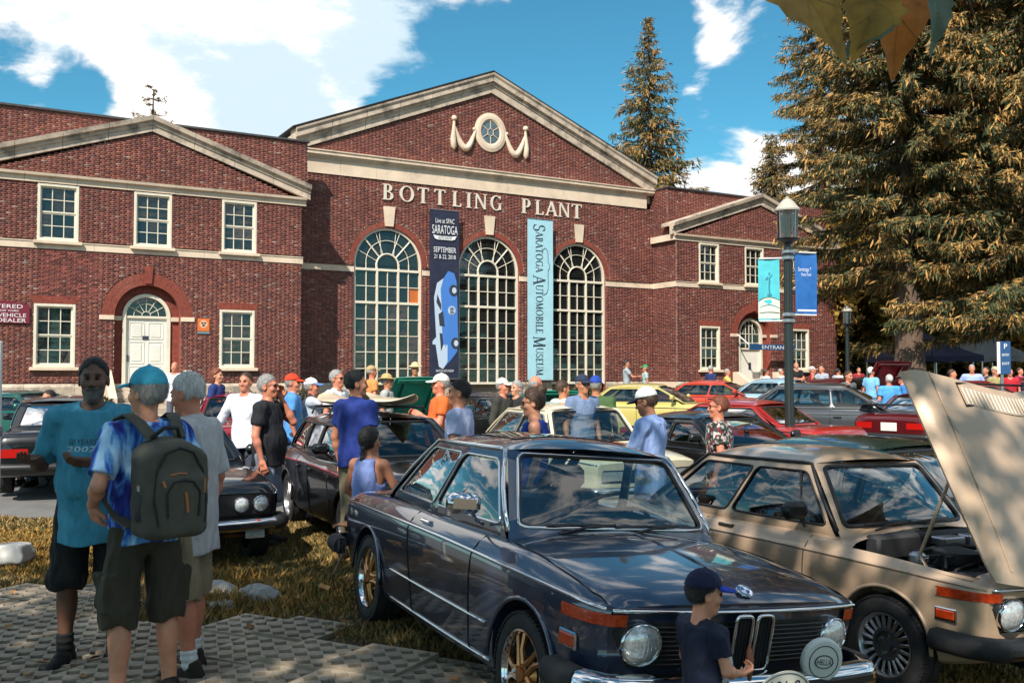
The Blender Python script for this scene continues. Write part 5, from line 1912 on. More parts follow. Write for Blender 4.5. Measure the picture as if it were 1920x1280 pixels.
    q.tube([M @ Vector((0, 0, 0)), M @ Vector((0, 0, -.3))], .03, 7)
    if detail: q.build('steering_wheel', M_BLACK, E_)
    # ---------------- wheels and arch lips
    for x in (A, -A):
        for s in (-1, 1):
            add_wheel(E_, wheel, wr, P['ww'], x, s * (tr + .02), wr, steer if x > 0 else 0)
            wl = float(np.interp(x, X, I['w']))
            q = MB()
            rr = P['arch'] + .004
            q.tube([shape(x + rr * cos(a), s * (float(np.interp(x + rr * cos(a), X, I['w'])) + .001), wr + .012 + rr * sin(a)) for a in np.linspace(.0, pi, 22)], .013, 6)
            q.build('arch_lip', pm if not (detail and front == 'classic' and trim is M_CHROME) else pm, E_, smooth=180)

    def on_side(x, z, s, off=.0):
        i = int(np.clip(np.searchsorted(X, x), 1, len(X) - 1)); t = (x - X[i - 1]) / (X[i] - X[i - 1])
        def yz(k):
            pts = S[k]
            for a, b_ in zip(pts[2:], pts[3:]):
                if a[1] <= z <= b_[1] and b_[1] > a[1]: return a[0] + (b_[0] - a[0]) * (z - a[1]) / (b_[1] - a[1])
            return pts[9][0]
        y = yz(i - 1) * (1 - t) + yz(i) * t
        p = shape(x, s * (y + off), z)
        return p
    E_["_dummy"] = 0
    del E_["_dummy"]
    # trim strips along the crease and the sill
    bm2 = beltm or trim
    for s in (-1, 1):
        q = MB()
        xs_ = np.linspace(L0 + .06, L1 - .02, 40)
        q.tube([on_side(x, float(np.interp(x, X, I['zc'])), s, .004) for x in xs_], .0095, 6); q.build('belt_trim', bm2, E_, smooth=180)
        if not detail:
            dz = float(np.interp(.6, X, I['ze'])) - .012
            for x0_ in [P['fx'][0] - .16] + [p_[0] - .03 for p_ in P['pillars']]:
                q = MB(); q.tube([on_side(x0_, .25 + (dz - .25) * t, s, .0015) for t in np.linspace(0, 1, 10)], .005, 4); q.build('door_seam', M_DARK, E_)
                if x0_ < P['fx'][0] - .2:
                    q = MB(); p = on_side(x0_ + .14, float(np.interp(x0_, X, I['zc'])) - .05, s, .012); q.box(p, (.16, .022, .03), bev=.008); q.build('door_handle', M_BLACK, E_)
        if detail:
            for z_, r_, xa, xb in ((.455, .007, -.82, .83), (.265, .008, -.84, .86)):
                q = MB(); q.tube([on_side(x, z_, s, .004) for x in np.linspace(xa, xb, 16)], r_, 6)
                q.build('side_trim', trim, E_, smooth=180)
            # door seams
            dz = float(np.interp(.6, X, I['ze'])) - .012
            for x0_, x1_ in ((.60, .62), (-.30, -.42)):
                q = MB(); q.tube([on_side(x0_ + (x1_ - x0_) * t, .25 + (dz - .25) * t, s, .0015) for t in np.linspace(0, 1, 14)], .0042, 4); q.build('door_seam', M_DARK, E_)
            q = MB()
            p = on_side(-.17, .845, s, .016); q.box(p, (.15, .02, .022), bev=.008); q.box((p[0] + .06, p[1] - s * .012, p[2]), (.03, .03, .02)); q.box((p[0] - .06, p[1] - s * .012, p[2]), (.03, .03, .02))
            q.build('door_handle', trim if trim is M_CHROME else M_BLACK, E_)
    # mirror on the near (right) side
    for s in (-1,) if detail else (-1, 1):
        q = MB()
        p = Vector((fxz[0] - .26, s * (P['fy'] + .035), P['fz'] + .0))
        c = p + Vector((.05, s * .12, .10))
        q.tube([p, p + Vector((.04, s * .06, .03)), c], .010, 6)
        q.box(c + Vector((.0, s * .03, .02)), (.085, .19, .115), rot=Matrix.Rotation(s * .2, 4, 'Z'), bev=.03)
        mo = q.build('mirror', M_BLACK if detail and trim is not M_CHROME else (M_CHROME if detail else pm), E_, smooth=40)
    E = dict(E=E_, X=X, I=I, S=S, shape=shape, on_side=on_side, L0=L0, L1=L1, body=body, P=P, scr=screen, RG=RG)
    # ---------------- bumpers
    for fr in (True, False):
        sg = 1 if fr else -1
        xe = L1 if fr else L0
        wd = P['w'][4]
        zb_ = P.get('bumpz', .44)
        so2 = .10 if detail or P.get('us') else .05
        path = []
        for t in np.linspace(-1, 1, 49):
            a = abs(t)
            if a > .8:
                u = (a - .8) / .2
                y = wd + .03; x = xe + sg * (so2 - .06) - sg * (.06 + .32 * u)
                y = wd - .06 + .075 * min(1, u * 2.4)
                x = xe + sg * (so2 - .02) - sg * bow * .85 - sg * (.30 * u ** 1.5 + .03 * min(1, u * 3))
            else:
                y = (wd - .06) * a / .8; x = xe + sg * so2 - sg * bow * .85 * (a / .8) ** 2
            path.append((x, y * (1 if t > 0 else -1)))
        pts = []
        for i, (x, y) in enumerate(path):
            a = Vector(path[min(i + 1, 48)]) - Vector(path[max(i - 1, 0)]); nn = Vector((a.y, -a.x)).normalized() * (1 if fr else 1)
            if nn.x * sg < 0 and abs(y) < wd * .8: nn = -nn
            if abs(y) >= wd * .8 and nn.y * y < 0: nn = -nn
            pts.append(((x, y, zb_), (nn.x, nn.y, 0), (0, 0, 1)))
        prof = [(-.03, -.055), (.02, -.06), (.045, -.04), (.055, -.01), (.050, .025), (.03, .05), (-.03, .055)]
        q = MB(); q.sweep(prof, pts)
        bo = q.build('bumper', (M_CHROME if trim is M_CHROME else P.get('bumpm', M_BLACK)), E_, smooth=50)
        if detail or rubber:
            q = MB(); q.sweep([(.045, -.028), (.066, -.02), (.066, .012), (.05, .022)], pts[6:-6]); q.build('bumper_strip', M_BLACK, bo, smooth=50)
            nc = 7 if rubber else 4
            for rg in (pts[:nc], pts[-nc:]):
                q = MB(); q.sweep([(a * 1.1 + .004, b_ * 1.06) for a, b_ in prof], rg); q.build('bumper_corner', M_RUBBER, bo, smooth=50)
    FR = {'plain': front_plain, 'classic': front_classic, 'quad': front_quad}
    FR[front](E)
    {'plain': rear_plain, 'none': lambda e: None}[rear](E)
    return E


def fpt(E, y, z, off=0.0):
    """point on the front panel"""
    p = E['shape'](E['L1'], y, z)
    return (p[0] + off, p[1], p[2])


def fmat(E, y, z, off=0.0):
    """frame on the front panel: local x right seen from in front, y up, z outward"""
    p = Vector(fpt(E, y, z, off)); a = Vector(fpt(E, y + .02, z)) - Vector(fpt(E, y - .02, z)); b = Vector(fpt(E, y, z + .02)) - Vector(fpt(E, y, z - .02))
    a.normalize(); b.normalize(); n = a.cross(b).normalized()
    if n.x < 0: n = -n
    M = Matrix((a, b, n)).transposed().to_4x4(); M.translation = p
    return M


def lamp(E, y, z, r, off=.02, name='headlight', ring=True):
    M = fmat(E, y, z, off)
    q = MB()
    q.lathe([(r * .98, .0), (r * .97, .008), (r * .8, .022), (r * .5, .034), (0, .04)], 28, 0, M)
    q.lathe([(r * .98, -.03), (r * 1.09, -.02), (r * 1.10, .006), (r * 1.03, .014), (r * .97, .006)], 28, 1, M)
    o = q.build(name, [M_LENS, M_CHROME], E['E'], smooth=40)
    q = MB()
    for k in range(-4, 5):
        yy = k * r * .2; hh_ = sqrt(max(0, (r * .93) ** 2 - yy * yy))
        q.tube([M @ Vector((yy, hh_ * t, .004 + .038 * (1 - (yy * yy + (hh_ * t) ** 2) / (r * r)))) for t in (-1, -.5, 0, .5, 1)], .0022, 4)
    q.build('lens_rib', M_LENS, o)['kind'] = 'stuff'
    q = MB(); q.lathe([(r * .25, -.012), (r * .22, .012), (.0, .016)], 12, 0, M @ Matrix.Translation((0, 0, .024))); q.build('bulb', M_CHROME, o)
    return o


def panel_on_front(E, outline, off, m, name, ny=18):
    """black panel following the bowed front; outline in (y, z)"""
    q = MB()
    ymin = min(p[0] for p in outline); ymax = max(p[0] for p in outline)
    rows = []
    for y in np.linspace(ymin + .001, ymax - .001, ny):
        zs = []
        k = len(outline)
        for i in range(k):
            (y0, z0), (y1, z1) = outline[i], outline[(i + 1) % k]
            if (y0 - y) * (y1 - y) <= 0 and y0 != y1: zs.append(z0 + (z1 - z0) * (y - y0) / (y1 - y0))
        rows.append([fpt(E, y, min(zs) + (max(zs) - min(zs)) * t, off) for t in np.linspace(0, 1, 5)])
    q.grid(rows)
    q.grid([[r[0], (r[0][0] - .05, r[0][1], r[0][2])] for r in rows]); q.grid([[r[-1], (r[-1][0] - .05, r[-1][1], r[-1][2])] for r in rows])
    return q.build(name, m, E['E'], smooth=60)


def front_classic(E):
    P = E['P']
    w = float(E['I']['w'][-1])
    gr = panel_on_front(E, [(-w + .03, .53), (-w + .10, .50), (w - .10, .50), (w - .03, .53), (w - .02, .66), (w - .06, .70), (-w + .06, .70), (-w + .02, .66)], .006, M_BLACK, 'grille')
    for k in range(9):
        z = .515 + .0205 * k
        q = MB(); q.tube([fpt(E, y, z, .013) for y in np.linspace(-w + .09, w - .09, 17)], .0045, 5); q.build('slat', M_BLACK, gr)
    for s in (-1, 1): lamp(E, s * .545, .605, .089)
    # twin upright grille openings in the middle
    for s in (-1, 1):
        q = MB()
        pl = rounded([(s * .012, .485), (s * .105, .485), (s * .105, .735), (s * .012, .735)], .03, 4)
        pt = [fpt(E, y, z, .045) for y, z in pl]
        q.tube(pt, .0085, 6, closed=True)
        ko = q.build('centre_grille', M_CHROME, E['E'], smooth=180)
        q = MB(); q.add([fpt(E, y, z, .032) for y, z in pl], [tuple(range(len(pl)))]); q.build('mesh_insert', M_DARK, ko)
        for k in range(4):
            q = MB(); y = s * (.03 + .019 * k); q.tube([fpt(E, y, .50, .04), fpt(E, y, .72, .04)], .003, 4); q.build('slat', M_BLACK, ko)
    # lip trim over the front
    q = MB(); q.tube([fpt(E, y, .748, .012) for y in np.linspace(-w, w, 19)], .009, 6); q.build('hood_trim', M_CHROME, E['E'], smooth=180)
    for s in (-1, 1):
        q = MB()
        rows = []
        for x in np.linspace(1.64, 1.90, 7): rows.append([E['on_side'](x, z, s, .012) for z in (.680, .695, .715, .732)])
        for y in np.linspace(float(E['I']['w'][-1]) - .0, float(E['I']['w'][-1]) - .07, 3): rows.append([fpt(E, s * y, z, .014) for z in (.680, .695, .715, .732)])
        q.grid(rows, flip=s > 0); q.grid([[r[0], Vector(r[0]) * .985] for r in rows]); q.grid([[r[-1], Vector(r[-1]) * .985] for r in rows])
        q.build('turn_signal', M_ORANGE, E['E'], smooth=50)
        q = MB(); c = E['on_side'](1.70, .575, s, .008)
        q.box(c, (.125, .022, .062), rot=Matrix.Rotation(-s * .06, 4, 'Z'), bev=.01); q.build('side_marker', M_ORANGE, E['E'])
        q = MB(); c = E['on_side'](1.70, .575, s, .004); q.box(c, (.14, .016, .076), rot=Matrix.Rotation(-s * .06, 4, 'Z'), bev=.006); q.build('marker_rim', M_CHROME, E['E'])


def front_quad(E):
    w = float(E['I']['w'][-1])
    panel_on_front(E, [(-w + .03, .53), (w - .03, .53), (w - .03, .72), (-w + .03, .72)], .006, M_BLACK, 'grille')
    for s in (-1, 1):
        lamp(E, s * (w - .14), .625, .075); lamp(E, s * (w - .33), .625, .072)
        q = MB()
        pl = rounded([(s * .01, .54), (s * .10, .54), (s * .10, .72), (s * .01, .72)], .02, 3)
        q.tube([fpt(E, y, z, .03) for y, z in pl], .008, 6, closed=True)
        q.build('centre_grille', M_CHROME, E['E'], smooth=180)
        q = MB(); M = fmat(E, s * .48, .46, .08); q.box(M.translation, (.03, .17, .05), bev=.006); q.build('turn_signal', M_ORANGE, E['E'])
        q = MB(); M = fmat(E, s * .52, .34, .05); q.box(M.translation, (.03, .18, .07), bev=.006); q.build('fog_light', M_LENS, E['E'])


def front_plain(E):
    w = float(E['I']['w'][-1])
    panel_on_front(E, [(-w + .05, .54), (w - .05, .54), (w - .05, .69), (-w + .05, .69)], .006, M_BLACK, 'grille', 10)
    for s in (-1, 1):
        q = MB(); rows = [[fpt(E, s * y, z, .016) for z in (.565, .62, .675)] for y in np.linspace(w - .30, w - .03, 5)]
        q.grid(rows, flip=s < 0); q.build('headlight', M_LENS, E['E'], smooth=60)


def rear_plain(E):
    w = float(E['I']['w'][0])
    sh = E['shape']
    for s in (-1, 1):
        q = MB(); rows = [[(sh(E['L0'], s * y, z)[0] - .012, s * y, z) for z in (.58, .64, .70)] for y in np.linspace(w - .36, w - .02, 5)]
        q.grid(rows, flip=s > 0); q.build('tail_light', M_REDLENS, E['E'], smooth=60)
    q = MB(); q.box((E['L0'] - .014, 0, .62), (.012, .32, .16), bev=.004); q.build('licence_plate', M_PLATE, E['E'])


def scaled(P, **k):
    Q = dict(P); Q.update(k); return Q


# ------------------------------------------------------------------ the two near cars
NAVY = mat('dark_blue_metallic', (.022, .036, .075), .28, .35, noise=(2.0, .12), coat=1.0)
NAVY.node_tree.nodes['Principled BSDF'].inputs['Coat IOR'].default_value = 1.85
TAN = mat('tan_paint', (.50, .35, .235), .38, .1, noise=(1.6, .08), coat=.8)
C1 = car('coupe_car', 'dark blue metallic coupe with gold wheels and round lamp covers, nearest car', (.164, 6.162, .042), rad(-64.4), K02, NAVY, wheel='gold', roll=rad(-4.76), interior=M_INTB, front='classic', steer=.0)
E_ = C1['E']
# sunroof outline, hood creases
q = MB()
def roofz(E, x, y):
    G = E['RG']
    xr = [np.interp(y, r[:, 1], r[:, 0]) for r in G]; zr = [np.interp(y, r[:, 1], r[:, 2]) for r in G]
    return float(np.interp(x, xr[::-1], zr[::-1]))


ps = rounded([(.26, -.40), (.26, .40), (-.38, .40), (-.38, -.40)], .05)
ps = [(a[0] + (b[0] - a[0]) * t, a[1] + (b[1] - a[1]) * t) for a, b in zip(ps, ps[1:] + ps[:1]) for t in (0, .2, .4, .6, .8)]
q.tube([(x, y, roofz(C1, x, y) + .001) for x, y in ps], .005, 4, closed=True)
q.build('sunroof_seam', M_DARK, E_)


def deck(E, x, y, off=.0):
    i = int(np.argmin(abs(E['X'] - x))); S = E['S'][i][9:]
    ys = [p[0] for p in S][::-1]; zs = [p[1] for p in S][::-1]
    return E['shape'](x, y, float(np.interp(abs(y), ys, zs)) + off)


for s in (-1, 1):
    q = MB(); q.tube([deck(C1, x, s * (.70 - .02 * (1.9 - x)) * (1 if x < 1.8 else .985), .002) for x in np.linspace(.92, 1.93, 14)], .0035, 4)
    q.build('hood_seam', M_DARK, E_)
q = MB(); q.tube([deck(C1, x, 0, .0015) for x in np.linspace(1.0, 1.88, 12)], .006, 6); q.build('hood_ridge', NAVY, E_)
# round badge
p = Vector(deck(C1, 1.915, 0, .004))
M = Matrix.Translation(p) @ Matrix.Rotation(rad(32), 4, 'Y')
q = MB(); q.lathe([(.040, 0), (.039, .008), (.034, .009)], 24, 0, M); q.lathe([(.034, .008), (0, .009)], 24, 1, M); q.lathe([(.024, .0095), (0, .0097)], 24, 2, M)
for a in (0, pi): q.add([M @ Vector((0, 0, .0102))] + [M @ Vector((.023 * cos(a + t), .023 * sin(a + t), .0102)) for t in np.linspace(0, pi / 2, 6)], [tuple(range(7))], 3)
q.build('badge', [M_CHROME, M_DARK, M_PRINTW, M_BLUEP], E_, smooth=40)
# fog lamp covers with lettering
for y in (-.30, .335):
    M = fmat(C1, y, .545, .155) @ Matrix.Rotation(rad(-16), 4, 'Y')
    q = MB()
    q.lathe([(.02, -.055), (.08, -.030), (.104, -.006), (.104, .012), (.098, .02), (.09, .022)], 30, 0, M); q.lathe([(.09, .022), (.0, .028)], 30, 0, M)
    lo = q.build('lamp_cover', mat('cover_white', (.66, .66, .62), .5), E_, smooth=40)
    q = MB()
    q.tube([M @ Vector((.074 * cos(2 * pi * i / 30), .074 * sin(2 * pi * i / 30), .0245)) for i in range(30)], .0022, 4, closed=True)
    q.tube([M @ Vector((.046 * cos(2 * pi * i / 30), .030 * sin(2 * pi * i / 30), .0265)) for i in range(30)], .0030, 4, closed=True)
    text_into(q, 'HELLA', M @ Matrix.Translation((0, 0, .028)), .074, .026)
    q.build('lettering', M_PRINTD, lo)
    q = MB(); q.tube([M @ Vector((0, -.09, -.03)), M @ Vector((0, -.13, -.06))], .012, 6); q.build('bracket', M_STEEL, E_)
# oval badge over the bumper
M = fmat(C1, .07, .425, .215)
q = MB(); q.prism([(.155 * cos(2 * pi * i / 36), .105 * sin(2 * pi * i / 36)) for i in range(36)], lambda u, v, d: tuple(M @ Vector((u, v, d))), .004, 0)
ob = q.build('oval_plate', M_PLATE, E_)
q = MB(); q.tube([M @ Vector((.143 * cos(2 * pi * i / 36), .094 * sin(2 * pi * i / 36), .0045)) for i in range(36)], .0025, 4, closed=True)
text_into(q, '101 8', M @ Matrix.Translation((0, .035, .0055)), .17, .055); q.build('lettering', M_PRINTD, ob)
# number decal inside the quarter window
q = MB()
M = Matrix.Translation((-.335, -.622, 1.185)) @ Matrix.Rotation(rad(-13), 4, 'X') @ Matrix.Rotation(pi / 2, 4, 'X') @ Matrix.Rotation(rad(-28), 4, 'Z')
q.add([M @ Vector(v) for v in ((-.05, -.10, 0), (.05, -.10, 0), (.05, .10, 0), (-.05, .10, 0))], [(0, 1, 2, 3)]); do = q.build('number_decal', M_PRINTW, E_)
q = MB(); text_into(q, '1502', M @ Matrix.Translation((0, 0, .002)) @ Matrix.Rotation(pi / 2, 4, 'Z'), .17, .07); q.build('lettering', M_PRINTD, do)
# sun visor side pane line, antenna
# ------------------------------------------------------------------ tan car, hood up
C2 = car('coupe_car', 'tan coupe with its hood raised and silver turbine wheels', (2.326, 7.435, -.122), rad(-60.3), K02, TAN, wheel='turbine', roll=rad(-1.6), interior=M_INT, front='classic', hood_open=True, trim=M_BLACK, vent=True, beltm=TAN, rubber=True, steer=.0)
E_ = C2['E']
q = MB()
for (x, y, z, a, b, c) in ((1.0, 0, .84, .12, 1.16, .16), (1.42, -.02, .66, .62, .34, .24), (1.42, -.02, .80, .44, .22, .07), (1.3, .42, .70, .34, .22, .22), (1.62, -.42, .68, .2, .3, .2), (1.78, 0, .62, .06, .9, .22), (1.25, -.46, .64, .26, .2, .26)):
    q.box((x, y, z), (a, b, c), bev=.02)
for i in range(4): q.tube([(1.26 + .09 * i, .10, .80), (1.26 + .09 * i, .22, .84), (1.26 + .09 * i, .34, .74)], .022, 7)
q.lathe([(.0, 0), (.13, 0), (.14, .02), (.14, .07), (.02, .10), (0, .1)], 20, 0, Matrix.Translation((1.42, -.30, .80)))
q.box((1.35, 0, .42), (1.1, 1.36, .05))
q.build('engine', M_INT, E_, smooth=40)
for k in range(14):
    q = MB(); a = Vector((rng.uniform(1.02, 1.75), rng.uniform(-.58, .58), rng.uniform(.70, .80))); b = Vector((rng.uniform(1.02, 1.75), rng.uniform(-.58, .58), rng.uniform(.70, .80)))
    q.tube([a, a + Vector((0, 0, .06)), (a + b) / 2 + Vector((rng.uniform(-.1, .1), 0, .09)), b + Vector((0, 0, .05)), b], rng.choice((.007, .010, .018)), 6)
    q.build('hose', (M_RUBBER, M_INT, M_STEEL, M_RUBBER)[k % 4], E_, smooth=60)
q = MB(); q.box((1.05, .34, .86), (.20, .26, .08), bev=.01); q.build('battery', M_STEEL, E_)
q = MB(); q.box((1.06, .04, .87), (.22, .22, .06), bev=.01); q.build('air_box', M_STEEL, E_)
q = MB(); q.lathe([(.055, 0), (.055, .12), (.03, .14), (0, .14)], 14, 0, Matrix.Translation((1.30, -.52, .72)))
q.build('reservoir', M_STEEL, E_, smooth=40)
# rim of the bay
for s in (-1, 1):
    q = MB()
    rows = []
    for x in np.linspace(.93, 1.84, 14):
        wv = float(np.interp(x, C2['X'], C2['I']['w'])); zc = float(np.interp(x, C2['X'], C2['I']['zc']))
        rows.append([C2['shape'](x, s * (wv - .03), zc + .03), C2['shape'](x, s * (wv - .10), zc + .035), C2['shape'](x, s * (wv - .13), zc + .0), C2['shape'](x, s * (wv - .16), zc - .20)])
    q.grid(rows, flip=s < 0); q.build('bay_edge', TAN, E_, smooth=40)
# hood: clamshell panel hinged at the nose
q = MB()
HX = 1.90
rows = []
for x in np.linspace(.93, 1.93, 18):
    wv = float(np.interp(x, C2['X'], C2['I']['w'])) - .012; zc = float(np.interp(x, C2['X'], C2['I']['zc'])); ze = float(np.interp(x, C2['X'], C2['I']['ze'])); zd = float(np.interp(x, C2['X'], C2['I']['zd']))
    half = [(wv, zc + .012), (wv - .035, zc + (ze - zc) * .6), (wv - .085, ze - .005), (wv - .13, ze + .003), (wv * .62, ze + (zd - ze) * .56), (wv * .3, ze + (zd - ze) * .9), (0, zd + .002)]
    row = [(-y, z) for y, z in half] + [(y, z) for y, z in half[:-1]][::-1]
    bk = max(0, (1.5 - x) / .57) * .15
    rows.append([C2['shape'](x + bk * (1 - min(1, abs(y) / wv) ** 1.4), y, z) for y, z in row])
HP = Vector((HX, 0, .74))
RT = Matrix.Translation(HP + Vector((.045, 0, .03))) @ Matrix.Rotation(rad(62), 4, 'Y') @ Matrix.Diagonal((1.38, 1, 1, 1)) @ Matrix.Translation(-HP)
q.M = RT
q.grid(rows, flip=True)
q.grid([[(p[0], p[1] * .985, p[2] - .018) for p in r] for r in rows])
q.grid([rows[0], [(p[0], p[1] * .985, p[2] - .018) for p in rows[0]]])
for e in (0, -1): q.grid([[r[e], (r[e][0], r[e][1] * .985, r[e][2] - .018)] for r in rows])
ho = q.build('hood', TAN, E_, smooth=38)
for s in (-1, 1):
    q = MB(); q.M = RT
    q.tube([Vector(rows[i][6 + s * 3]) + Vector((0, 0, .004)) for i in range(0, 17, 2)], .006, 5); q.build('hood_crease', TAN, ho, smooth=60)
    q = MB(); q.M = RT
    q.tube([Vector(rows[i][6 + s * 4]) * (1 - i / 34) + Vector(rows[i][6 + s * 1]) * (i / 34) + Vector((0, 0, .003)) for i in range(3, 17, 2)], .005, 5); q.build('hood_crease', TAN, ho, smooth=60)
q = MB(); q.M = RT
vz = lambda x, y: C2['shape'](x + .14 * (1 - (abs(y) / .78) ** 1.4), y, float(np.interp(x, C2['X'], C2['I']['zd'])) - .055 * (abs(y) / .6) ** 1.6 * .9 + .007)
q.grid([[vz(x, y) for x in np.linspace(.97, 1.06, 4)] for y in np.linspace(-.46, .46, 14)], flip=False); vo = q.build('vent', mat('vent_mesh', (.42, .36, .30), .6), ho)
for k in range(30):
    q = MB(); q.M = RT; y = -.45 + .9 * k / 29
    q.tube([Vector(vz(.975, y)) + Vector((0, 0, .003)), Vector(vz(1.055, y)) + Vector((0, 0, .003))], .004, 4); q.build('vent_bar', TAN, vo)
q = MB(); q.M = RT
q.tube([Vector(vz(x, y)) + Vector((0, 0, .004)) for x, y in ((.96, -.48), (1.07, -.48), (1.07, .48), (.96, .48))], .006, 4, closed=True)
q.build('vent_rim', M_DARK, vo)
q = MB(); p1 = RT @ Vector((1.35, -.60, .80)); q.tube([(1.45, -.60, .76), (1.38, -.60, .86), p1], .011, 6); q.build('hood_prop', TAN, E_)
# ================================================================== THE OTHER CARS
def kspec(ax=1.29, fo=.72, ro=.95, hw=.82, hood=.90, deck=.94, belt=.93, roof=1.38, ws=(.86, .22), rw=(-.85, -1.38), pil=((-.16, -.08),), wr=.305, bow=.08, lean=.05, cpil=.10, ry=.55):
    L1 = ax + fo; L0 = -ax - ro
    m = lambda f: [a * hw for a in f]
    return dict(xs=[L0, L0 + .04, L0 + .2, -ax, 0, ax - .1, L1 - .35, L1 - .12, L1 - .03, L1],
                w=m([.86, .92, .965, 1, 1, .99, .97, .945, .915, .88]),
                zc=[.70, .74, .77, .81, .82, .80, .755, .73, .715, .70],
                ze=[.74, deck - .08, deck - .025, deck - .02, belt - .04, hood, hood - .05, hood - .085, hood - .12, .725],
                zd=[.755, deck - .06, deck, deck + .005, belt - .01, hood + .035, hood - .01, hood - .05, hood - .09, .74],
                zs=[.40, .33, .29, .23, .21, .22, .25, .28, .31, .36], bow=bow, lean=lean, axle=ax, track=hw - .14, wr=wr, ww=.195, arch=wr + .045,
                fx=(ws[0], ws[0] + .09), fz=belt, fy=hw - .13, tx=(ws[1], ws[1] + .07), tz=roof - .06, ty=.565, rx=(rw[0], rw[0] - .06), rz=roof - .07, ry=ry,
                bx=(rw[1], rw[1] - .1), bz=belt, by=hw - .17, crown=.05, pillars=list(pil), cpil=cpil)


SEDAN = kspec(pil=((.02, -.02), (-.78, -.62)))
COUPE = kspec(roof=1.34)
HATCH = kspec(ro=.62, rw=(-1.25, -1.72), deck=.95, pil=((-.12, -.08), (-.72, -.66)))
LOW = kspec(roof=1.26, belt=.86, hood=.80, deck=.88)
LUX = kspec(ax=1.46, fo=.84, ro=1.10, hw=.90, roof=1.43, belt=.96, pil=((.05, 0), (-.85, -.72)), ws=(.98, .28), rw=(-1.08, -1.66))
GR = 'parked show cars'


def other(label, x, y, yaw, P, col, metal=.3, wheel='cross', front='plain', rear='plain', glass=M_GLASSD, nm=None, **k):
    pm = paint('paint_' + (col.strip('#') if isinstance(col, str) else 'x'), srgb(col) if isinstance(col, str) else col, metal, .3)
    return car('parked_car', label, (x, y, gzf(x, y)), rad(yaw), P, pm, glass, wheel=wheel, front=front, rear=rear, detail=False, group=GR, trim=k.pop('trim', M_BLACK), **k)


A1 = other('black sedan with four round headlights facing the camera behind the three men', -3.92, 10.74, -60, SEDAN, '#0c0d10', front='quad', trim=M_CHROME, rubber=True)
B1 = other('black hatchback with pale boards on its roof rack', -1.55, 11.32, -64.4, HATCH, '#0b0b0d', trim=M_BLACK, beltm=mat('red_reflection', (.30, .012, .02), .4))  # red reflection along the body side, painted in as a coloured belt trim
other('dark saloon with a pale blue rear window parked tail towards the camera at the left', -7.3, 15.7, 112, SEDAN, '#0b0d12', glass=M_GLASS)
other('red car facing the camera behind the black sedan', -5.0, 17.6, -72, COUPE, '#8a1218')
E1c = other('cream coupe with rounded roof in the middle row', .72, 13.2, -62, K02, '#d9cdb0', metal=.0, wheel='disc', trim=M_CHROME, glass=M_GLASS)
other('pale yellow coupe standing sideways before the brick corner', 3.3, 22.5, -22, COUPE, '#c4b468', metal=0)
other('red coupe with its tail towards the lamp post', 3.85, 17.0, 132, LOW, '#a3241c', metal=.1)
other('black car in the middle row right of the cream coupe', 2.85, 13.5, -62, LOW, '#0d0d10', glass=M_GLASS)
other('silver grey sedan facing right behind the lamp post', 6.75, 20.2, -24, LUX, '#5c5f63', metal=.6)
other('light blue car before the far white door', 7.6, 26.4, -30, COUPE, '#9dbccb', metal=.2)
other('bright orange red car before the far wing', 5.9, 27.2, -28, LOW, '#c43c1e', metal=0)
other('dark green sedan on the far side of the tan coupe', 3.72, 9.55, -58, LUX, '#0d3330', metal=.4, glass=M_GLASS)
M1 = other('dark red coupe with black tail spoiler and orange number plate', 8.95, 20.1, 42, LOW, '#5a1216', metal=.3)
q = MB(); q.box((M1['L0'] + .14, 0, 1.04), (.2, 1.3, .035), bev=.012); q.box((M1['L0'] + .2, .5, .95), (.06, .04, .16)); q.box((M1['L0'] + .2, -.5, .95), (.06, .04, .16)); q.build('spoiler', M_BLACK, M1['E'])
other('red car with a low roof behind the raised tan hood', 11.9, 24.3, -30, COUPE, '#8e141c', metal=.1)
other('teal car with white stripes at the far left', -10.3, 20.5, -20, LOW, '#0f5a52', metal=.2)
P1c = other('emerald green car with its hood up', -2.75, 18.6, -40, LOW, '#0b5a48', metal=.2)
Q1c = other('dark open topped car with a green hood standing up', -.1, 19.6, -55, LOW, '#15181a', metal=.2, glass=M_GLASS)
R1c = other('dark red car with its hood up near the golden trees', 9.2, 26.5, -60, COUPE, '#5c0f16', metal=.2)
other('dark teal car in the back row right of the men in blue', 10.6, 27.5, -40, COUPE, '#10302f', metal=.3)
other('maroon car in the back row under the grey canopy', 14.2, 27.0, -35, COUPE, '#6d1420', metal=.2)


def hood_up(C, m, ang=52, ln=1.05, front_hinge=False):
    q = MB()
    x0 = C['P']['fx'][0] + .14; w = C['P']['w'][5] - .10; z0 = C['P']['ze'][5] + .02
    Rm = Matrix.Translation((x0, 0, z0)) @ Matrix.Rotation(-rad(ang), 4, 'Y')
    q.M = Rm
    q.grid([[(ln * u, w * v * (1 - .06 * u), .03 * (1 - v * v)) for v in np.linspace(-1, 1, 9)] for u in np.linspace(0, 1, 7)])
    q.grid([[(ln * u, w * v * (1 - .06 * u), .03 * (1 - v * v) - .03) for v in np.linspace(-1, 1, 9)] for u in np.linspace(0, 1, 7)], flip=True)
    for v in (-1, 1): q.grid([[(ln * u, w * v * (1 - .06 * u), 0), (ln * u, w * v * (1 - .06 * u), -.03)] for u in np.linspace(0, 1, 7)])
    q.grid([[(ln, w * .94 * v, .03 * (1 - v * v)), (ln, w * .94 * v, .03 * (1 - v * v) - .03)] for v in np.linspace(-1, 1, 9)])
    q.build('hood', m, C['E'], smooth=40)
    q = MB(); q.M = Rm
    for v in (-.55, .55): q.box((ln * .5, w * v, -.045), (ln * .9, .06, .03), bev=.01)
    q.box((ln * .93, 0, -.045), (.08, w * 1.7, .03), bev=.01)
    q.build('hood_brace', m, C['E'])


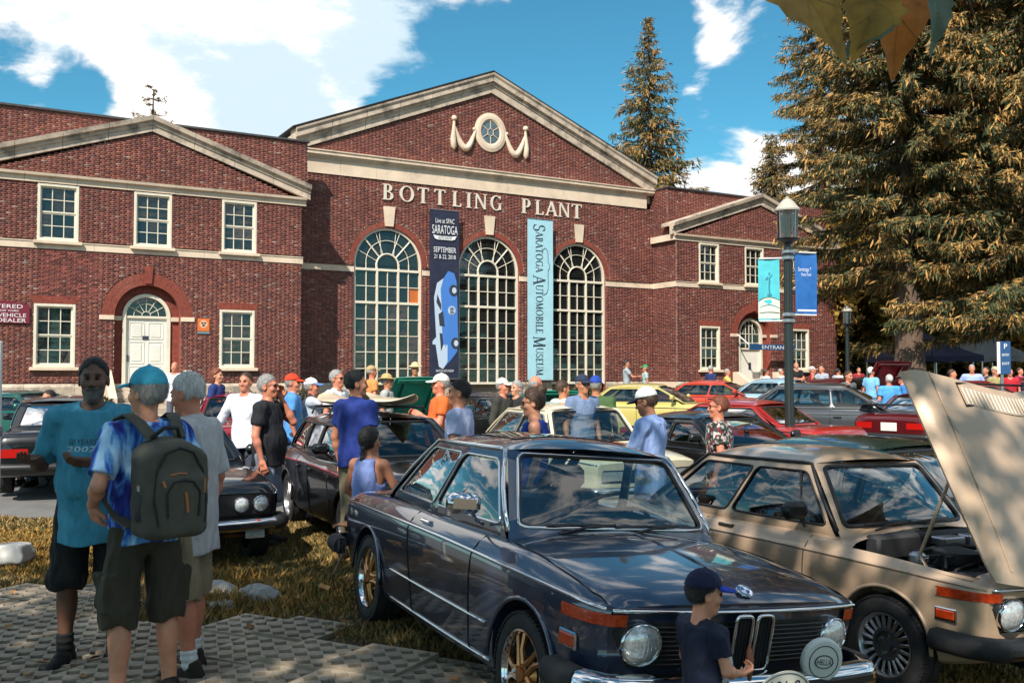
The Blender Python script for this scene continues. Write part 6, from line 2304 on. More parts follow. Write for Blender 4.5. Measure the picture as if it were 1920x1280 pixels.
GREENP = mat('green_paint', (.012, .20, .13), .35, .1, coat=.6, noise=(2, .1))
hood_up(P1c, GREENP, 62, .9)
hood_up(Q1c, GREENP, 42, .75)
hood_up(R1c, MATS['paint_5c0f16'], 56)
# rack and boards on the black hatchback
q = MB()
Bm = Matrix.Translation((-1.55, 11.32, gzf(-1.55, 11.32))) @ Matrix.Rotation(rad(-64.4), 4, 'Z')
for x in (-.05, -.85):
    q.tube([(x, -.60, 1.37), (x, -.56, 1.46), (x, .56, 1.46), (x, .60, 1.37)], .014, 6)
q.build('roof_rack', M_BLACK, B1['E'])
for k, (y, l_, lab) in enumerate(((-.30, 1.75, 'cream board lying nearest the camera on the roof rack of the black hatchback'), (.22, 1.95, 'cream board lying on the far side of the roof rack of the black hatchback'))):
    q = MB()
    rows = []
    for t in np.linspace(0, 1, 20):
        w = .235 * max(.02, (sin(pi * t ** .8)) ** .6); th = .045 * max(.08, sin(pi * t) ** .5); x = -1.35 + l_ * t; zc = 1.525 + .10 * (2 * t - 1) ** 4
        rows.append([(x, y + w * cos(a), zc + th * sin(a)) for a in np.linspace(0, 2 * pi, 15)[:-1]])
    q.grid(rows, cv=True)
    o = q.build('surfboard', mat('board_cream', (.72, .58, .40), .35, noise=(3, .1), coat=.5), smooth=50)
    o.matrix_world = Bm
    tag(o, lab, 'surfboard', 'boards on the roof rack')
# ================================================================== PEOPLE
def nets(F, org, h, keep=None):
    """smooth surface where F changes sign (negative inside)"""
    nx, ny, nz = F.shape
    s = F < 0
    c = np.zeros((nx - 1, ny - 1, nz - 1), np.int16)
    cor = [(i, j, k) for i in (0, 1) for j in (0, 1) for k in (0, 1)]
    for i, j, k in cor: c += s[i:nx - 1 + i, j:ny - 1 + j, k:nz - 1 + k]
    act = (c > 0) & (c < 8)
    ids = np.full(act.shape, -1, np.int64)
    A = np.argwhere(act)
    ids[act] = np.arange(len(A))
    acc = np.zeros((len(A), 3)); cnt = np.zeros(len(A))
    a0, a1, a2 = A[:, 0], A[:, 1], A[:, 2]
    for e0 in cor:
        for ax in range(3):
            if e0[ax]: continue
            e1 = list(e0); e1[ax] = 1
            f0 = F[a0 + e0[0], a1 + e0[1], a2 + e0[2]]; f1 = F[a0 + e1[0], a1 + e1[1], a2 + e1[2]]
            m = (f0 < 0) != (f1 < 0)
            t = np.where(m, f0 / np.where(f0 == f1, 1, f0 - f1), 0)
            p = np.tile(np.array(e0, float), (len(A), 1)); p[:, ax] += t
            acc[m] += p[m]; cnt[m] += 1
    V = (A + acc / np.maximum(cnt, 1)[:, None]) * h + org
    Q = []
    for ax in range(3):
        u, v = (ax + 1) % 3, (ax + 2) % 3
        sl0 = [slice(None)] * 3; sl1 = [slice(None)] * 3
        sl0[ax] = slice(0, -1); sl1[ax] = slice(1, None)
        d = s[tuple(sl0)] != s[tuple(sl1)]
        E_ = np.argwhere(d)
        ok = (E_[:, u] > 0) & (E_[:, v] > 0) & (E_[:, u] < F.shape[u] - 1) & (E_[:, v] < F.shape[v] - 1)
        E_ = E_[ok]
        q = []
        for du, dv in ((-1, -1), (0, -1), (0, 0), (-1, 0)):
            k = E_.copy(); k[:, u] += du; k[:, v] += dv
            q.append(ids[k[:, 0], k[:, 1], k[:, 2]])
        q = np.stack(q, 1)
        ins = s[E_[:, 0], E_[:, 1], E_[:, 2]]
        q[~ins] = q[~ins][:, ::-1]
        Q.append(q)
    return V, np.concatenate(Q)


def d_cone(P, a, b, ra, rb):
    a = np.array(a, float); b = np.array(b, float)
    ab = b - a
    t = np.clip(((P - a) @ ab) / max(ab @ ab, 1e-9), 0, 1)
    return np.linalg.norm(P - a - t[..., None] * ab, axis=-1) - (ra + (rb - ra) * t)


def d_ell(P, c, r):
    q = (P - np.array(c, float)); r = np.array(r, float)
    k0 = np.linalg.norm(q / r, axis=-1); k1 = np.linalg.norm(q / (r * r), axis=-1)
    return k0 * (k0 - 1) / np.maximum(k1, 1e-6)


def d_col(P, z0, z1, A0, A1, c0=(0, 0), c1=(0, 0)):
    """upright elliptic column, half axes A0 at z0 to A1 at z1"""
    t = np.clip((P[..., 2] - z0) / (z1 - z0), 0, 1)
    ax = A0[0] + (A1[0] - A0[0]) * t; ay = A0[1] + (A1[1] - A0[1]) * t
    cx = c0[0] + (c1[0] - c0[0]) * t; cy = c0[1] + (c1[1] - c0[1]) * t
    x = (P[..., 0] - cx) / ax; y = (P[..., 1] - cy) / ay
    d = (np.sqrt(x * x + y * y) - 1) * np.minimum(ax, ay)
    return np.maximum(d, np.maximum(z0 - P[..., 2], P[..., 2] - z1))


def smin(a, b, k):
    if k <= 0: return np.minimum(a, b)
    h = np.clip(.5 + .5 * (b - a) / k, 0, 1)
    return b * (1 - h) + a * h - k * h * (1 - h)


def smax(a, b, k): return -smin(-a, -b, k)


def solid(fn, lo, hi, h):
    lo = np.array(lo, float) - 2 * h; hi = np.array(hi, float) + 2 * h
    n = np.ceil((hi - lo) / h).astype(int) + 1
    g = np.stack(np.meshgrid(*[lo[i] + h * np.arange(n[i]) for i in range(3)], indexing='ij'), -1)
    return nets(fn(g), lo, h)


def mesh_of(parts, name, mats, xf=None):
    """parts: list of (V, Q[, material index])"""
    me = bpy.data.meshes.new(name)
    vs = []; fs = []; mi = []; o = 0
    for p in parts:
        vs.append(p[0]); fs.append(p[1] + o); o += len(p[0]); mi += [p[2] if len(p) > 2 else 0] * len(p[1])
    V = np.concatenate(vs); Q = np.concatenate(fs)
    me.vertices.add(len(V)); me.vertices.foreach_set('co', V.astype(np.float32).ravel())
    me.loops.add(len(Q) * 4); me.loops.foreach_set('vertex_index', Q.astype(np.int32).ravel())
    me.polygons.add(len(Q)); me.polygons.foreach_set('loop_start', np.arange(0, len(Q) * 4, 4, dtype=np.int32))
    me.update(calc_edges=True)
    for a in (mats if isinstance(mats, (list, tuple)) else [mats]): me.materials.append(a)
    me.polygons.foreach_set('use_smooth', [True] * len(Q))
    if any(mi): me.polygons.foreach_set('material_index', mi)
    me.validate()
    return me


SK = {'light': (.60, .27, .165), 'tan': (.46, .19, .105), 'red': (.58, .21, .125), 'dark': (.125, .056, .034)}
HAIRC = {'white': (.62, .60, .57), 'grey': (.30, .29, .28), 'dark': (.018, .014, .012), 'brown': (.06, .03, .018), 'red': (.17, .045, .02), 'black': (.008, .008, .009), 'salt': (.07, .064, .06)}


def skin(k): return mat('skin_' + k, SK[k], .52, noise=(22, .10), bump=(90, .12, .002))


def hairm(k): return mat('hair_' + k, HAIRC[k], .6, noise=(60, .4), stretch=(1, 1, .25), bump=(120, .5, .004))


def cloth(col, **k):
    h = col if isinstance(col, str) else '%.3f_%.3f_%.3f' % col
    return mat('fabric_' + h.strip('#'), col, .85, noise=(14, .12), bump=(13, .65, .03), stretch=(1.5, 1.5, .6), **k)


M_EYE = mat('eye', (.012, .008, .006), .15)
M_SHADES = mat('sunglasses', (.006, .006, .007), .12)


def hand_fn(w, d, n, side, curl, sc):
    """w wrist, d pointing direction, n palm normal; five fingers"""
    w = np.array(w); d = np.array(d) / np.linalg.norm(d); n = np.array(n, float); n = n - d * (n @ d); n /= np.linalg.norm(n)
    s = np.cross(d, n) * side
    prims = []
    pc = w + d * .055
    prims.append((w - d * .01, w + d * .03, .026, .028))
    for k in range(4):
        root = w + d * .088 + s * (k - 1.5) * .0195
        prims.append((w + d * .02 + s * (k - 1.5) * .012, root, .018, .012))
        L = (.070, .080, .074, .058)[k]
        c1 = curl * .8 + .1; c2 = curl * 1.7 + .2
        j1 = root + (d * cos(c1) + n * sin(c1)) * L * .55
        j2 = j1 + (d * cos(c2) + n * sin(c2)) * L * .5
        prims += [(root, j1, .0098, .009), (j1, j2, .009, .0075)]
    t0 = w + d * .03 - s * .03; t1 = t0 + (d * .7 - s * .75 + n * .35) * .042; t2 = t1 + (d * .9 - s * .25 + n * .5) * .034
    prims += [(w + d * .015 - s * .012, t0, .02, .015), (t0, t1, .0135, .011), (t1, t2, .011, .0085)]
    allp = np.array([p[0] for p in prims] + [p[1] for p in prims])

    def fn(P):
        D = None
        for a, b, ra, rb in prims:
            q = d_cone(P, a, b, ra, rb)
            D = q if D is None else smin(D, q, .006)
        return D
    return fn, allp.min(0) - .025, allp.max(0) + .025


def person(name_label, x, y, face, hgt, sk='light', top='tee', topc='#d8d8d8', bot='shorts', botc='#8a7d60', hair='short', hairc='grey', hat=None, hatc='#ffffff', res=2,
           arms=(None, None), build=1.0, belly=0.0, turn=0.0, nod=0.0, dz=0.0, legs=None, stance=.10, step=0.0, shoec='#1a1614', sockc=None, beard=None, shades=False, group='people at the car show', hem=None,
           sleeve=.62, z=None, lean=0.0, topm=None, fem=False, curl=.5, hands=True, child=False, name='person', facing_feet=None):
    """face: 0 looks away from the camera, 90 to the right, 180 towards the camera, 270 to the left"""
    sc = hgt / 1.75
    E_ = empty(name, (x, y, gzf(x, y) if z is None else z), -rad(face), name_label, 'person', group)
    h = {0: .0075, 1: .012, 2: .020, 3: .032}[res]
    hh = {0: .0048, 1: .0062, 2: .010, 3: .017}[res]
    seed = rng.uniform(0, 50)
    b = build
    skn = skin(sk)
    hs = 1.32 if child else 1.0   # head size against the body
    # joints
    up = np.array((0, 0, dz))
    ln = np.array((0, sin(rad(lean)), cos(rad(lean)) - 1))

    def T(p):   # upper body point, leaned about the hips
        p = np.array(p, float); r = p - np.array((0, 0, .95)); a = rad(lean)
        q = np.array((r[0], r[1] * cos(a) + r[2] * sin(a), -r[1] * sin(a) + r[2] * cos(a))) + np.array((0, 0, .95))
        return q + up
    sw = (.175 if not fem else .155) * b
    J = {}
    for s, i in ((-1, 0), (1, 1)):   # left then right; the right hand is at +x
        sh = T((s * sw, -.005, 1.405))
        el, wr, pn = T((s * (sw + .065 + .03 * (b - 1)), -.035, 1.13)), T((s * (sw + .075), .035, .885)), None
        if arms[i] is not None:
            el = T(arms[i][0]); wr = T(arms[i][1])
            pn = arms[i][2] if len(arms[i]) > 2 else None
        J[s] = (sh, el, wr, pn)
    LG = {}
    for s, i in ((-1, 0), (1, 1)):
        hp = np.array((s * .088 * b, 0, .92)) + up
        kn = np.array((s * stance, .015 + s * step * .5, .50)); an = np.array((s * (stance + .01), -.02 + s * step, .085)); fd = np.array((s * .18, 1, 0))
        if legs is not None: kn, an, fd = (np.array(v, float) for v in legs[i])
        LG[s] = (hp, kn, an, fd / np.linalg.norm(fd))
    # body
    def body_fn(P):
        D = None

        def U(d, k):
            nonlocal D
            D = d if D is None else smin(D, d, k)
        Pl = P
        if lean or dz:
            r = P - np.array((0, 0, .95)) - up; a = -rad(lean)
            Pl = np.stack([r[..., 0], r[..., 1] * cos(a) + r[..., 2] * sin(a), -r[..., 1] * sin(a) + r[..., 2] * cos(a)], -1) + np.array((0, 0, .95))
        U(d_ell(Pl, (0, 0, 1.27), (.155 * b, .10 * b, .20)), .03)
        U(d_ell(Pl, (0, .012, 1.06), (.138 * b, .10 * b, .18)), .05)
        U(d_ell(P, (0, 0, .92 + dz), (.150 * b, .105 * b, .13)), .05)
        U(d_cone(Pl, (0, -.012, 1.38), (0, .012, 1.53), .062, .053), .03)
        for s in (-1, 1):
            sh, el, wr, _ = J[s]
            U(d_cone(P, T((s * .05, -.01, 1.43)), sh, .052, .05), .04)
            U(d_cone(P, sh, el, .048 * b ** .5, .038 * b ** .5), .03)
            U(d_cone(P, el, wr, .038 * b ** .5, .026), .012)
            m = el + (wr - el) * .3
            U(d_ell(P, m, (.040, .040, .05)), .02)
            hp, kn, an, fd = LG[s]
            U(d_cone(P, hp, kn, .088 * b, .054), .03)
            U(d_cone(P, kn, an, .054, .036), .02)
            cf = kn + (an - kn) * .32 - fd * .020
            U(d_ell(P, cf, (.05, .052, .12)), .03)
            U(d_cone(P, an - fd * .03 - (0, 0, .045), an + fd * .12 - (0, 0, .055), .036, .03), .02)
        return D
    pts = np.array([J[s][k] for s in (-1, 1) for k in range(3)] + [LG[s][k] for s in (-1, 1) for k in range(3)] + [LG[s][2] + LG[s][3] * .18 for s in (-1, 1)] + [T((0, 0, 1.52))])
    lo = np.minimum(pts.min(0) - .10, (-.2 * b, -.16 * b, -.005)); hi = np.maximum(pts.max(0) + .08, (.2 * b, .17 * b, .5))
    lo[2] = max(lo[2], -.01)
    parts = [solid(body_fn, lo, hi, h)]
    # head, turned on the neck
    nk = T((0, .008, 1.50))
    Rm = np.array(Matrix.Rotation(-rad(turn), 3, 'Z') @ Matrix.Rotation(-rad(nod), 3, 'X') @ Matrix.Scale(hs, 3))

    def toh(P): return (P - nk) @ np.linalg.inv(Rm).T + np.array((0, .008, 1.50))

    def frh(V): return (V - np.array((0, .008, 1.50))) @ Rm.T + nk
    fw = .95 if fem else 1.0

    def head_fn(P):
        D = d_ell(P, (0, -.012, 1.652), (.074, .094, .094))
        D = smin(D, d_ell(P, (0, .028, 1.585), (.058 * fw, .066, .080)), .03)
        D = smin(D, d_ell(P, (0, .066, 1.528), (.030 * fw, .026, .024)), .03)
        D = smin(D, d_cone(P, (0, -.008, 1.44), (0, .0, 1.56), .052, .052), .03)
        D = smin(D, d_cone(P, (-.032, .078, 1.652), (.032, .078, 1.652), .011, .011), .02)
        D = smin(D, d_cone(P, (-.043, .062, 1.598), (.043, .062, 1.598), .020, .020), .025)
        for s in (-1, 1): D = smax(D, -d_ell(P, (s * .030, .100, 1.632), (.017, .020, .011)), .012)
        D = smin(D, d_cone(P, (0, .088, 1.640), (0, .108, 1.596), .0085, .0125), .012)
        for s in (-1, 1): D = smin(D, d_ell(P, (s * .010, .099, 1.590), (.010, .010, .008)), .008)
        D = smin(D, d_cone(P, (-.018, .091, 1.561), (.018, .091, 1.561), .0065, .0065), .006)
        D = smin(D, d_cone(P, (-.014, .089, 1.549), (.014, .089, 1.549), .0075, .0075), .006)
        D = smax(D, -d_cone(P, (-.024, .1005, 1.5555), (.024, .1005, 1.5555), .0035, .0035), .004)
        for s in (-1, 1):
            D = smin(D, d_ell(P, (s * .077, -.012, 1.615), (.010, .022, .032)), .01)
            D = smax(D, -d_ell(P, (s * .086, -.006, 1.617), (.006, .011, .018)), .006)
        return D
    v, q = solid(head_fn, (-.095, -.11, 1.45), (.095, .13, 1.755), hh)
    parts.append((frh(v), q))
    for s in (-1, 1):
        sh, el, wr, pn = J[s]
        d = wr - el
        if hands:
            n = pn if pn is not None else (-s * 1.0, .15, 0)
            fnh, l2, h2 = hand_fn(wr, d if pn is None or len(pn) < 6 else pn[3:6], n[:3], s, curl, sc)
            parts.append(solid(fnh, l2, h2, {0: .0042, 1: .0055, 2: .0085, 3: .014}[res]))
    me = mesh_of([(p[0] * sc, p[1]) for p in parts], 'body', skn)
    link('body', me, E_)

    def wrinkle(P, amp):
        return amp * (noise3(P, 17, seed) * .6 + noise3(P * np.array((1.6, 1.6, .55)), 26, seed + 3) * .6)

    def put(nm, fn, lo_, hi_, m, hres, head=False):
        v_, q_ = solid(fn, lo_, hi_, hres)
        if len(q_) == 0: return None
        if head: v_ = frh(v_)
        return link(nm, mesh_of([(v_ * sc, q_)], nm, m), E_)
    # ---- top
    hm = hem if hem is not None else (.80 if top != 'tank' else .86)
    tm = topm or cloth(topc)
    amp = .0105 if res < 2 else .006
    cut = sleeve

    def top_fn(P):
        r = P - np.array((0, 0, .95)) - up; a = -rad(lean)
        Pl = np.stack([r[..., 0], r[..., 1] * cos(a) + r[..., 2] * sin(a), -r[..., 1] * sin(a) + r[..., 2] * cos(a)], -1) + np.array((0, 0, .95))
        D = d_ell(Pl, (0, -.002, 1.29), (.178 * b, .125 * b, .195))
        wst = .158 if not fem else .138
        D = smin(D, d_col(Pl, hm - .15, 1.44, ((.190 if not fem else .172) * b, (.136 + belly * .8) * b), ((wst - .005) * b, .110 * b), (0, .0 + belly * .30), (0, -.005)), .05)
        if belly: D = smin(D, d_ell(Pl, (0, .03 + belly * .5, 1.06), (.165 * b, .12 * b + belly * .6, .19)), .07)
        D = smin(D, d_cone(Pl, (-.10, -.012, 1.432), (.10, -.012, 1.432), .045, .045), .04)
        for s in (-1, 1):
            sh, el, wr, _ = J[s]
            if top != 'tank':
                e = sh + (el - sh) * min(1, cut) if cut <= 1 else el
                c = d_cone(P, T((s * .07, -.01, 1.42)), sh, .062, .070 * b ** .5)
                c = smin(c, d_cone(P, sh, e + (el - sh) * .12, .070 * b ** .5, .066 * b ** .5 if cut <= 1 else .056), .03)
                if cut > 1:
                    w2 = el + (wr - el) * .93
                    c = smin(c, d_cone(P, el, w2, .055, .042), .02)
                else:
                    ax = (el - sh) / np.linalg.norm(el - sh)
                    c = np.maximum(c, (P - e) @ ax)
                D = smin(D, c, .035)
        if top == 'tank':
            for s in (-1, 1): D = smax(D, -d_cone(Pl, (s * (sw + .025), -.02, 1.30), (s * (sw + .0), -.02, 1.60), .085, .085), .02)
        D = D + wrinkle(P, amp)
        D = np.maximum(D, (hm + .008 * np.sin(P[..., 0] * 23 + seed)) - Pl[..., 2])
        # neck opening
        D = smax(D, -d_cone(Pl, (0, .022, 1.44), (0, .02, 1.62), .062 if top != 'tank' else .095, .075), .008)
        return D
    put('shirt', top_fn, np.minimum(lo, (-.29, -.24, hm + dz - .02)), np.maximum(hi, (.29, .3 + belly, 1.52 + max(dz, 0))), tm, h)
    if top == 'polo':
        def col_fn(P): return np.maximum(np.abs(d_cone(P, (0, -.012, 1.43), (0, .016, 1.50), .078, .064)) - .008, np.maximum(1.452 - P[..., 2] + P[..., 1] * .45, P[..., 2] - 1.50 + P[..., 1] * .25))
        v_, q_ = solid(col_fn, (-.11, -.12, 1.36), (.11, .13, 1.54), max(.007, h * .7))
        if len(q_):
            v_ = np.array([T(p) for p in v_]); link('collar', mesh_of([(v_ * sc, q_)], 'collar', tm if topm is None or True else tm), E_)
    # ---- legs
    bm_ = cloth(botc)
    kz = {'shorts': .30, 'cargo': .30, 'trousers': .965, 'skirt': .42, 'dress': .42}[bot]

    def leg_part(hp, kn, an, f):   # point at fraction f from hip to ankle
        a1 = np.linalg.norm(kn - hp); a2 = np.linalg.norm(an - kn); L = (a1 + a2) * f
        return hp + (kn - hp) * (L / a1) if L <= a1 else kn + (an - kn) * ((L - a1) / a2)
    flen = {'shorts': .56, 'cargo': .58, 'trousers': .97, 'skirt': .5, 'dress': .5}[bot]

    def bot_fn(P):
        D = d_ell(P, (0, -.002, .92 + dz), (.160 * b, .114 * b, .14))
        D = np.maximum(D, P[..., 2] - (.99 + dz))
        for s in (-1, 1):
            hp, kn, an, fd = LG[s]
            e = leg_part(hp, kn, an, flen)
            w0, w1, w2 = (.096 * b, .098 * b, .094 * b) if bot in ('shorts', 'cargo') else (.092 * b, .074 * b, .062)
            c = d_cone(P, hp, kn, w0, w1)
            if flen > .6: c = smin(c, d_cone(P, kn, an, w1, w2), .03)
            else: c = smin(c, d_cone(P, kn, kn + (an - kn) * .25, w1, w2), .03)
            ax = (an - kn) / np.linalg.norm(an - kn) if flen > .5 else (kn - hp) / np.linalg.norm(kn - hp)
            c = np.maximum(c, (P - e) @ ax + .010 * np.sin(P[..., 0] * 40 + seed))
            if bot == 'cargo':
                pk = hp + (kn - hp) * .72 + np.array((s * .085 * b, 0, 0)); q_ = np.abs(P - pk) - np.array((.022, .065, .085))
                c = smin(c, np.linalg.norm(np.maximum(q_, 0), axis=-1) + np.minimum(q_.max(-1), 0) - .008, .012)
            D = smin(D, c, .03) if s < 0 else smin(D, c, .02)
        if bot in ('skirt', 'dress'): D = smin(D, d_col(P, .48 + dz, 1.0 + dz, (.23 * b, .19), (.15 * b, .11)), .03)
        return D + wrinkle(P, amp * 1.1)
    put('trousers' if bot == 'trousers' else ('skirt' if bot in ('skirt', 'dress') else 'shorts'), bot_fn, np.minimum(lo, (-.26 * b, -.22, .02)), np.maximum((hi[0], hi[1], 1.0 + dz), (.26 * b, .22, 1.0 + dz)) * np.array((1, 1, 1)), bm_ if bot != 'dress' else tm, h)
    # ---- shoes and socks
    for s in (-1, 1):
        hp, kn, an, fd = LG[s]
        base = np.array((an[0], an[1], 0)) + np.array((0, 0, an[2] - .085))

        def sh_fn(P):
            D = d_cone(P, base - fd * .035 + (0, 0, .045), base + fd * .05 + (0, 0, .045), .048, .047)
            D = smin(D, d_cone(P, base + fd * .05 + (0, 0, .04), base + fd * .16 + (0, 0, .032), .046, .038), .02)
            D = smin(D, d_cone(P, base - fd * .02 + (0, 0, .05), base - fd * .015 + (0, 0, .10), .046, .047), .02)
            return np.maximum(D, base[2] + .002 - P[..., 2])
        c1 = base + fd * .07
        if res < 3:
            o = put('shoe', sh_fn, c1 - (.15, .19, c1[2] + .0 - base[2]), c1 + (.15, .19, .15), cloth(shoec), h * .8)
            if sockc and o is not None:
                def sk_fn(P): return d_cone(P, an + (an - kn) * -.02, an + (kn - an) * .20, .043, .047) + .003 * np.sin(P[..., 2] * 160)
                put('sock', sk_fn, an - (.1, .1, .06), an + (.1, .1, .2), cloth(sockc), h * .8)
    # ---- hair, beard, hat
    hk = hairm(hairc)
    if hair:
        def hair_fn(P):
            if hair == 'bald': 
                D = d_ell(P, (0, -.016, 1.640), (.082, .100, .088)); D = np.maximum(D, P[..., 2] - 1.665 - .03 * noise3(P, 30, seed)); D = np.maximum(D, P[..., 1] - .01)
                D = np.maximum(D, 1.575 - P[..., 2])
            else:
                ex = {'short': .007, 'mid': .013}.get(hair, .018)
                D = d_ell(P, (0, -.016, 1.655), (.074 + ex, .094 + ex, .094 + ex))
                line = .062 - .6 * np.maximum(0, 1.70 - P[..., 2]) * 1.9
                D = np.maximum(D, P[..., 1] - np.maximum(line, -.022) - .012 * noise3(P, 40, seed))
                D = np.maximum(D, ({'short': 1.585, 'mid': 1.578}.get(hair, 1.54)) - P[..., 2] - .02 * noise3(P, 30, seed))
                if hair == 'bun': D = smin(D, d_ell(P, (0, -.098, 1.735), (.048, .048, .048)), .012)
                if hair == 'long': D = smin(D, d_ell(P, (0, -.055, 1.56), (.080, .062, .10)), .03)
                if hair == 'braid':
                    for i in range(9): D = smin(D, d_ell(P, (.004 * (-1) ** i, -.092 - .012 * (i > 1), 1.56 - .048 * i), (.026 - .001 * i, .022, .032)), .008)
            if hat: D = np.maximum(D, P[..., 2] - 1.672)
            return D + .0022 * noise3(P, 75, seed) + .0018 * noise3(P * np.array((1, 1, .35)), 170, seed)
        ho = put('hair', hair_fn, (-.11, -.17, 1.08 if hair == 'braid' else 1.45), (.11, .10, 1.80), hk, hh * 1.1, True)
        if ho is not None and res < 3:
            n = len(ho.data.vertices); co = np.zeros(n * 3); nn = np.zeros(n * 3)
            ho.data.vertices.foreach_get('co', co); ho.data.vertices.foreach_get('normal', nn)
            co = co.reshape(-1, 3); nn = nn.reshape(-1, 3)
            k = nr.randint(0, n, {0: 5200, 1: 2400, 2: 700}[res]); p = co[k]; v = nn[k]
            fl = np.array((0, -.35, -1.)) + nr.normal(0, .38, (len(k), 3)); fl -= v * (fl * v).sum(1)[:, None]; fl /= np.linalg.norm(fl, axis=1)[:, None] + 1e-6
            sd = np.cross(fl, v); ln_ = nr.uniform(.012, .03, (len(k), 1)) * sc; wd_ = {0: .0011, 1: .0016, 2: .003}[res]
            V3 = np.stack([p - sd * wd_ - v * .002, p + sd * wd_ - v * .002, p + fl * ln_ + v * nr.uniform(.001, .010, (len(k), 1))], 1)
            soup('hair_strands', V3, 3, hk, None, ho)['kind'] = 'stuff'
    if beard:
        def be_fn(P):
            D = d_ell(P, (0, .030, 1.560), (.060, .068, .062)); D = smin(D, d_ell(P, (0, .075, 1.515), (.034, .030, .034)), .02)
            D = np.maximum(D, P[..., 2] - 1.572 - .5 * np.abs(P[..., 0]) * 1.0); D = np.maximum(D, .0 - P[..., 1])
            m_ = d_cone(P, (-.026, .094, 1.570), (.026, .094, 1.570), .0085, .0085)
            return smin(D, m_, .006) + .0025 * noise3(P, 110, seed)
        put('beard', be_fn, (-.09, -.01, 1.46), (.09, .13, 1.62), hairm(beard), hh, True)
    if hat:
        hmz = cloth(hatc)
        parts_ = []
        if hat == 'cap':
            def cap_fn(P):
                D = d_ell(P, (0, -.012, 1.668), (.087, .108, .098)); D = np.maximum(D, 1.668 + P[..., 1] * .1 - P[..., 2])
                D = smin(D, d_ell(P, (0, -.012, 1.768), (.009, .009, .007)), .004)
                return D
            def brim_fn(P):
                D = d_ell(P, (0, .095, 1.664), (.076, .095, .06)); zc_ = 1.676 - 3.2 * P[..., 0] ** 2 - .18 * (P[..., 1] - .08)
                return np.maximum(np.maximum(D, np.abs(P[..., 2] - zc_) - .0055 - hh * .28), .055 - P[..., 1])
            v_, q_ = solid(cap_fn, (-.1, -.13, 1.63), (.1, .11, 1.79), hh); put_o = link('cap', mesh_of([(frh(v_) * sc, q_)], 'cap', hmz), E_)
            v_, q_ = solid(brim_fn, (-.1, .03, 1.6), (.1, .22, 1.71), hh * .8)
            if len(q_): link('brim', mesh_of([(frh(v_) * sc, q_)], 'brim', cloth(hat_brim) if (hat_brim := (BRIMS.get(name_label))) else hmz), put_o)
        else:
            wide = .175 if hat == 'wide' else .14
            def bk_fn(P):
                D = d_ell(P, (0, -.01, 1.70), (.086, .104, .085)); D = np.maximum(D, 1.676 - P[..., 2])
                r = np.sqrt((P[..., 0] / .92) ** 2 + (P[..., 1] + .01) ** 2)
                D2 = np.maximum(r - wide, np.abs(P[..., 2] - 1.685 + .12 * np.maximum(r - .09, 0) - .8 * P[..., 0] ** 2) - .006 - hh * .25)
                return smin(D, D2, .008)
            v_, q_ = solid(bk_fn, (-.2, -.2, 1.63), (.2, .2, 1.80), hh); link('hat', mesh_of([(frh(v_) * sc, q_)], 'hat', hmz), E_)
    # ---- eyes, brows, sunglasses
    if res < 3:
        mb = MB()
        for s in (-1, 1):
            if shades:
                for k in range(8):
                    pass
                c = np.array((s * .033, .098, 1.634))
                P8 = [c + np.array((.027 * cos(a), -.012 * abs(cos(a)) * (1 if cos(a) * s > 0 else .2), .019 * sin(a))) for a in np.linspace(0, 2 * pi, 13)[:-1]]
                P8b = [p - np.array((0, .008, 0)) for p in P8]
                mb.add([tuple(frh(p) * sc) for p in P8 + P8b], [tuple(range(12)), tuple(range(23, 11, -1))] + [(i, i + 12, (i + 1) % 12 + 12, (i + 1) % 12) for i in range(12)], 0)
                mb.tube([tuple(frh(np.array(p)) * sc) for p in ((s * .058, .088, 1.642), (s * .079, .03, 1.640), (s * .081, -.02, 1.628))], .0028, 5)
            else:
                c = frh(np.array((s * .030, .0835, 1.632))) * sc
                mb.lathe([(0, -.011), (.0085, -.006), (.011, 0), (.0085, .006), (0, .011)], 8, 0, Matrix.Translation(Vector(c)))
                mb.tube([tuple(frh(np.array(p)) * sc) for p in ((s * .014, .0935, 1.652), (s * .030, .0935, 1.657), (s * .046, .080, 1.652))], .0038, 5, 1)
        if shades: mb.tube([tuple(frh(np.array(p)) * sc) for p in ((-.012, .101, 1.640), (.012, .101, 1.640))], .003, 5)
        o = mb.build('sunglasses' if shades else 'eyes', [M_SHADES if shades else M_EYE, hk], E_, smooth=60)
        if not shades: o['kind'] = 'stuff'
    r = dict(E=E_, J=J, T=T, sc=sc, frh=frh, LG=LG)
    PEOPLE.append(r)
    return r


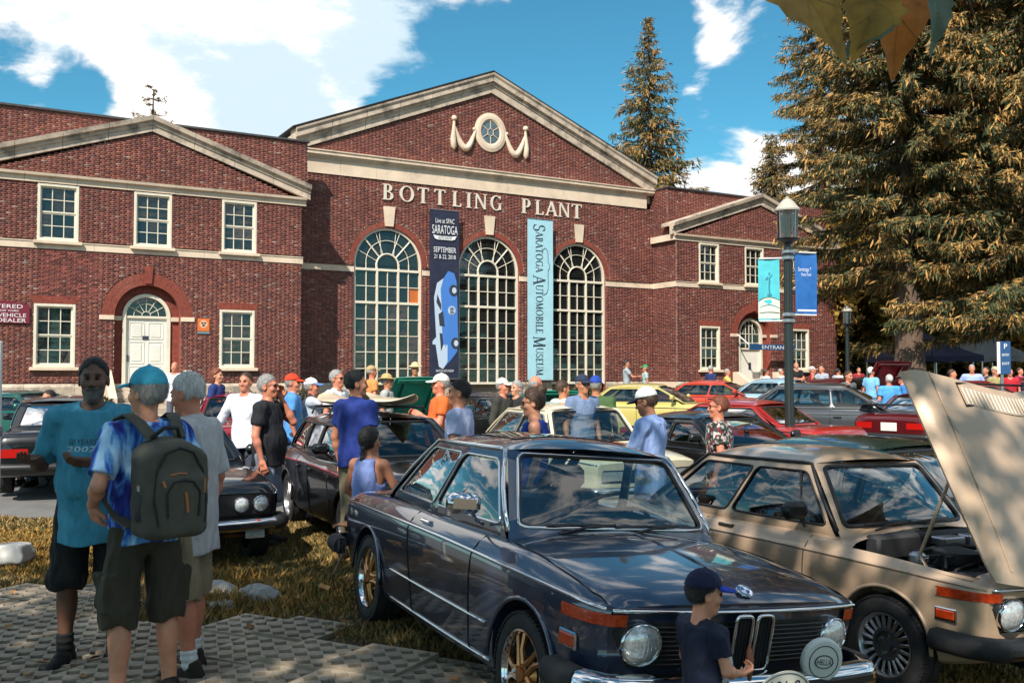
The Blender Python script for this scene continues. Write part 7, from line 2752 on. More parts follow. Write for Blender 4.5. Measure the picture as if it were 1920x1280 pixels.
BRIMS = {}
PEOPLE = []
def pattern(name, cols, scale, kind):
    m = bpy.data.materials.new(name); m.use_nodes = True
    nt = m.node_tree; b = nt.nodes['Principled BSDF']; b.inputs['Roughness'].default_value = .85
    N = nt.nodes.new; L = nt.links.new
    tc = N('ShaderNodeTexCoord')
    if kind == 'tie':
        t = N('ShaderNodeTexNoise'); t.inputs['Scale'].default_value = scale; t.inputs['Detail'].default_value = 5; t.inputs['Distortion'].default_value = 1.4
        mp = N('ShaderNodeMapping'); mp.inputs['Scale'].default_value = (1.5, 1.5, .45); L(tc.outputs['Object'], mp.inputs[0]); L(mp.outputs[0], t.inputs['Vector'])
    else:
        t = N('ShaderNodeTexVoronoi'); t.inputs['Scale'].default_value = scale; L(tc.outputs['Object'], t.inputs['Vector'])
    r = N('ShaderNodeValToRGB')
    e = r.color_ramp.elements
    pos = (np.linspace(.36, .60, len(cols)) if kind == 'tie' else np.linspace(0, .9, len(cols)))
    for i, c in enumerate(cols):
        el = e[i] if i < 2 else e.new(float(pos[i]))
        el.position = float(pos[i]); el.color = (*srgb(c), 1)
    if kind != 'tie': r.color_ramp.interpolation = 'CONSTANT'
    sp = N('ShaderNodeSeparateColor')
    if kind == 'tie': L(t.outputs['Fac'], r.inputs[0])
    else: L(t.outputs['Color'], sp.inputs[0]); L(sp.outputs[0], r.inputs[0])
    L(r.outputs[0], b.inputs['Base Color'])
    return m


TIEDYE = pattern('tie_dye_cotton', ['#141c66', '#1b2a86', '#2b56b4', '#5f9ad8', '#a8cff0'], 4.6, 'tie')
FLORAL = pattern('floral_cotton', ['#1c1c1c', '#8d8f8a', '#2d3a2c', '#b9a7a2', '#7c2430', '#3b4440', '#d0cdc6'], 34, 'vor')
# ------------------------------------------------------------------ the crowd, positions in metres
BRIMS['man in a white cap with blue brim and grey printed T-shirt, reaching right'] = '#5f86c8'
BRIMS['small boy in a navy cap and navy T-shirt holding a brown stick'] = '#1c3fb0'
BRIMS['man in a white and navy cap and light blue shirt looking down at a camera'] = '#1d2746'
MEN = []
MEN.append(person('big man in a teal printed T-shirt and black shorts, facing the camera', -2.72, 6.25, 166, 1.970, sk='dark', top='tee', topc='#3f8ea8', bot='shorts', botc='#0b0b0d', hair='short', hairc='black', beard='salt', res=0, build=1.04, belly=0.05, turn=-4, stance=0.12, step=0.03, shoec='#0c0b0b', sockc='#101012', hem=0.7, sleeve=0.86, arms=(((-0.28, -0.02, 1.12), (-0.04, 0.24, 1.17), (0.3, -0.6, 0.9, 0.9, 0.25, 0.05)), ((0.29, -0.08, 1.13), (0.29, 0.17, 1.19), (-0.2, 0.1, 1, 0.1, 1, -0.05))), group='three men talking on the paving'))
MEN.append(person('man in a teal cap and tie-dye shirt seen from behind with a backpack', -2.06, 5.42, 316, 1.888, sk='light', top='tee', topc='#2f66b8', bot='cargo', botc='#3a3528', hair='mid', hairc='grey', hat='cap', hatc='#38a0bd', res=0, build=0.96, belly=0.02, turn=-18, stance=0.125, shoec='#17130f', hem=0.86, sleeve=0.8, topm=TIEDYE, arms=(((-0.28, -0.1, 1.17), (-0.23, 0.1, 1.05), (0.9, 0.2, 0.2, 0.35, 0.3, -0.9)), ((0.26, -0.1, 1.17), (0.2, 0.1, 1.06), (-0.9, 0.2, 0.2, -0.35, 0.3, -0.9))), group='three men talking on the paving'))
MEN.append(person('white haired man in a long pale grey polo, khaki shorts and white socks', -1.98, 5.95, 282, 1.867, sk='red', top='polo', topc='#b9b6b6', bot='shorts', botc='#8d7f66', hair='short', hairc='white', res=0, build=1.04, belly=0.03, turn=8, nod=14, stance=0.11, step=0.06, shoec='#2c221c', sockc='#d8d8d8', hem=0.72, sleeve=0.9, group='three men talking on the paving'))
MEN.append(person('small boy in a navy cap and navy T-shirt holding a brown stick', 0.80, 4.08, 62, 0.990, sk='light', top='tee', topc='#0d1630', bot='shorts', botc='#20242c', hair='short', hairc='black', hat='cap', hatc='#10163a', res=0, turn=12, nod=8, child=True, build=1.05, arms=(((-0.24, 0.02, 1.15), (-0.1, 0.24, 1.05)), ((0.25, 0.02, 1.15), (0.13, 0.26, 1.07), (-0.4, 0.2, 0.9, -0.1, 1, 0.15))), curl=1.0, group='child by the cars'))
person('man in a black T-shirt holding a phone to his ear, profile to the right', -2.69, 10.60, 95, 1.870, sk='red', top='tee', topc='#14151c', bot='shorts', botc='#8d93a3', hair='short', hairc='grey', res=1, belly=0.03, build=1.1, shades=True, hem=0.82, arms=(((-0.22, 0.2, 1.25), (-0.12, 0.1, 1.5), (1, 0, 0, 0.1, 0, 1)), None))
person('man in a royal blue polo and khaki trousers, seen from behind', -1.54, 9.50, 40, 1.871, sk='tan', top='polo', topc='#142c78', bot='trousers', botc='#7d735b', hair='short', hairc='black', res=1, build=1.08, turn=25, hem=0.86)
person('woman with a dark braid in a periwinkle tank top, sitting', -1.34, 8.90, 22, 1.735, dz=-0.42, sk='tan', top='tank', topc='#7a8cc4', bot='trousers', botc='#40506c', hair='braid', hairc='dark', res=1, fem=True, turn=15, legs=(((-0.12, 0.4, 0.5), (-0.12, 0.36, 0.085), (-0.1, 1, 0)), ((0.12, 0.4, 0.5), (0.12, 0.36, 0.085), (0.1, 1, 0))), arms=(((-0.27, 0.08, 1.16), (-0.14, 0.26, 1.02)), ((0.27, 0.08, 1.16), (0.14, 0.26, 1.02))), lean=6, hem=0.88)
person('man in an orange cap and light blue shirt', -3.17, 13.90, 75, 1.795, sk='red', top='polo', topc='#4f8fd0', bot='trousers', botc='#2c3644', hair='short', hairc='grey', hat='cap', hatc='#d23a18', res=2, turn=15)
person('man in a white cap with blue brim and grey printed T-shirt, reaching right', -2.96, 14.20, 80, 1.725, sk='red', top='tee', topc='#b9c2cc', bot='trousers', botc='#7d8796', hair='short', hairc='grey', hat='cap', hatc='#dfe4ea', res=2, belly=0.03, arms=(None, ((0.2, 0.26, 1.36), (0.16, 0.48, 1.38))))
person('smiling man in a white collared shirt facing the camera', -3.55, 12.80, 190, 1.849, sk='red', top='polo', topc='#dfe0ea', bot='trousers', botc='#3a4152', hair='short', hairc='brown', res=2, sleeve=1.2, arms=(None, ((0.33, -0.02, 1.16), (0.42, 0.14, 0.98))))
person('red haired woman in a dark blue top by the flower bed', -5.37, 17.50, 100, 1.804, sk='light', top='tee', topc='#1e3470', bot='trousers', botc='#2a3a6a', hair='long', hairc='red', res=2, fem=True)
person('bald man in white near the white panelled door', -8.43, 24.00, 180, 1.846, sk='red', top='tee', topc='#d6d8de', bot='trousers', botc='#555a66', hair='bald', hairc='grey', res=3)
person('grey haired man in a white shirt with a black shoulder strap', -2.55, 14.00, 110, 1.859, sk='red', top='polo', topc='#d4d6d8', bot='trousers', botc='#3b3f48', hair='short', hairc='grey', res=2, shades=True)
person('tall man in an orange shirt and tan cap by the arched window', -2.92, 20.00, 60, 1.811, sk='red', top='tee', topc='#d88a4c', bot='trousers', botc='#8b8170', hair='short', hairc='grey', hat='cap', hatc='#b0936a', res=3)
person('man in a straw sun hat and grey shirt beside the green hood', -2.21, 17.00, 95, 1.704, sk='tan', top='tee', topc='#a9a9a5', bot='trousers', botc='#6a6459', hair='short', hairc='grey', hat='wide', hatc='#b39a68', res=2)
person('person in a cream straw hat standing behind the raised green hood', -2.12, 21.00, 170, 1.850, sk='tan', top='tee', topc='#8a8f84', bot='trousers', botc='#5a564e', hair='short', hairc='grey', hat='wide', hatc='#d4b98a', res=3)
person('man in an orange T-shirt and white cap, arm bent forward', -0.94, 12.60, 255, 1.825, sk='red', top='tee', topc='#d8662a', bot='shorts', botc='#8d8672', hair='short', hairc='grey', hat='cap', hatc='#d9d4cc', res=2, belly=0.05, build=1.08, arms=(((-0.26, 0.06, 1.14), (-0.2, 0.26, 1.24)), ((0.26, 0.06, 1.14), (0.2, 0.26, 1.24))))
person('dark haired man in a pale lilac T-shirt behind the dark coupe', -0.49, 8.90, 285, 1.725, sk='tan', top='tee', topc='#b4bbdc', bot='trousers', botc='#566a8a', hair='short', hairc='dark', res=1, turn=-10)
person('woman with a dark bun and sunglasses in a blue sleeveless dress', 0.20, 8.50, 275, 1.695, sk='light', top='tank', topc='#1a3f9c', bot='dress', botc='#1a3f9c', hair='bun', hairc='brown', res=1, fem=True, shades=True, nod=8)
person('man in a pale cap and charcoal jacket beside the open dark car', -0.14, 14.50, 120, 1.716, sk='red', top='tee', topc='#34342f', bot='trousers', botc='#3b3b3d', hair='short', hairc='grey', hat='cap', hatc='#cfc8bf', res=2, sleeve=1.2)
person('person with pale hair and dark clothes next to the charcoal jacket man', 0.07, 15.20, 230, 1.656, sk='light', top='tee', topc='#1d1d22', bot='trousers', botc='#2c2c33', hair='long', hairc='grey', res=2, fem=True)
person('bald man in a white shirt looking down, profile to the right', 0.32, 14.20, 75, 1.768, sk='red', top='polo', topc='#d5d3cf', bot='trousers', botc='#7a6e5d', hair='bald', hairc='grey', res=2, shades=True, nod=15)
person('man with cropped hair in an off-white shirt, back to the camera', 0.71, 13.40, 60, 1.731, sk='tan', top='tee', topc='#d4cdbd', bot='trousers', botc='#6b675e', hair='short', hairc='brown', res=2, sleeve=1.2, build=1.08)
person('man in a navy cap and slate blue shirt facing the camera', 0.94, 12.80, 150, 1.815, sk='tan', top='polo', topc='#6b7ea0', bot='trousers', botc='#565a63', hair='short', hairc='grey', hat='cap', hatc='#222c44', res=2, shades=True)
person('man in a royal blue cap and olive green T-shirt, broad back to the camera', 1.17, 13.40, 20, 1.778, sk='tan', top='tee', topc='#3f5a34', bot='trousers', botc='#6a6250', hair='short', hairc='grey', hat='cap', hatc='#1c3f9a', res=2, build=1.15, belly=0.03)
person('man in a white and navy cap and light blue shirt looking down at a camera', 1.29, 9.00, 300, 1.783, sk='tan', top='polo', topc='#8ea6d8', bot='trousers', botc='#8c8a86', hair='short', hairc='brown', hat='cap', hatc='#dcdcda', res=1, build=1.06, nod=16, shades=True, sleeve=0.85, arms=(((-0.24, 0.08, 1.16), (-0.07, 0.3, 1.2)), ((0.24, 0.08, 1.16), (0.07, 0.3, 1.2))))
person('red haired woman in a floral blouse, profile to the left', 2.19, 10.20, 285, 1.730, sk='red', top='tee', topc='#55504c', topm=FLORAL, bot='trousers', botc='#2a2a30', hair='short', hairc='red', res=1, fem=True, build=1.1, shades=True)
person('dark haired man in a grey T-shirt facing the green capped one at the brick corner', 3.94, 33.00, 95, 1.780, z=0.62, sk='tan', top='tee', topc='#9aa2a8', bot='trousers', botc='#4a4e57', hair='short', hairc='dark', res=3, arms=(None, ((0.22, 0.2, 1.18), (0.16, 0.4, 1.2))))
person('person in a green cap and grey T-shirt at the brick corner', 4.57, 33.00, 265, 1.640, z=0.6, sk='tan', top='tee', topc='#9fb0ae', bot='trousers', botc='#4a4e57', hair='short', hairc='grey', hat='cap', hatc='#2f8f4f', res=3)
person('man in a navy polo and white shorts near the far wing', 6.42, 31.00, 60, 1.634, sk='red', top='tee', topc='#1d2c5c', bot='shorts', botc='#d0d2d4', hair='short', hairc='grey', res=3)
person('man in a pale yellow shirt near the far wing', 6.73, 30.00, 110, 1.551, sk='red', top='tee', topc='#e0bb62', bot='trousers', botc='#8c8674', hair='short', hairc='grey', res=3, arms=(None, ((0.2, 0.2, 1.18), (0.14, 0.36, 1.1))))
person('brown haired man in a white shirt before the far white door', 8.21, 31.00, 80, 1.531, sk='red', top='tee', topc='#dcdcdf', bot='trousers', botc='#555a66', hair='short', hairc='brown', res=3)
person('person in white hidden partly by the lamp post', 8.96, 32.00, 100, 1.511, sk='red', top='tee', topc='#d6d6da', bot='trousers', botc='#6a6e78', hair='short', hairc='grey', res=3)
person('man in a black T-shirt with folded arms by the far wing window', 9.77, 33.00, 175, 1.711, sk='red', top='tee', topc='#111114', bot='trousers', botc='#2b2d33', hair='bald', hairc='grey', res=3, arms=(((-0.24, 0.1, 1.16), (0.06, 0.2, 1.18)), ((0.24, 0.1, 1.16), (-0.06, 0.22, 1.14))))
person('person in a dark red shirt and white cap with folded arms', 9.38, 30.00, 110, 1.615, sk='red', top='tee', topc='#a01f2c', bot='trousers', botc='#8fa0bc', hair='short', hairc='grey', hat='cap', hatc='#d2c8c0', res=3, arms=(((-0.24, 0.1, 1.16), (0.06, 0.2, 1.18)), ((0.24, 0.1, 1.16), (-0.06, 0.22, 1.14))))
person('person with a bare arm raised beside the dark red shirt', 9.52, 29.50, 240, 1.676, sk='red', top='tee', topc='#9fa7b5', bot='trousers', botc='#8a94a8', hair='short', hairc='brown', res=3, arms=(None, ((0.24, 0.2, 1.3), (0.16, 0.16, 1.5))))
person('man in a dark grey shirt with cropped fair hair looking at the silver sedan', 7.52, 21.50, 150, 1.675, sk='red', top='tee', topc='#5b5f63', bot='trousers', botc='#3c3f45', hair='short', hairc='brown', res=2, nod=8)
person('man in a white cap and sky blue shirt, half turned away', 9.35, 25.00, 60, 1.688, sk='red', top='tee', topc='#79b4dc', bot='trousers', botc='#7d7f84', hair='short', hairc='white', hat='cap', hatc='#dcd8d2', res=3)
person('white haired man in a bright blue shirt, back to the camera by the black spoiler', 8.24, 21.00, 355, 1.605, sk='red', top='tee', topc='#4f9bd8', bot='trousers', botc='#6c6a64', hair='short', hairc='white', res=2, build=1.12)
person('person in a dark brimmed hat and blue shirt next to the white haired man', 8.78, 21.60, 285, 1.602, sk='red', top='tee', topc='#2f78c0', bot='trousers', botc='#444850', hair='short', hairc='grey', hat='wide', hatc='#5a4638', res=2)
person('person in cream at the navy canopy', 13.13, 34.00, 90, 1.513, sk='red', top='tee', topc='#c9b8a0', bot='trousers', botc='#777777', hair='short', hairc='brown', res=3)
person('person in crimson near the end of the far wing', 13.00, 36.00, 180, 1.570, sk='red', top='tee', topc='#8f2430', bot='trousers', botc='#444444', hair='short', hairc='dark', res=3)
person('person in a pale blue shirt left of the sign post group', 11.00, 24.00, 120, 1.659, sk='red', top='tee', topc='#b9cbe0', bot='trousers', botc='#777d88', hair='short', hairc='brown', res=3)
person('man in a lilac shirt with hands at his waist under the grey canopy', 12.93, 27.00, 200, 1.732, sk='red', top='tee', topc='#9fb0e0', bot='trousers', botc='#666b78', hair='short', hairc='grey', res=3, build=1.12, arms=(((-0.34, -0.06, 1.18), (-0.2, 0.06, 1.02)), ((0.34, -0.06, 1.18), (0.2, 0.06, 1.02))))
person('dark haired person in a navy T-shirt under the grey canopy', 13.57, 27.50, 250, 1.663, sk='tan', top='tee', topc='#27324c', bot='trousers', botc='#333333', hair='short', hairc='dark', res=3)
person('man in a khaki shirt and tan cap beside the sign post', 12.58, 25.00, 160, 1.702, sk='red', top='tee', topc='#9c9464', bot='trousers', botc='#6a6554', hair='short', hairc='grey', hat='cap', hatc='#b9a98a', res=3)
person('person in a bright red shirt right of the sign post', 13.48, 26.00, 200, 1.647, sk='red', top='tee', topc='#b01c2c', bot='trousers', botc='#3a3a40', hair='short', hairc='dark', res=3)
person('person in purple red at the right edge of the crowd', 15.34, 29.00, 150, 1.604, sk='red', top='tee', topc='#8c2050', bot='trousers', botc='#3a3a40', hair='short', hairc='brown', res=3)
person('person in pale grey between the brick wing and the golden trees', 10.86, 32.00, 60, 1.529, sk='red', top='tee', topc='#b0b3ba', bot='trousers', botc='#555566', hair='short', hairc='dark', res=3)
person('seated person in royal blue behind the dark saloon boot', -7.47, 15.50, 200, 1.974, dz=-0.42, sk='tan', top='tee', topc='#2340b8', bot='trousers', botc='#333a55', hair='short', hairc='dark', res=2, legs=(((-0.12, 0.4, 0.5), (-0.12, 0.36, 0.085), (-0.1, 1, 0)), ((0.12, 0.4, 0.5), (0.12, 0.36, 0.085), (0.1, 1, 0))))
# ================================================================== THINGS CARRIED AND STREET FURNITURE
def project_text(P, lines, z0, side=1, m=M_PRINTD):
    """lettering laid onto the front of a shirt. lines: (text, x, z, width, height, material)"""
    sh = [c for c in P['E'].children if c.name.startswith('shirt')][0]
    me = sh.data
    bv = BVHTree.FromPolygons([v.co.copy() for v in me.vertices], [tuple(p.vertices) for p in me.polygons])

    def drop(v):
        h = bv.ray_cast(Vector((v[0], 1.0, v[1])), Vector((0, -1, 0)))
        return (h[0] + Vector((0, .003, 0))) if h[0] else Vector((v[0], .2, v[1]))
    return sh, drop


man1, man2, man3, boy = MEN
sh, drop = project_text(man1, None, 0)


def shirt_print(txt, cx, cz, w, h, m, slant=.2, sz=1):
    me = text_mesh(txt, 1.0, 0.0, res=2)
    n = len(me.vertices); co = np.zeros(n * 3); me.vertices.foreach_get('co', co); co = co.reshape(-1, 3)
    lo, hi = co.min(0), co.max(0)
    x = (co[:, 0] - (lo[0] + hi[0]) / 2) / (hi[0] - lo[0]) * w; z = (co[:, 1] - (lo[1] + hi[1]) / 2) / (hi[1] - lo[1]) * h
    x = x + z * slant
    mb = MB(); mb.add([drop((cx - a, cz + b)) for a, b in zip(x, z)], [tuple(p.vertices) for p in me.polygons])
    mb.build('shirt_print', m, sh)


s1 = man1['sc']
shirt_print('50 YEARS', .035, 1.275 * s1, .165, .036, M_PRINTD)
shirt_print('2002', .040, 1.235 * s1, .175, .034, mat('shirt_white', (.55, .62, .64), .7))
mb = MB()
for rr, hw_, mi in ((.030, .0045, 0),):
    mb.add([drop((-.105 + r * cos(a), 1.250 * s1 + r * sin(a))) for r in (.027, .035) for a in np.linspace(0, 2 * pi, 25)[:-1]], [(i, (i + 1) % 24, (i + 1) % 24 + 24, i + 24) for i in range(24)], 0)
mb.add([drop((-.105 + .018 * cos(a) + .003, 1.250 * s1 + .020 * sin(a))) for a in np.linspace(0, 2 * pi, 15)[:-1]], [tuple(range(14))], 1)
mb.add([drop((-.105 + u, 1.250 * s1 + v)) + Vector((0, .002, 0)) for u, v in ((-.004, -.016), (.008, .0), (.0, .001), (.006, .016), (-.008, -.001), (.0, -.002))], [tuple(range(6))], 0)
mb.build('shirt_print', [M_PRINTD, mat('shirt_white', (.55, .62, .64), .7)], sh)
# wristwatch
w = np.array(man1['J'][-1][1]) * s1; w2 = np.array(man1['J'][-1][2]) * s1
dd = Vector(w2 - w).normalized(); c = Vector(w2) - dd * .03
mb = MB(); mb.lathe([(.031, -.012), (.034, -.010), (.034, .010), (.031, .012)], 16, 0, Matrix.Translation(c) @ dd.to_track_quat('Z', 'Y').to_matrix().to_4x4()); mb.build('watch', M_STEEL, man1['E'])

# backpack worn by the man in tie-dye
M_PACK = mat('olive_nylon', (.075, .07, .052), .8, noise=(9, .2), bump=(140, .3, .003))
M_PACKD = mat('dark_nylon', (.022, .022, .02), .8, noise=(9, .2))
M_TRIMO = mat('orange_piping', (.45, .16, .05), .6)
BP = empty('backpack', man2['E'].location, man2['E'].rotation_euler.z, 'olive and black backpack with orange zip pulls on the back of the man in tie-dye', 'backpack')
s2 = man2['sc']


def pk_fn(P):
    c = np.array((.02, -.245, 1.16)); q = np.abs(P - c) - np.array((.115, .055, .20))
    D = np.linalg.norm(np.maximum(q, 0), axis=-1) + np.minimum(q.max(-1), 0) - .055
    q = np.abs(P - np.array((.02, -.345, 1.075))) - np.array((.085, .018, .12))
    D = smin(D, np.linalg.norm(np.maximum(q, 0), axis=-1) + np.minimum(q.max(-1), 0) - .04, .025)
    D = smax(D, P[..., 2] - 1.40 - .18 * (P[..., 1] + .25) + 3 * (P[..., 0] - .02) ** 2, .03)
    return D + .004 * noise3(P, 21, 3.)


v, q = solid(pk_fn, (-.18, -.42, .86), (.22, -.12, 1.46), .011)
link('bag', mesh_of([(v * s2, q)], 'bag', M_PACK), BP)
bgv = BVHTree.FromPolygons([Vector(a * s2) for a in v], [tuple(a) for a in q])


def onbag(x, z, off=.004):
    h = bgv.ray_cast(Vector((x, -1.2, z)) * s2, Vector((0, 1, 0)))
    return (h[0] - Vector((0, off, 0))) if h[0] else Vector((x, -.3, z)) * s2


for pts_, r_, m_, nm in (([(-.10, .98), (-.115, 1.10), (-.10, 1.24), (-.05, 1.33), (.02, 1.355), (.09, 1.33), (.14, 1.24), (.155, 1.10), (.14, .98)], .007, M_PACKD, 'zip'),
                         ([(-.06, 1.02), (-.065, 1.14), (-.03, 1.19), (.02, 1.20), (.07, 1.19), (.105, 1.14), (.10, 1.02)], .006, M_PACKD, 'zip'),
                         ([(.03, 1.14), (.038, 1.08), (.04, 1.04)], .009, M_TRIMO, 'zip_pull'), ([(-.045, 1.225), (.0, 1.232), (.04, 1.228)], .006, M_TRIMO, 'zip_pull'),
                         ([(-.085, 1.20), (-.075, 1.17)], .007, M_TRIMO, 'zip_pull'), ([(.135, 1.20), (.13, 1.13)], .006, M_TRIMO, 'zip_pull')):
    mb = MB(); mb.tube([onbag(x, z) for x, z in pts_], r_, 6); mb.build(nm, m_, BP, smooth=60)
for s in (-1, 1):
    mb = MB()
    pts = [(s * .07 + .02, -.20, 1.395), (s * .095, -.14, 1.475), (s * .115, -.05, 1.515), (s * .125, .04, 1.49), (s * .135, .115, 1.40), (s * .155, .13, 1.26), (s * .175, .08, 1.10), (s * .165, -.06, 1.00), (s * .14, -.17, .96)]
    P2 = [Vector(p) * s2 for p in pts]
    q2 = []
    for i, p in enumerate(P2):
        t = (P2[min(i + 1, 8)] - P2[max(i - 1, 0)]).normalized(); sd = Vector((1, 0, 0)); sd = (sd - t * sd.dot(t)).normalized(); n_ = t.cross(sd)
        q2.append((p, sd, n_))
    mb.sweep([(-.033, -.006), (.033, -.006), (.036, 0), (.033, .006), (-.033, .006), (-.036, 0)], q2); mb.build('strap', M_PACK, BP, smooth=50)
mb = MB()
mb.tube([Vector(p) * s2 for p in ((-.06, -.20, 1.40), (-.02, -.26, 1.45), (.05, -.26, 1.45), (.09, -.20, 1.40))], .012, 6); mb.build('handle', M_PACKD, BP, smooth=60)
mb = MB(); mb.lathe([(0, 0), (.034, 0), (.036, .02), (.036, .13), (.026, .16), (.026, .185), (0, .187)], 14, 0, Matrix.Translation(Vector((-.135, -.27, 1.0)) * s2)); mb.build('bottle', M_BLACK, BP, smooth=50)
mb = MB(); mb.lathe([(.027, .16), (.028, .19), (0, .192)], 14, 0, Matrix.Translation(Vector((-.135, -.27, 1.0)) * s2)); mb.build('bottle_cap', M_STEEL, BP, smooth=50)


def held(P, s, name, label, cat, build, off=(0, 0, 0)):
    sc = P['sc']
    w = np.array(P['J'][s][2]) * sc; e = np.array(P['J'][s][1]) * sc
    d = (w - e) / np.linalg.norm(w - e)
    loc = Vector(w + d * .07 + np.array(off))
    o = build()
    o.matrix_world = Matrix.Translation(P['E'].location) @ Matrix.Rotation(P['E'].rotation_euler.z, 4, 'Z') @ Matrix.Translation(loc)
    o.name = name
    return tag(o, label, cat)


def b_stick():
    mb = MB(); mb.tube([(0, .02, -.05), (0, .02, .0), (.003, .02, .04), (-.002, .022, .075), (.001, .02, .10)], [.008, .014, .018, .013, .004], 8); return mb.build('stick', mat('brown_stick', (.16, .06, .03), .6, noise=(40, .4), bump=(50, .6, .01)), smooth=60)


held(boy, 1, 'snack_stick', 'knobbly brown stick shaped snack held up in the hand of the boy', 'snack', b_stick, (-.01, .0, .02))


def b_cam():
    mb = MB(); mb.box((0, 0, 0), (.14, .06, .09), bev=.012); mb.lathe([(.034, 0), (.034, .06), (.028, .065), (0, .06)], 14, 0, Matrix.Translation((0, .03, 0)) @ Matrix.Rotation(-pi / 2, 4, 'X')); mb.box((0, 0, .055), (.05, .04, .03), bev=.008)
    return mb.build('camera_body', M_BLACK, smooth=40)


# tag-along: camera of the man in light blue, telephone of the man in black
for P in PEOPLE:
    if 'looking down at a camera' in P['E']['label']: held(P, 1, 'photo_camera', 'black camera held by the man in the white and navy cap', 'camera', b_cam, (-.07, .03, .02))
    if 'holding a phone' in P['E']['label']:
        def b_ph():
            mb = MB(); mb.box((0, 0, 0), (.012, .07, .14), bev=.005); return mb.build('phone', M_BLACK)
        held(P, -1, 'mobile_phone', 'black telephone at the ear of the man in the black T-shirt', 'phone', b_ph, (-.02, .0, .0))


# folding chairs under the two seated people
M_WOOD = mat('chair_wood', (.17, .085, .04), .6, noise=(4, .35), stretch=(8, 8, 1))


def chair(x, y, face, label, m, back=True):
    C_ = empty('folding_chair', (x, y, gzf(x, y)), -rad(face), label, 'chair', 'chairs at the car show')
    mb = MB(); mb.box((0, .05, .435), (.44, .42, .03), bev=.008); mb.build('seat', m, C_)
    mb = MB()
    for k in range(3 if back else 0): mb.box((0, -.20, .56 + .12 * k), (.42, .022, .075), rot=Matrix.Rotation(-.12, 4, 'X'), bev=.006)
    if back: mb.build('backrest', m, C_)
    for s in (-1, 1):
        mb = MB(); mb.tube([(s * .22, .22, 0), (s * .22, -.02, .43), (s * .22, -.21, .88 if back else .43)], .016, 6); mb.build('leg', m, C_)
        mb = MB(); mb.tube([(s * .20, -.24, 0), (s * .20, .18, .43)], .015, 6); mb.build('leg', m, C_)


for P in PEOPLE:
    l = P['E'].location; f = -math.degrees(P['E'].rotation_euler.z)
    if 'dark braid' in P['E']['label']: chair(l.x, l.y, f, 'brown wooden folding stool under the woman with the braid', M_WOOD, False)
    if 'seated person in royal blue' in P['E']['label']: chair(l.x, l.y, f, 'dark folding chair under the person in royal blue', M_BLACK)

# canopy leg with weight bag at the left edge
T_ = empty('canopy_pole', (-5.14, 9.65, gzf(-5.14, 9.65)), 0, 'white canopy leg at the left edge with grey joint', 'pole')
mb = MB(); mb.box((-.02, 0, 1.1), (.055, .055, 2.2), bev=.006); mb.build('pole', M_WHITE, T_)
mb = MB(); mb.box((-.02, 0, 1.30), (.08, .08, .12), bev=.01); mb.build('joint', M_STEEL, T_)
mb = MB(); mb.box((-.02, 0, .03), (.12, .12, .015)); mb.build('foot_plate', M_STEEL, T_)


def bag_fn(P):
    q = np.abs(P - np.array((.02, .04, .12))) - np.array((.12, .10, .06))
    return smax(np.linalg.norm(np.maximum(q, 0), axis=-1) + np.minimum(q.max(-1), 0) - .05 + .3 * np.maximum(P[..., 2] - .1, 0) + .012 * noise3(P, 14, 2.), -P[..., 2], .02)


v, q = solid(bag_fn, (-.22, -.2, 0), (.28, .28, .28), .014)
o = link('weight_bag', mesh_of([(v, q)], 'weight_bag', mat('white_sack', (.55, .53, .50), .8, noise=(7, .15))), None, (-4.95, 9.5, gzf(-4.95, 9.5)))
tag(o, 'white weight bag slumped on the ground by the canopy leg', 'bag')
# unidentified bright blue thing at the lower left edge, given a camp chair shape
C_ = empty('unidentified_blue_thing', (-2.07, 3.45, gzf(-2.07, 3.45) + .05), rad(-60), 'unidentified bright blue thing, modelled as a camp chair, cut off by the lower left edge', 'chair')
M_BLUEC = mat('blue_canvas', (.01, .10, .50), .7, noise=(20, .1), bump=(180, .3, .002))
mb = MB(); mb.grid([[(-.27 + .54 * u, -.22 + .10 * v - .05 * sin(pi * u), .42 + .50 * v - .05 * (2 * u - 1) ** 2 * v) for v in np.linspace(0, 1, 7)] for u in np.linspace(0, 1, 9)])
mb.grid([[(-.27 + .54 * u, -.205 + .10 * v - .05 * sin(pi * u), .42 + .50 * v - .05 * (2 * u - 1) ** 2 * v) for v in np.linspace(0, 1, 7)] for u in np.linspace(0, 1, 9)], flip=True); mb.build('backrest', M_BLUEC, C_, smooth=60)
mb = MB(); mb.grid([[(-.27 + .54 * u, -.22 + .46 * v, .43 - .05 * sin(pi * u) + .02 * v) for v in np.linspace(0, 1, 7)] for u in np.linspace(0, 1, 9)]); mb.build('seat', M_BLUEC, C_, smooth=60)
for s in (-1, 1):
    mb = MB(); mb.tube([(s * .27, .24, 0), (s * .27, -.22, .43), (s * .27, -.13, .9)], .011, 6); mb.build('leg', M_STEEL, C_)
    mb = MB(); mb.tube([(s * .26, -.26, 0), (s * .27, .24, .43)], .011, 6); mb.build('leg', M_STEEL, C_)

# ------------------------------------------------------------------ lamp posts
M_POST = mat('post_green_black', (.012, .016, .015), .4, coat=.4)
M_LGLASS = glass_mat('lantern_glass', (.88, .90, .90), .8)
M_GLOBE = mat('lamp_globe', (.62, .52, .44), .5)


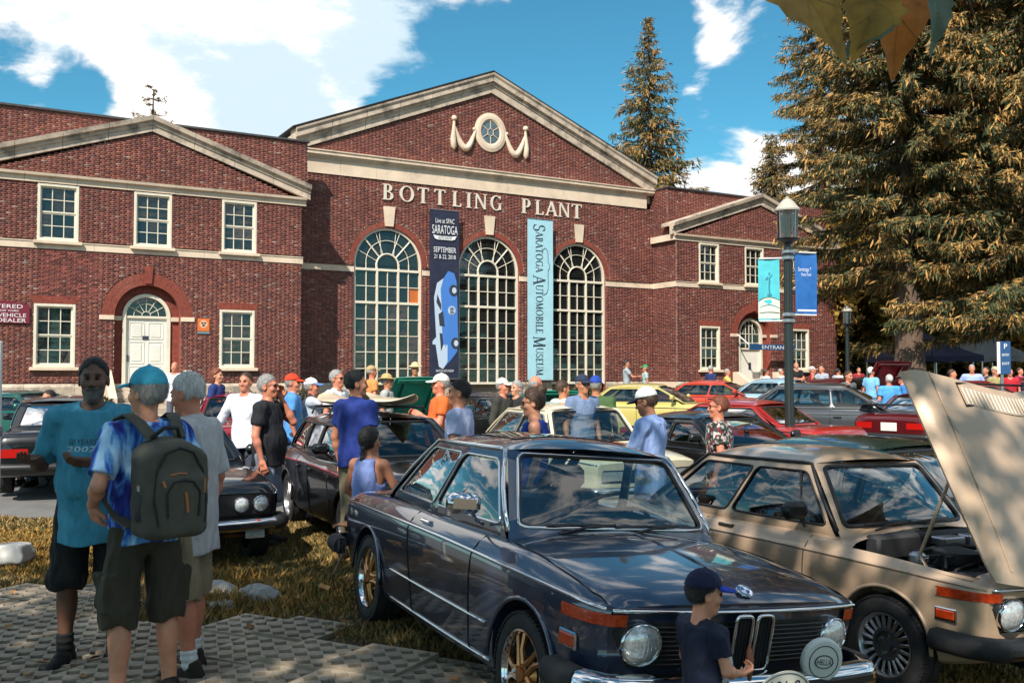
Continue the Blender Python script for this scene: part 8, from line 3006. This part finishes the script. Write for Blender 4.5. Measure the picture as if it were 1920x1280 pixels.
def lamp_post(x, y, H, label, banners=False):
    z = gzf(x, y)
    L_ = empty('street_lamp', (x, y, z), 0, label, 'street lamp', 'street lamps')
    mb = MB()
    mb.lathe([(.20, 0), (.20, .12), (.15, .18), (.14, .55), (.10, .62), (.072, .8), (.062, H - .72), (.10, H - .70), (.10, H - .66), (.07, H - .64), (.06, H - .50), (.10, H - .46), (.19, H - .42), (.20, H - .40), (.0, H - .395)], 20)
    for i in range(8):
        a = 2 * pi * i / 8; mb.tube([(.071 * cos(a), .071 * sin(a), .8), (.062 * cos(a), .062 * sin(a), H - .75)], .008, 5)
    mb.build('post', M_POST, L_, smooth=40)
    mb = MB(); mb.lathe([(.158, H - .39), (.168, H + .05), (.0, H + .052)], 20, cap=False); mb.build('lantern_glass', M_LGLASS, L_, smooth=60)
    mb = MB()
    for i in range(4):
        a = 2 * pi * i / 4 + .5; mb.tube([(.162 * cos(a), .162 * sin(a), H - .40), (.172 * cos(a), .172 * sin(a), H + .06)], .012, 5)
    mb.build('lantern_frame', M_STEEL, L_)
    mb = MB(); mb.lathe([(.05, H - .39), (.055, H - .30), (.10, H - .22), (.12, H - .10), (.10, H - .0), (.0, H + .03)], 16); mb.build('bulb', M_GLOBE, L_, smooth=60)
    mb = MB(); mb.lathe([(.205, H + .05), (.21, H + .075), (.17, H + .12), (.11, H + .20), (.06, H + .245), (.03, H + .26), (.035, H + .285), (.0, H + .30)], 24); mb.build('cap', mat('lamp_cap', (.52, .47, .40), .45, .2), L_, smooth=40)
    return L_, z


LX, LY = 4.50, 15.6
L1_, lz = lamp_post(LX, LY, 4.36, 'lamp post with two blue banners standing behind the tan coupe', True)
lamp_post(12.3, 35.2, 3.55, 'small lamp post among the golden trees at the end of the far wing')


def pole_banner(label, side, w, h, z, mats_, art, yaw):
    B_ = empty('lamp_banner', (LX, LY, z), yaw, label, 'banner', 'banners on the lamp post')
    f = lambda u, v: .02 * sin(5 * v + 3 * u) * (1 - v)
    x0 = side * .135
    mb = MB()
    P_ = [[(x0 + side * u * w, f(u, v), -v * h + .02 * sin(6 * u) * v) for v in np.linspace(0, 1, 12)] for u in np.linspace(0, 1, 7)]
    mb.grid(P_); mb.build('cloth', mats_, B_, smooth=60)
    for zz in (.015, -h - .01):
        mb = MB(); mb.tube([(side * .06, 0, zz), (side * (.12 + w), 0, zz)], .014, 6); mb.build('arm', M_WHITE, B_)
    for zz in (.015, -h - .01):
        mb = MB(); mb.lathe([(.095, -.03), (.105, -.02), (.105, .02), (.095, .03)], 16, 0, Matrix.Translation((0, 0, zz))); mb.build('clamp', M_STEEL, B_, smooth=40)
    fn = lambda u, v, d: (x0 + side * u * w, f(u, v) - .004 - d, -v * h)
    art(B_, fn)


def art1(B_, fn):
    def pl(nm, P_, m, d=0.0): mb = MB(); mb.add([fn(1 - u, v, d) for u, v in P_], [tuple(range(len(P_)))]); mb.build(nm, m, B_)
    cream = mat('banner_cream', (.62, .68, .56), .6)
    pl('printed_hill', [(0, .70)] + [(u, .62 + .28 * (u - .55) ** 2) for u in np.linspace(0, 1, 10)] + [(1, .97), (0, .97)], cream)
    for k, (v0, th) in enumerate(((.615, .012), (.74, .012), (.86, .014))):
        pl('printed_line', [(u, v0 + .25 * (u - .5) ** 2 * (1 if k < 2 else .3)) for u in np.linspace(.05, .98, 10)] + [(u, v0 + th + .25 * (u - .5) ** 2 * (1 if k < 2 else .3)) for u in np.linspace(.98, .05, 10)], M_PRINTD if k != 1 else mat('banner_teal_dark', (.02, .20, .28), .6), .002)
    for P_ in ([(.50, .30), (.56, .28), (.58, .36), (.54, .48), (.58, .55), (.50, .57), (.48, .46)], [(.48, .27), (.36, .31), (.33, .34), (.47, .33)], [(.56, .27), (.68, .25), (.72, .22), (.57, .31)], ell(.53, .235, .05, .022, 10), [(.40, .57), (.66, .57), (.62, .60), (.44, .60)]):
        pl('printed_figure', P_, mat('banner_teal_dark', (.02, .20, .28), .6), .002)


def art2(B_, fn):
    def pl(nm, P_, m, d=0.0): mb = MB(); mb.add([fn(u, v, d) for u, v in P_], [tuple(range(len(P_)))]); mb.build(nm, m, B_)
    pl('printed_strip', [(.08, .92), (.96, .92), (.96, .95), (.08, .95)], M_PRINTW)
    mb = MB()
    M0 = Matrix.Translation(Vector(fn(.5, .27, .002))) @ Matrix.Rotation(pi / 2, 4, 'X')
    text_into(mb, 'Saratoga Spa', M0, .30, .085); text_into(mb, 'State Park', Matrix.Translation(Vector(fn(.5, .345, .002))) @ Matrix.Rotation(pi / 2, 4, 'X'), .19, .05)
    mb.build('lettering', M_PRINTW, B_)


pole_banner('turquoise banner with a dancing figure, left side of the lamp post', -1, .34, 1.0, lz + 3.63, mat('banner_turquoise', (.06, .46, .54), .6, noise=(6, .15)), art1, rad(-10))
pole_banner('royal blue banner with white script, right side of the lamp post', 1, .40, 1.0, lz + 3.73, mat('banner_blue', (.02, .13, .42), .6, noise=(6, .2)), art2, rad(16))

# ------------------------------------------------------------------ canopies and the blue parking sign


def canopy(x, y, w, he, hp, m, label):
    C_ = empty('canopy_tent', (x, y, gzf(x, y)), rad(8), label, 'canopy', 'canopies under the trees')
    mb = MB(); n = 10
    c = [(-w / 2, -w / 2), (w / 2, -w / 2), (w / 2, w / 2), (-w / 2, w / 2)]
    for i in range(4):
        a, b = c[i], c[(i + 1) % 4]
        rows = []
        for k in range(7):
            t = k / 6; r = 1 - t; z = he + (hp - he) * (t ** 1.25)
            rows.append([((a[0] + (b[0] - a[0]) * u) * r, (a[1] + (b[1] - a[1]) * u) * r, z - .06 * sin(pi * u) * r) for u in np.linspace(0, 1, 7)])
        mb.grid(rows)
        mb.grid([[(a[0] + (b[0] - a[0]) * u, a[1] + (b[1] - a[1]) * u, he - .06 * sin(pi * u)) for u in np.linspace(0, 1, 7)], [(a[0] + (b[0] - a[0]) * u, a[1] + (b[1] - a[1]) * u, he - .28 + .03 * cos(u * 20)) for u in np.linspace(0, 1, 7)]])
    mb.build('canopy_top', m, C_, smooth=30)
    for px, py in c:
        mb = MB(); mb.box((px * .97, py * .97, he / 2), (.05, .05, he)); mb.build('leg', M_STEEL, C_)


canopy(18.6, 43.5, 3.6, 2.15, 3.25, mat('canopy_navy', (.03, .03, .075), .8, noise=(2, .2)), 'navy blue canopy behind the big spruce trunk')
canopy(23.3, 47.5, 3.3, 2.2, 3.5, mat('canopy_grey', (.36, .34, .33), .8, noise=(2, .1)), 'pale grey peaked canopy right of the navy one')
SG = empty('parking_sign', (10.2, 20.0, gzf(10.2, 20.0)), rad(-8), 'tall post with narrow blue sign and white back plate behind the raised tan hood', 'sign')
mb = MB(); mb.tube([(0, 0, 0), (0, 0, 2.3)], .035, 8); mb.build('post', M_STEEL, SG)
mb = MB(); mb.box((-.07, -.03, 1.98), (.06, .02, .66)); mb.build('plate', M_WHITE, SG)
mb = MB(); mb.box((.06, -.05, 1.98), (.20, .02, .68), bev=.006); mb.build('board', mat('sign_blue', (.015, .07, .19), .5), SG)
for k, t in enumerate(('P', 'ENTRY', 'EXIT')):
    mb = MB(); text_into(mb, t, Matrix.Translation((.06, -.063, 2.22 - .18 * k)) @ Matrix.Rotation(pi / 2, 4, 'X'), .06 if k == 0 else .14, .10 if k == 0 else .05)
    mb.build('lettering', M_PRINTW, SG)
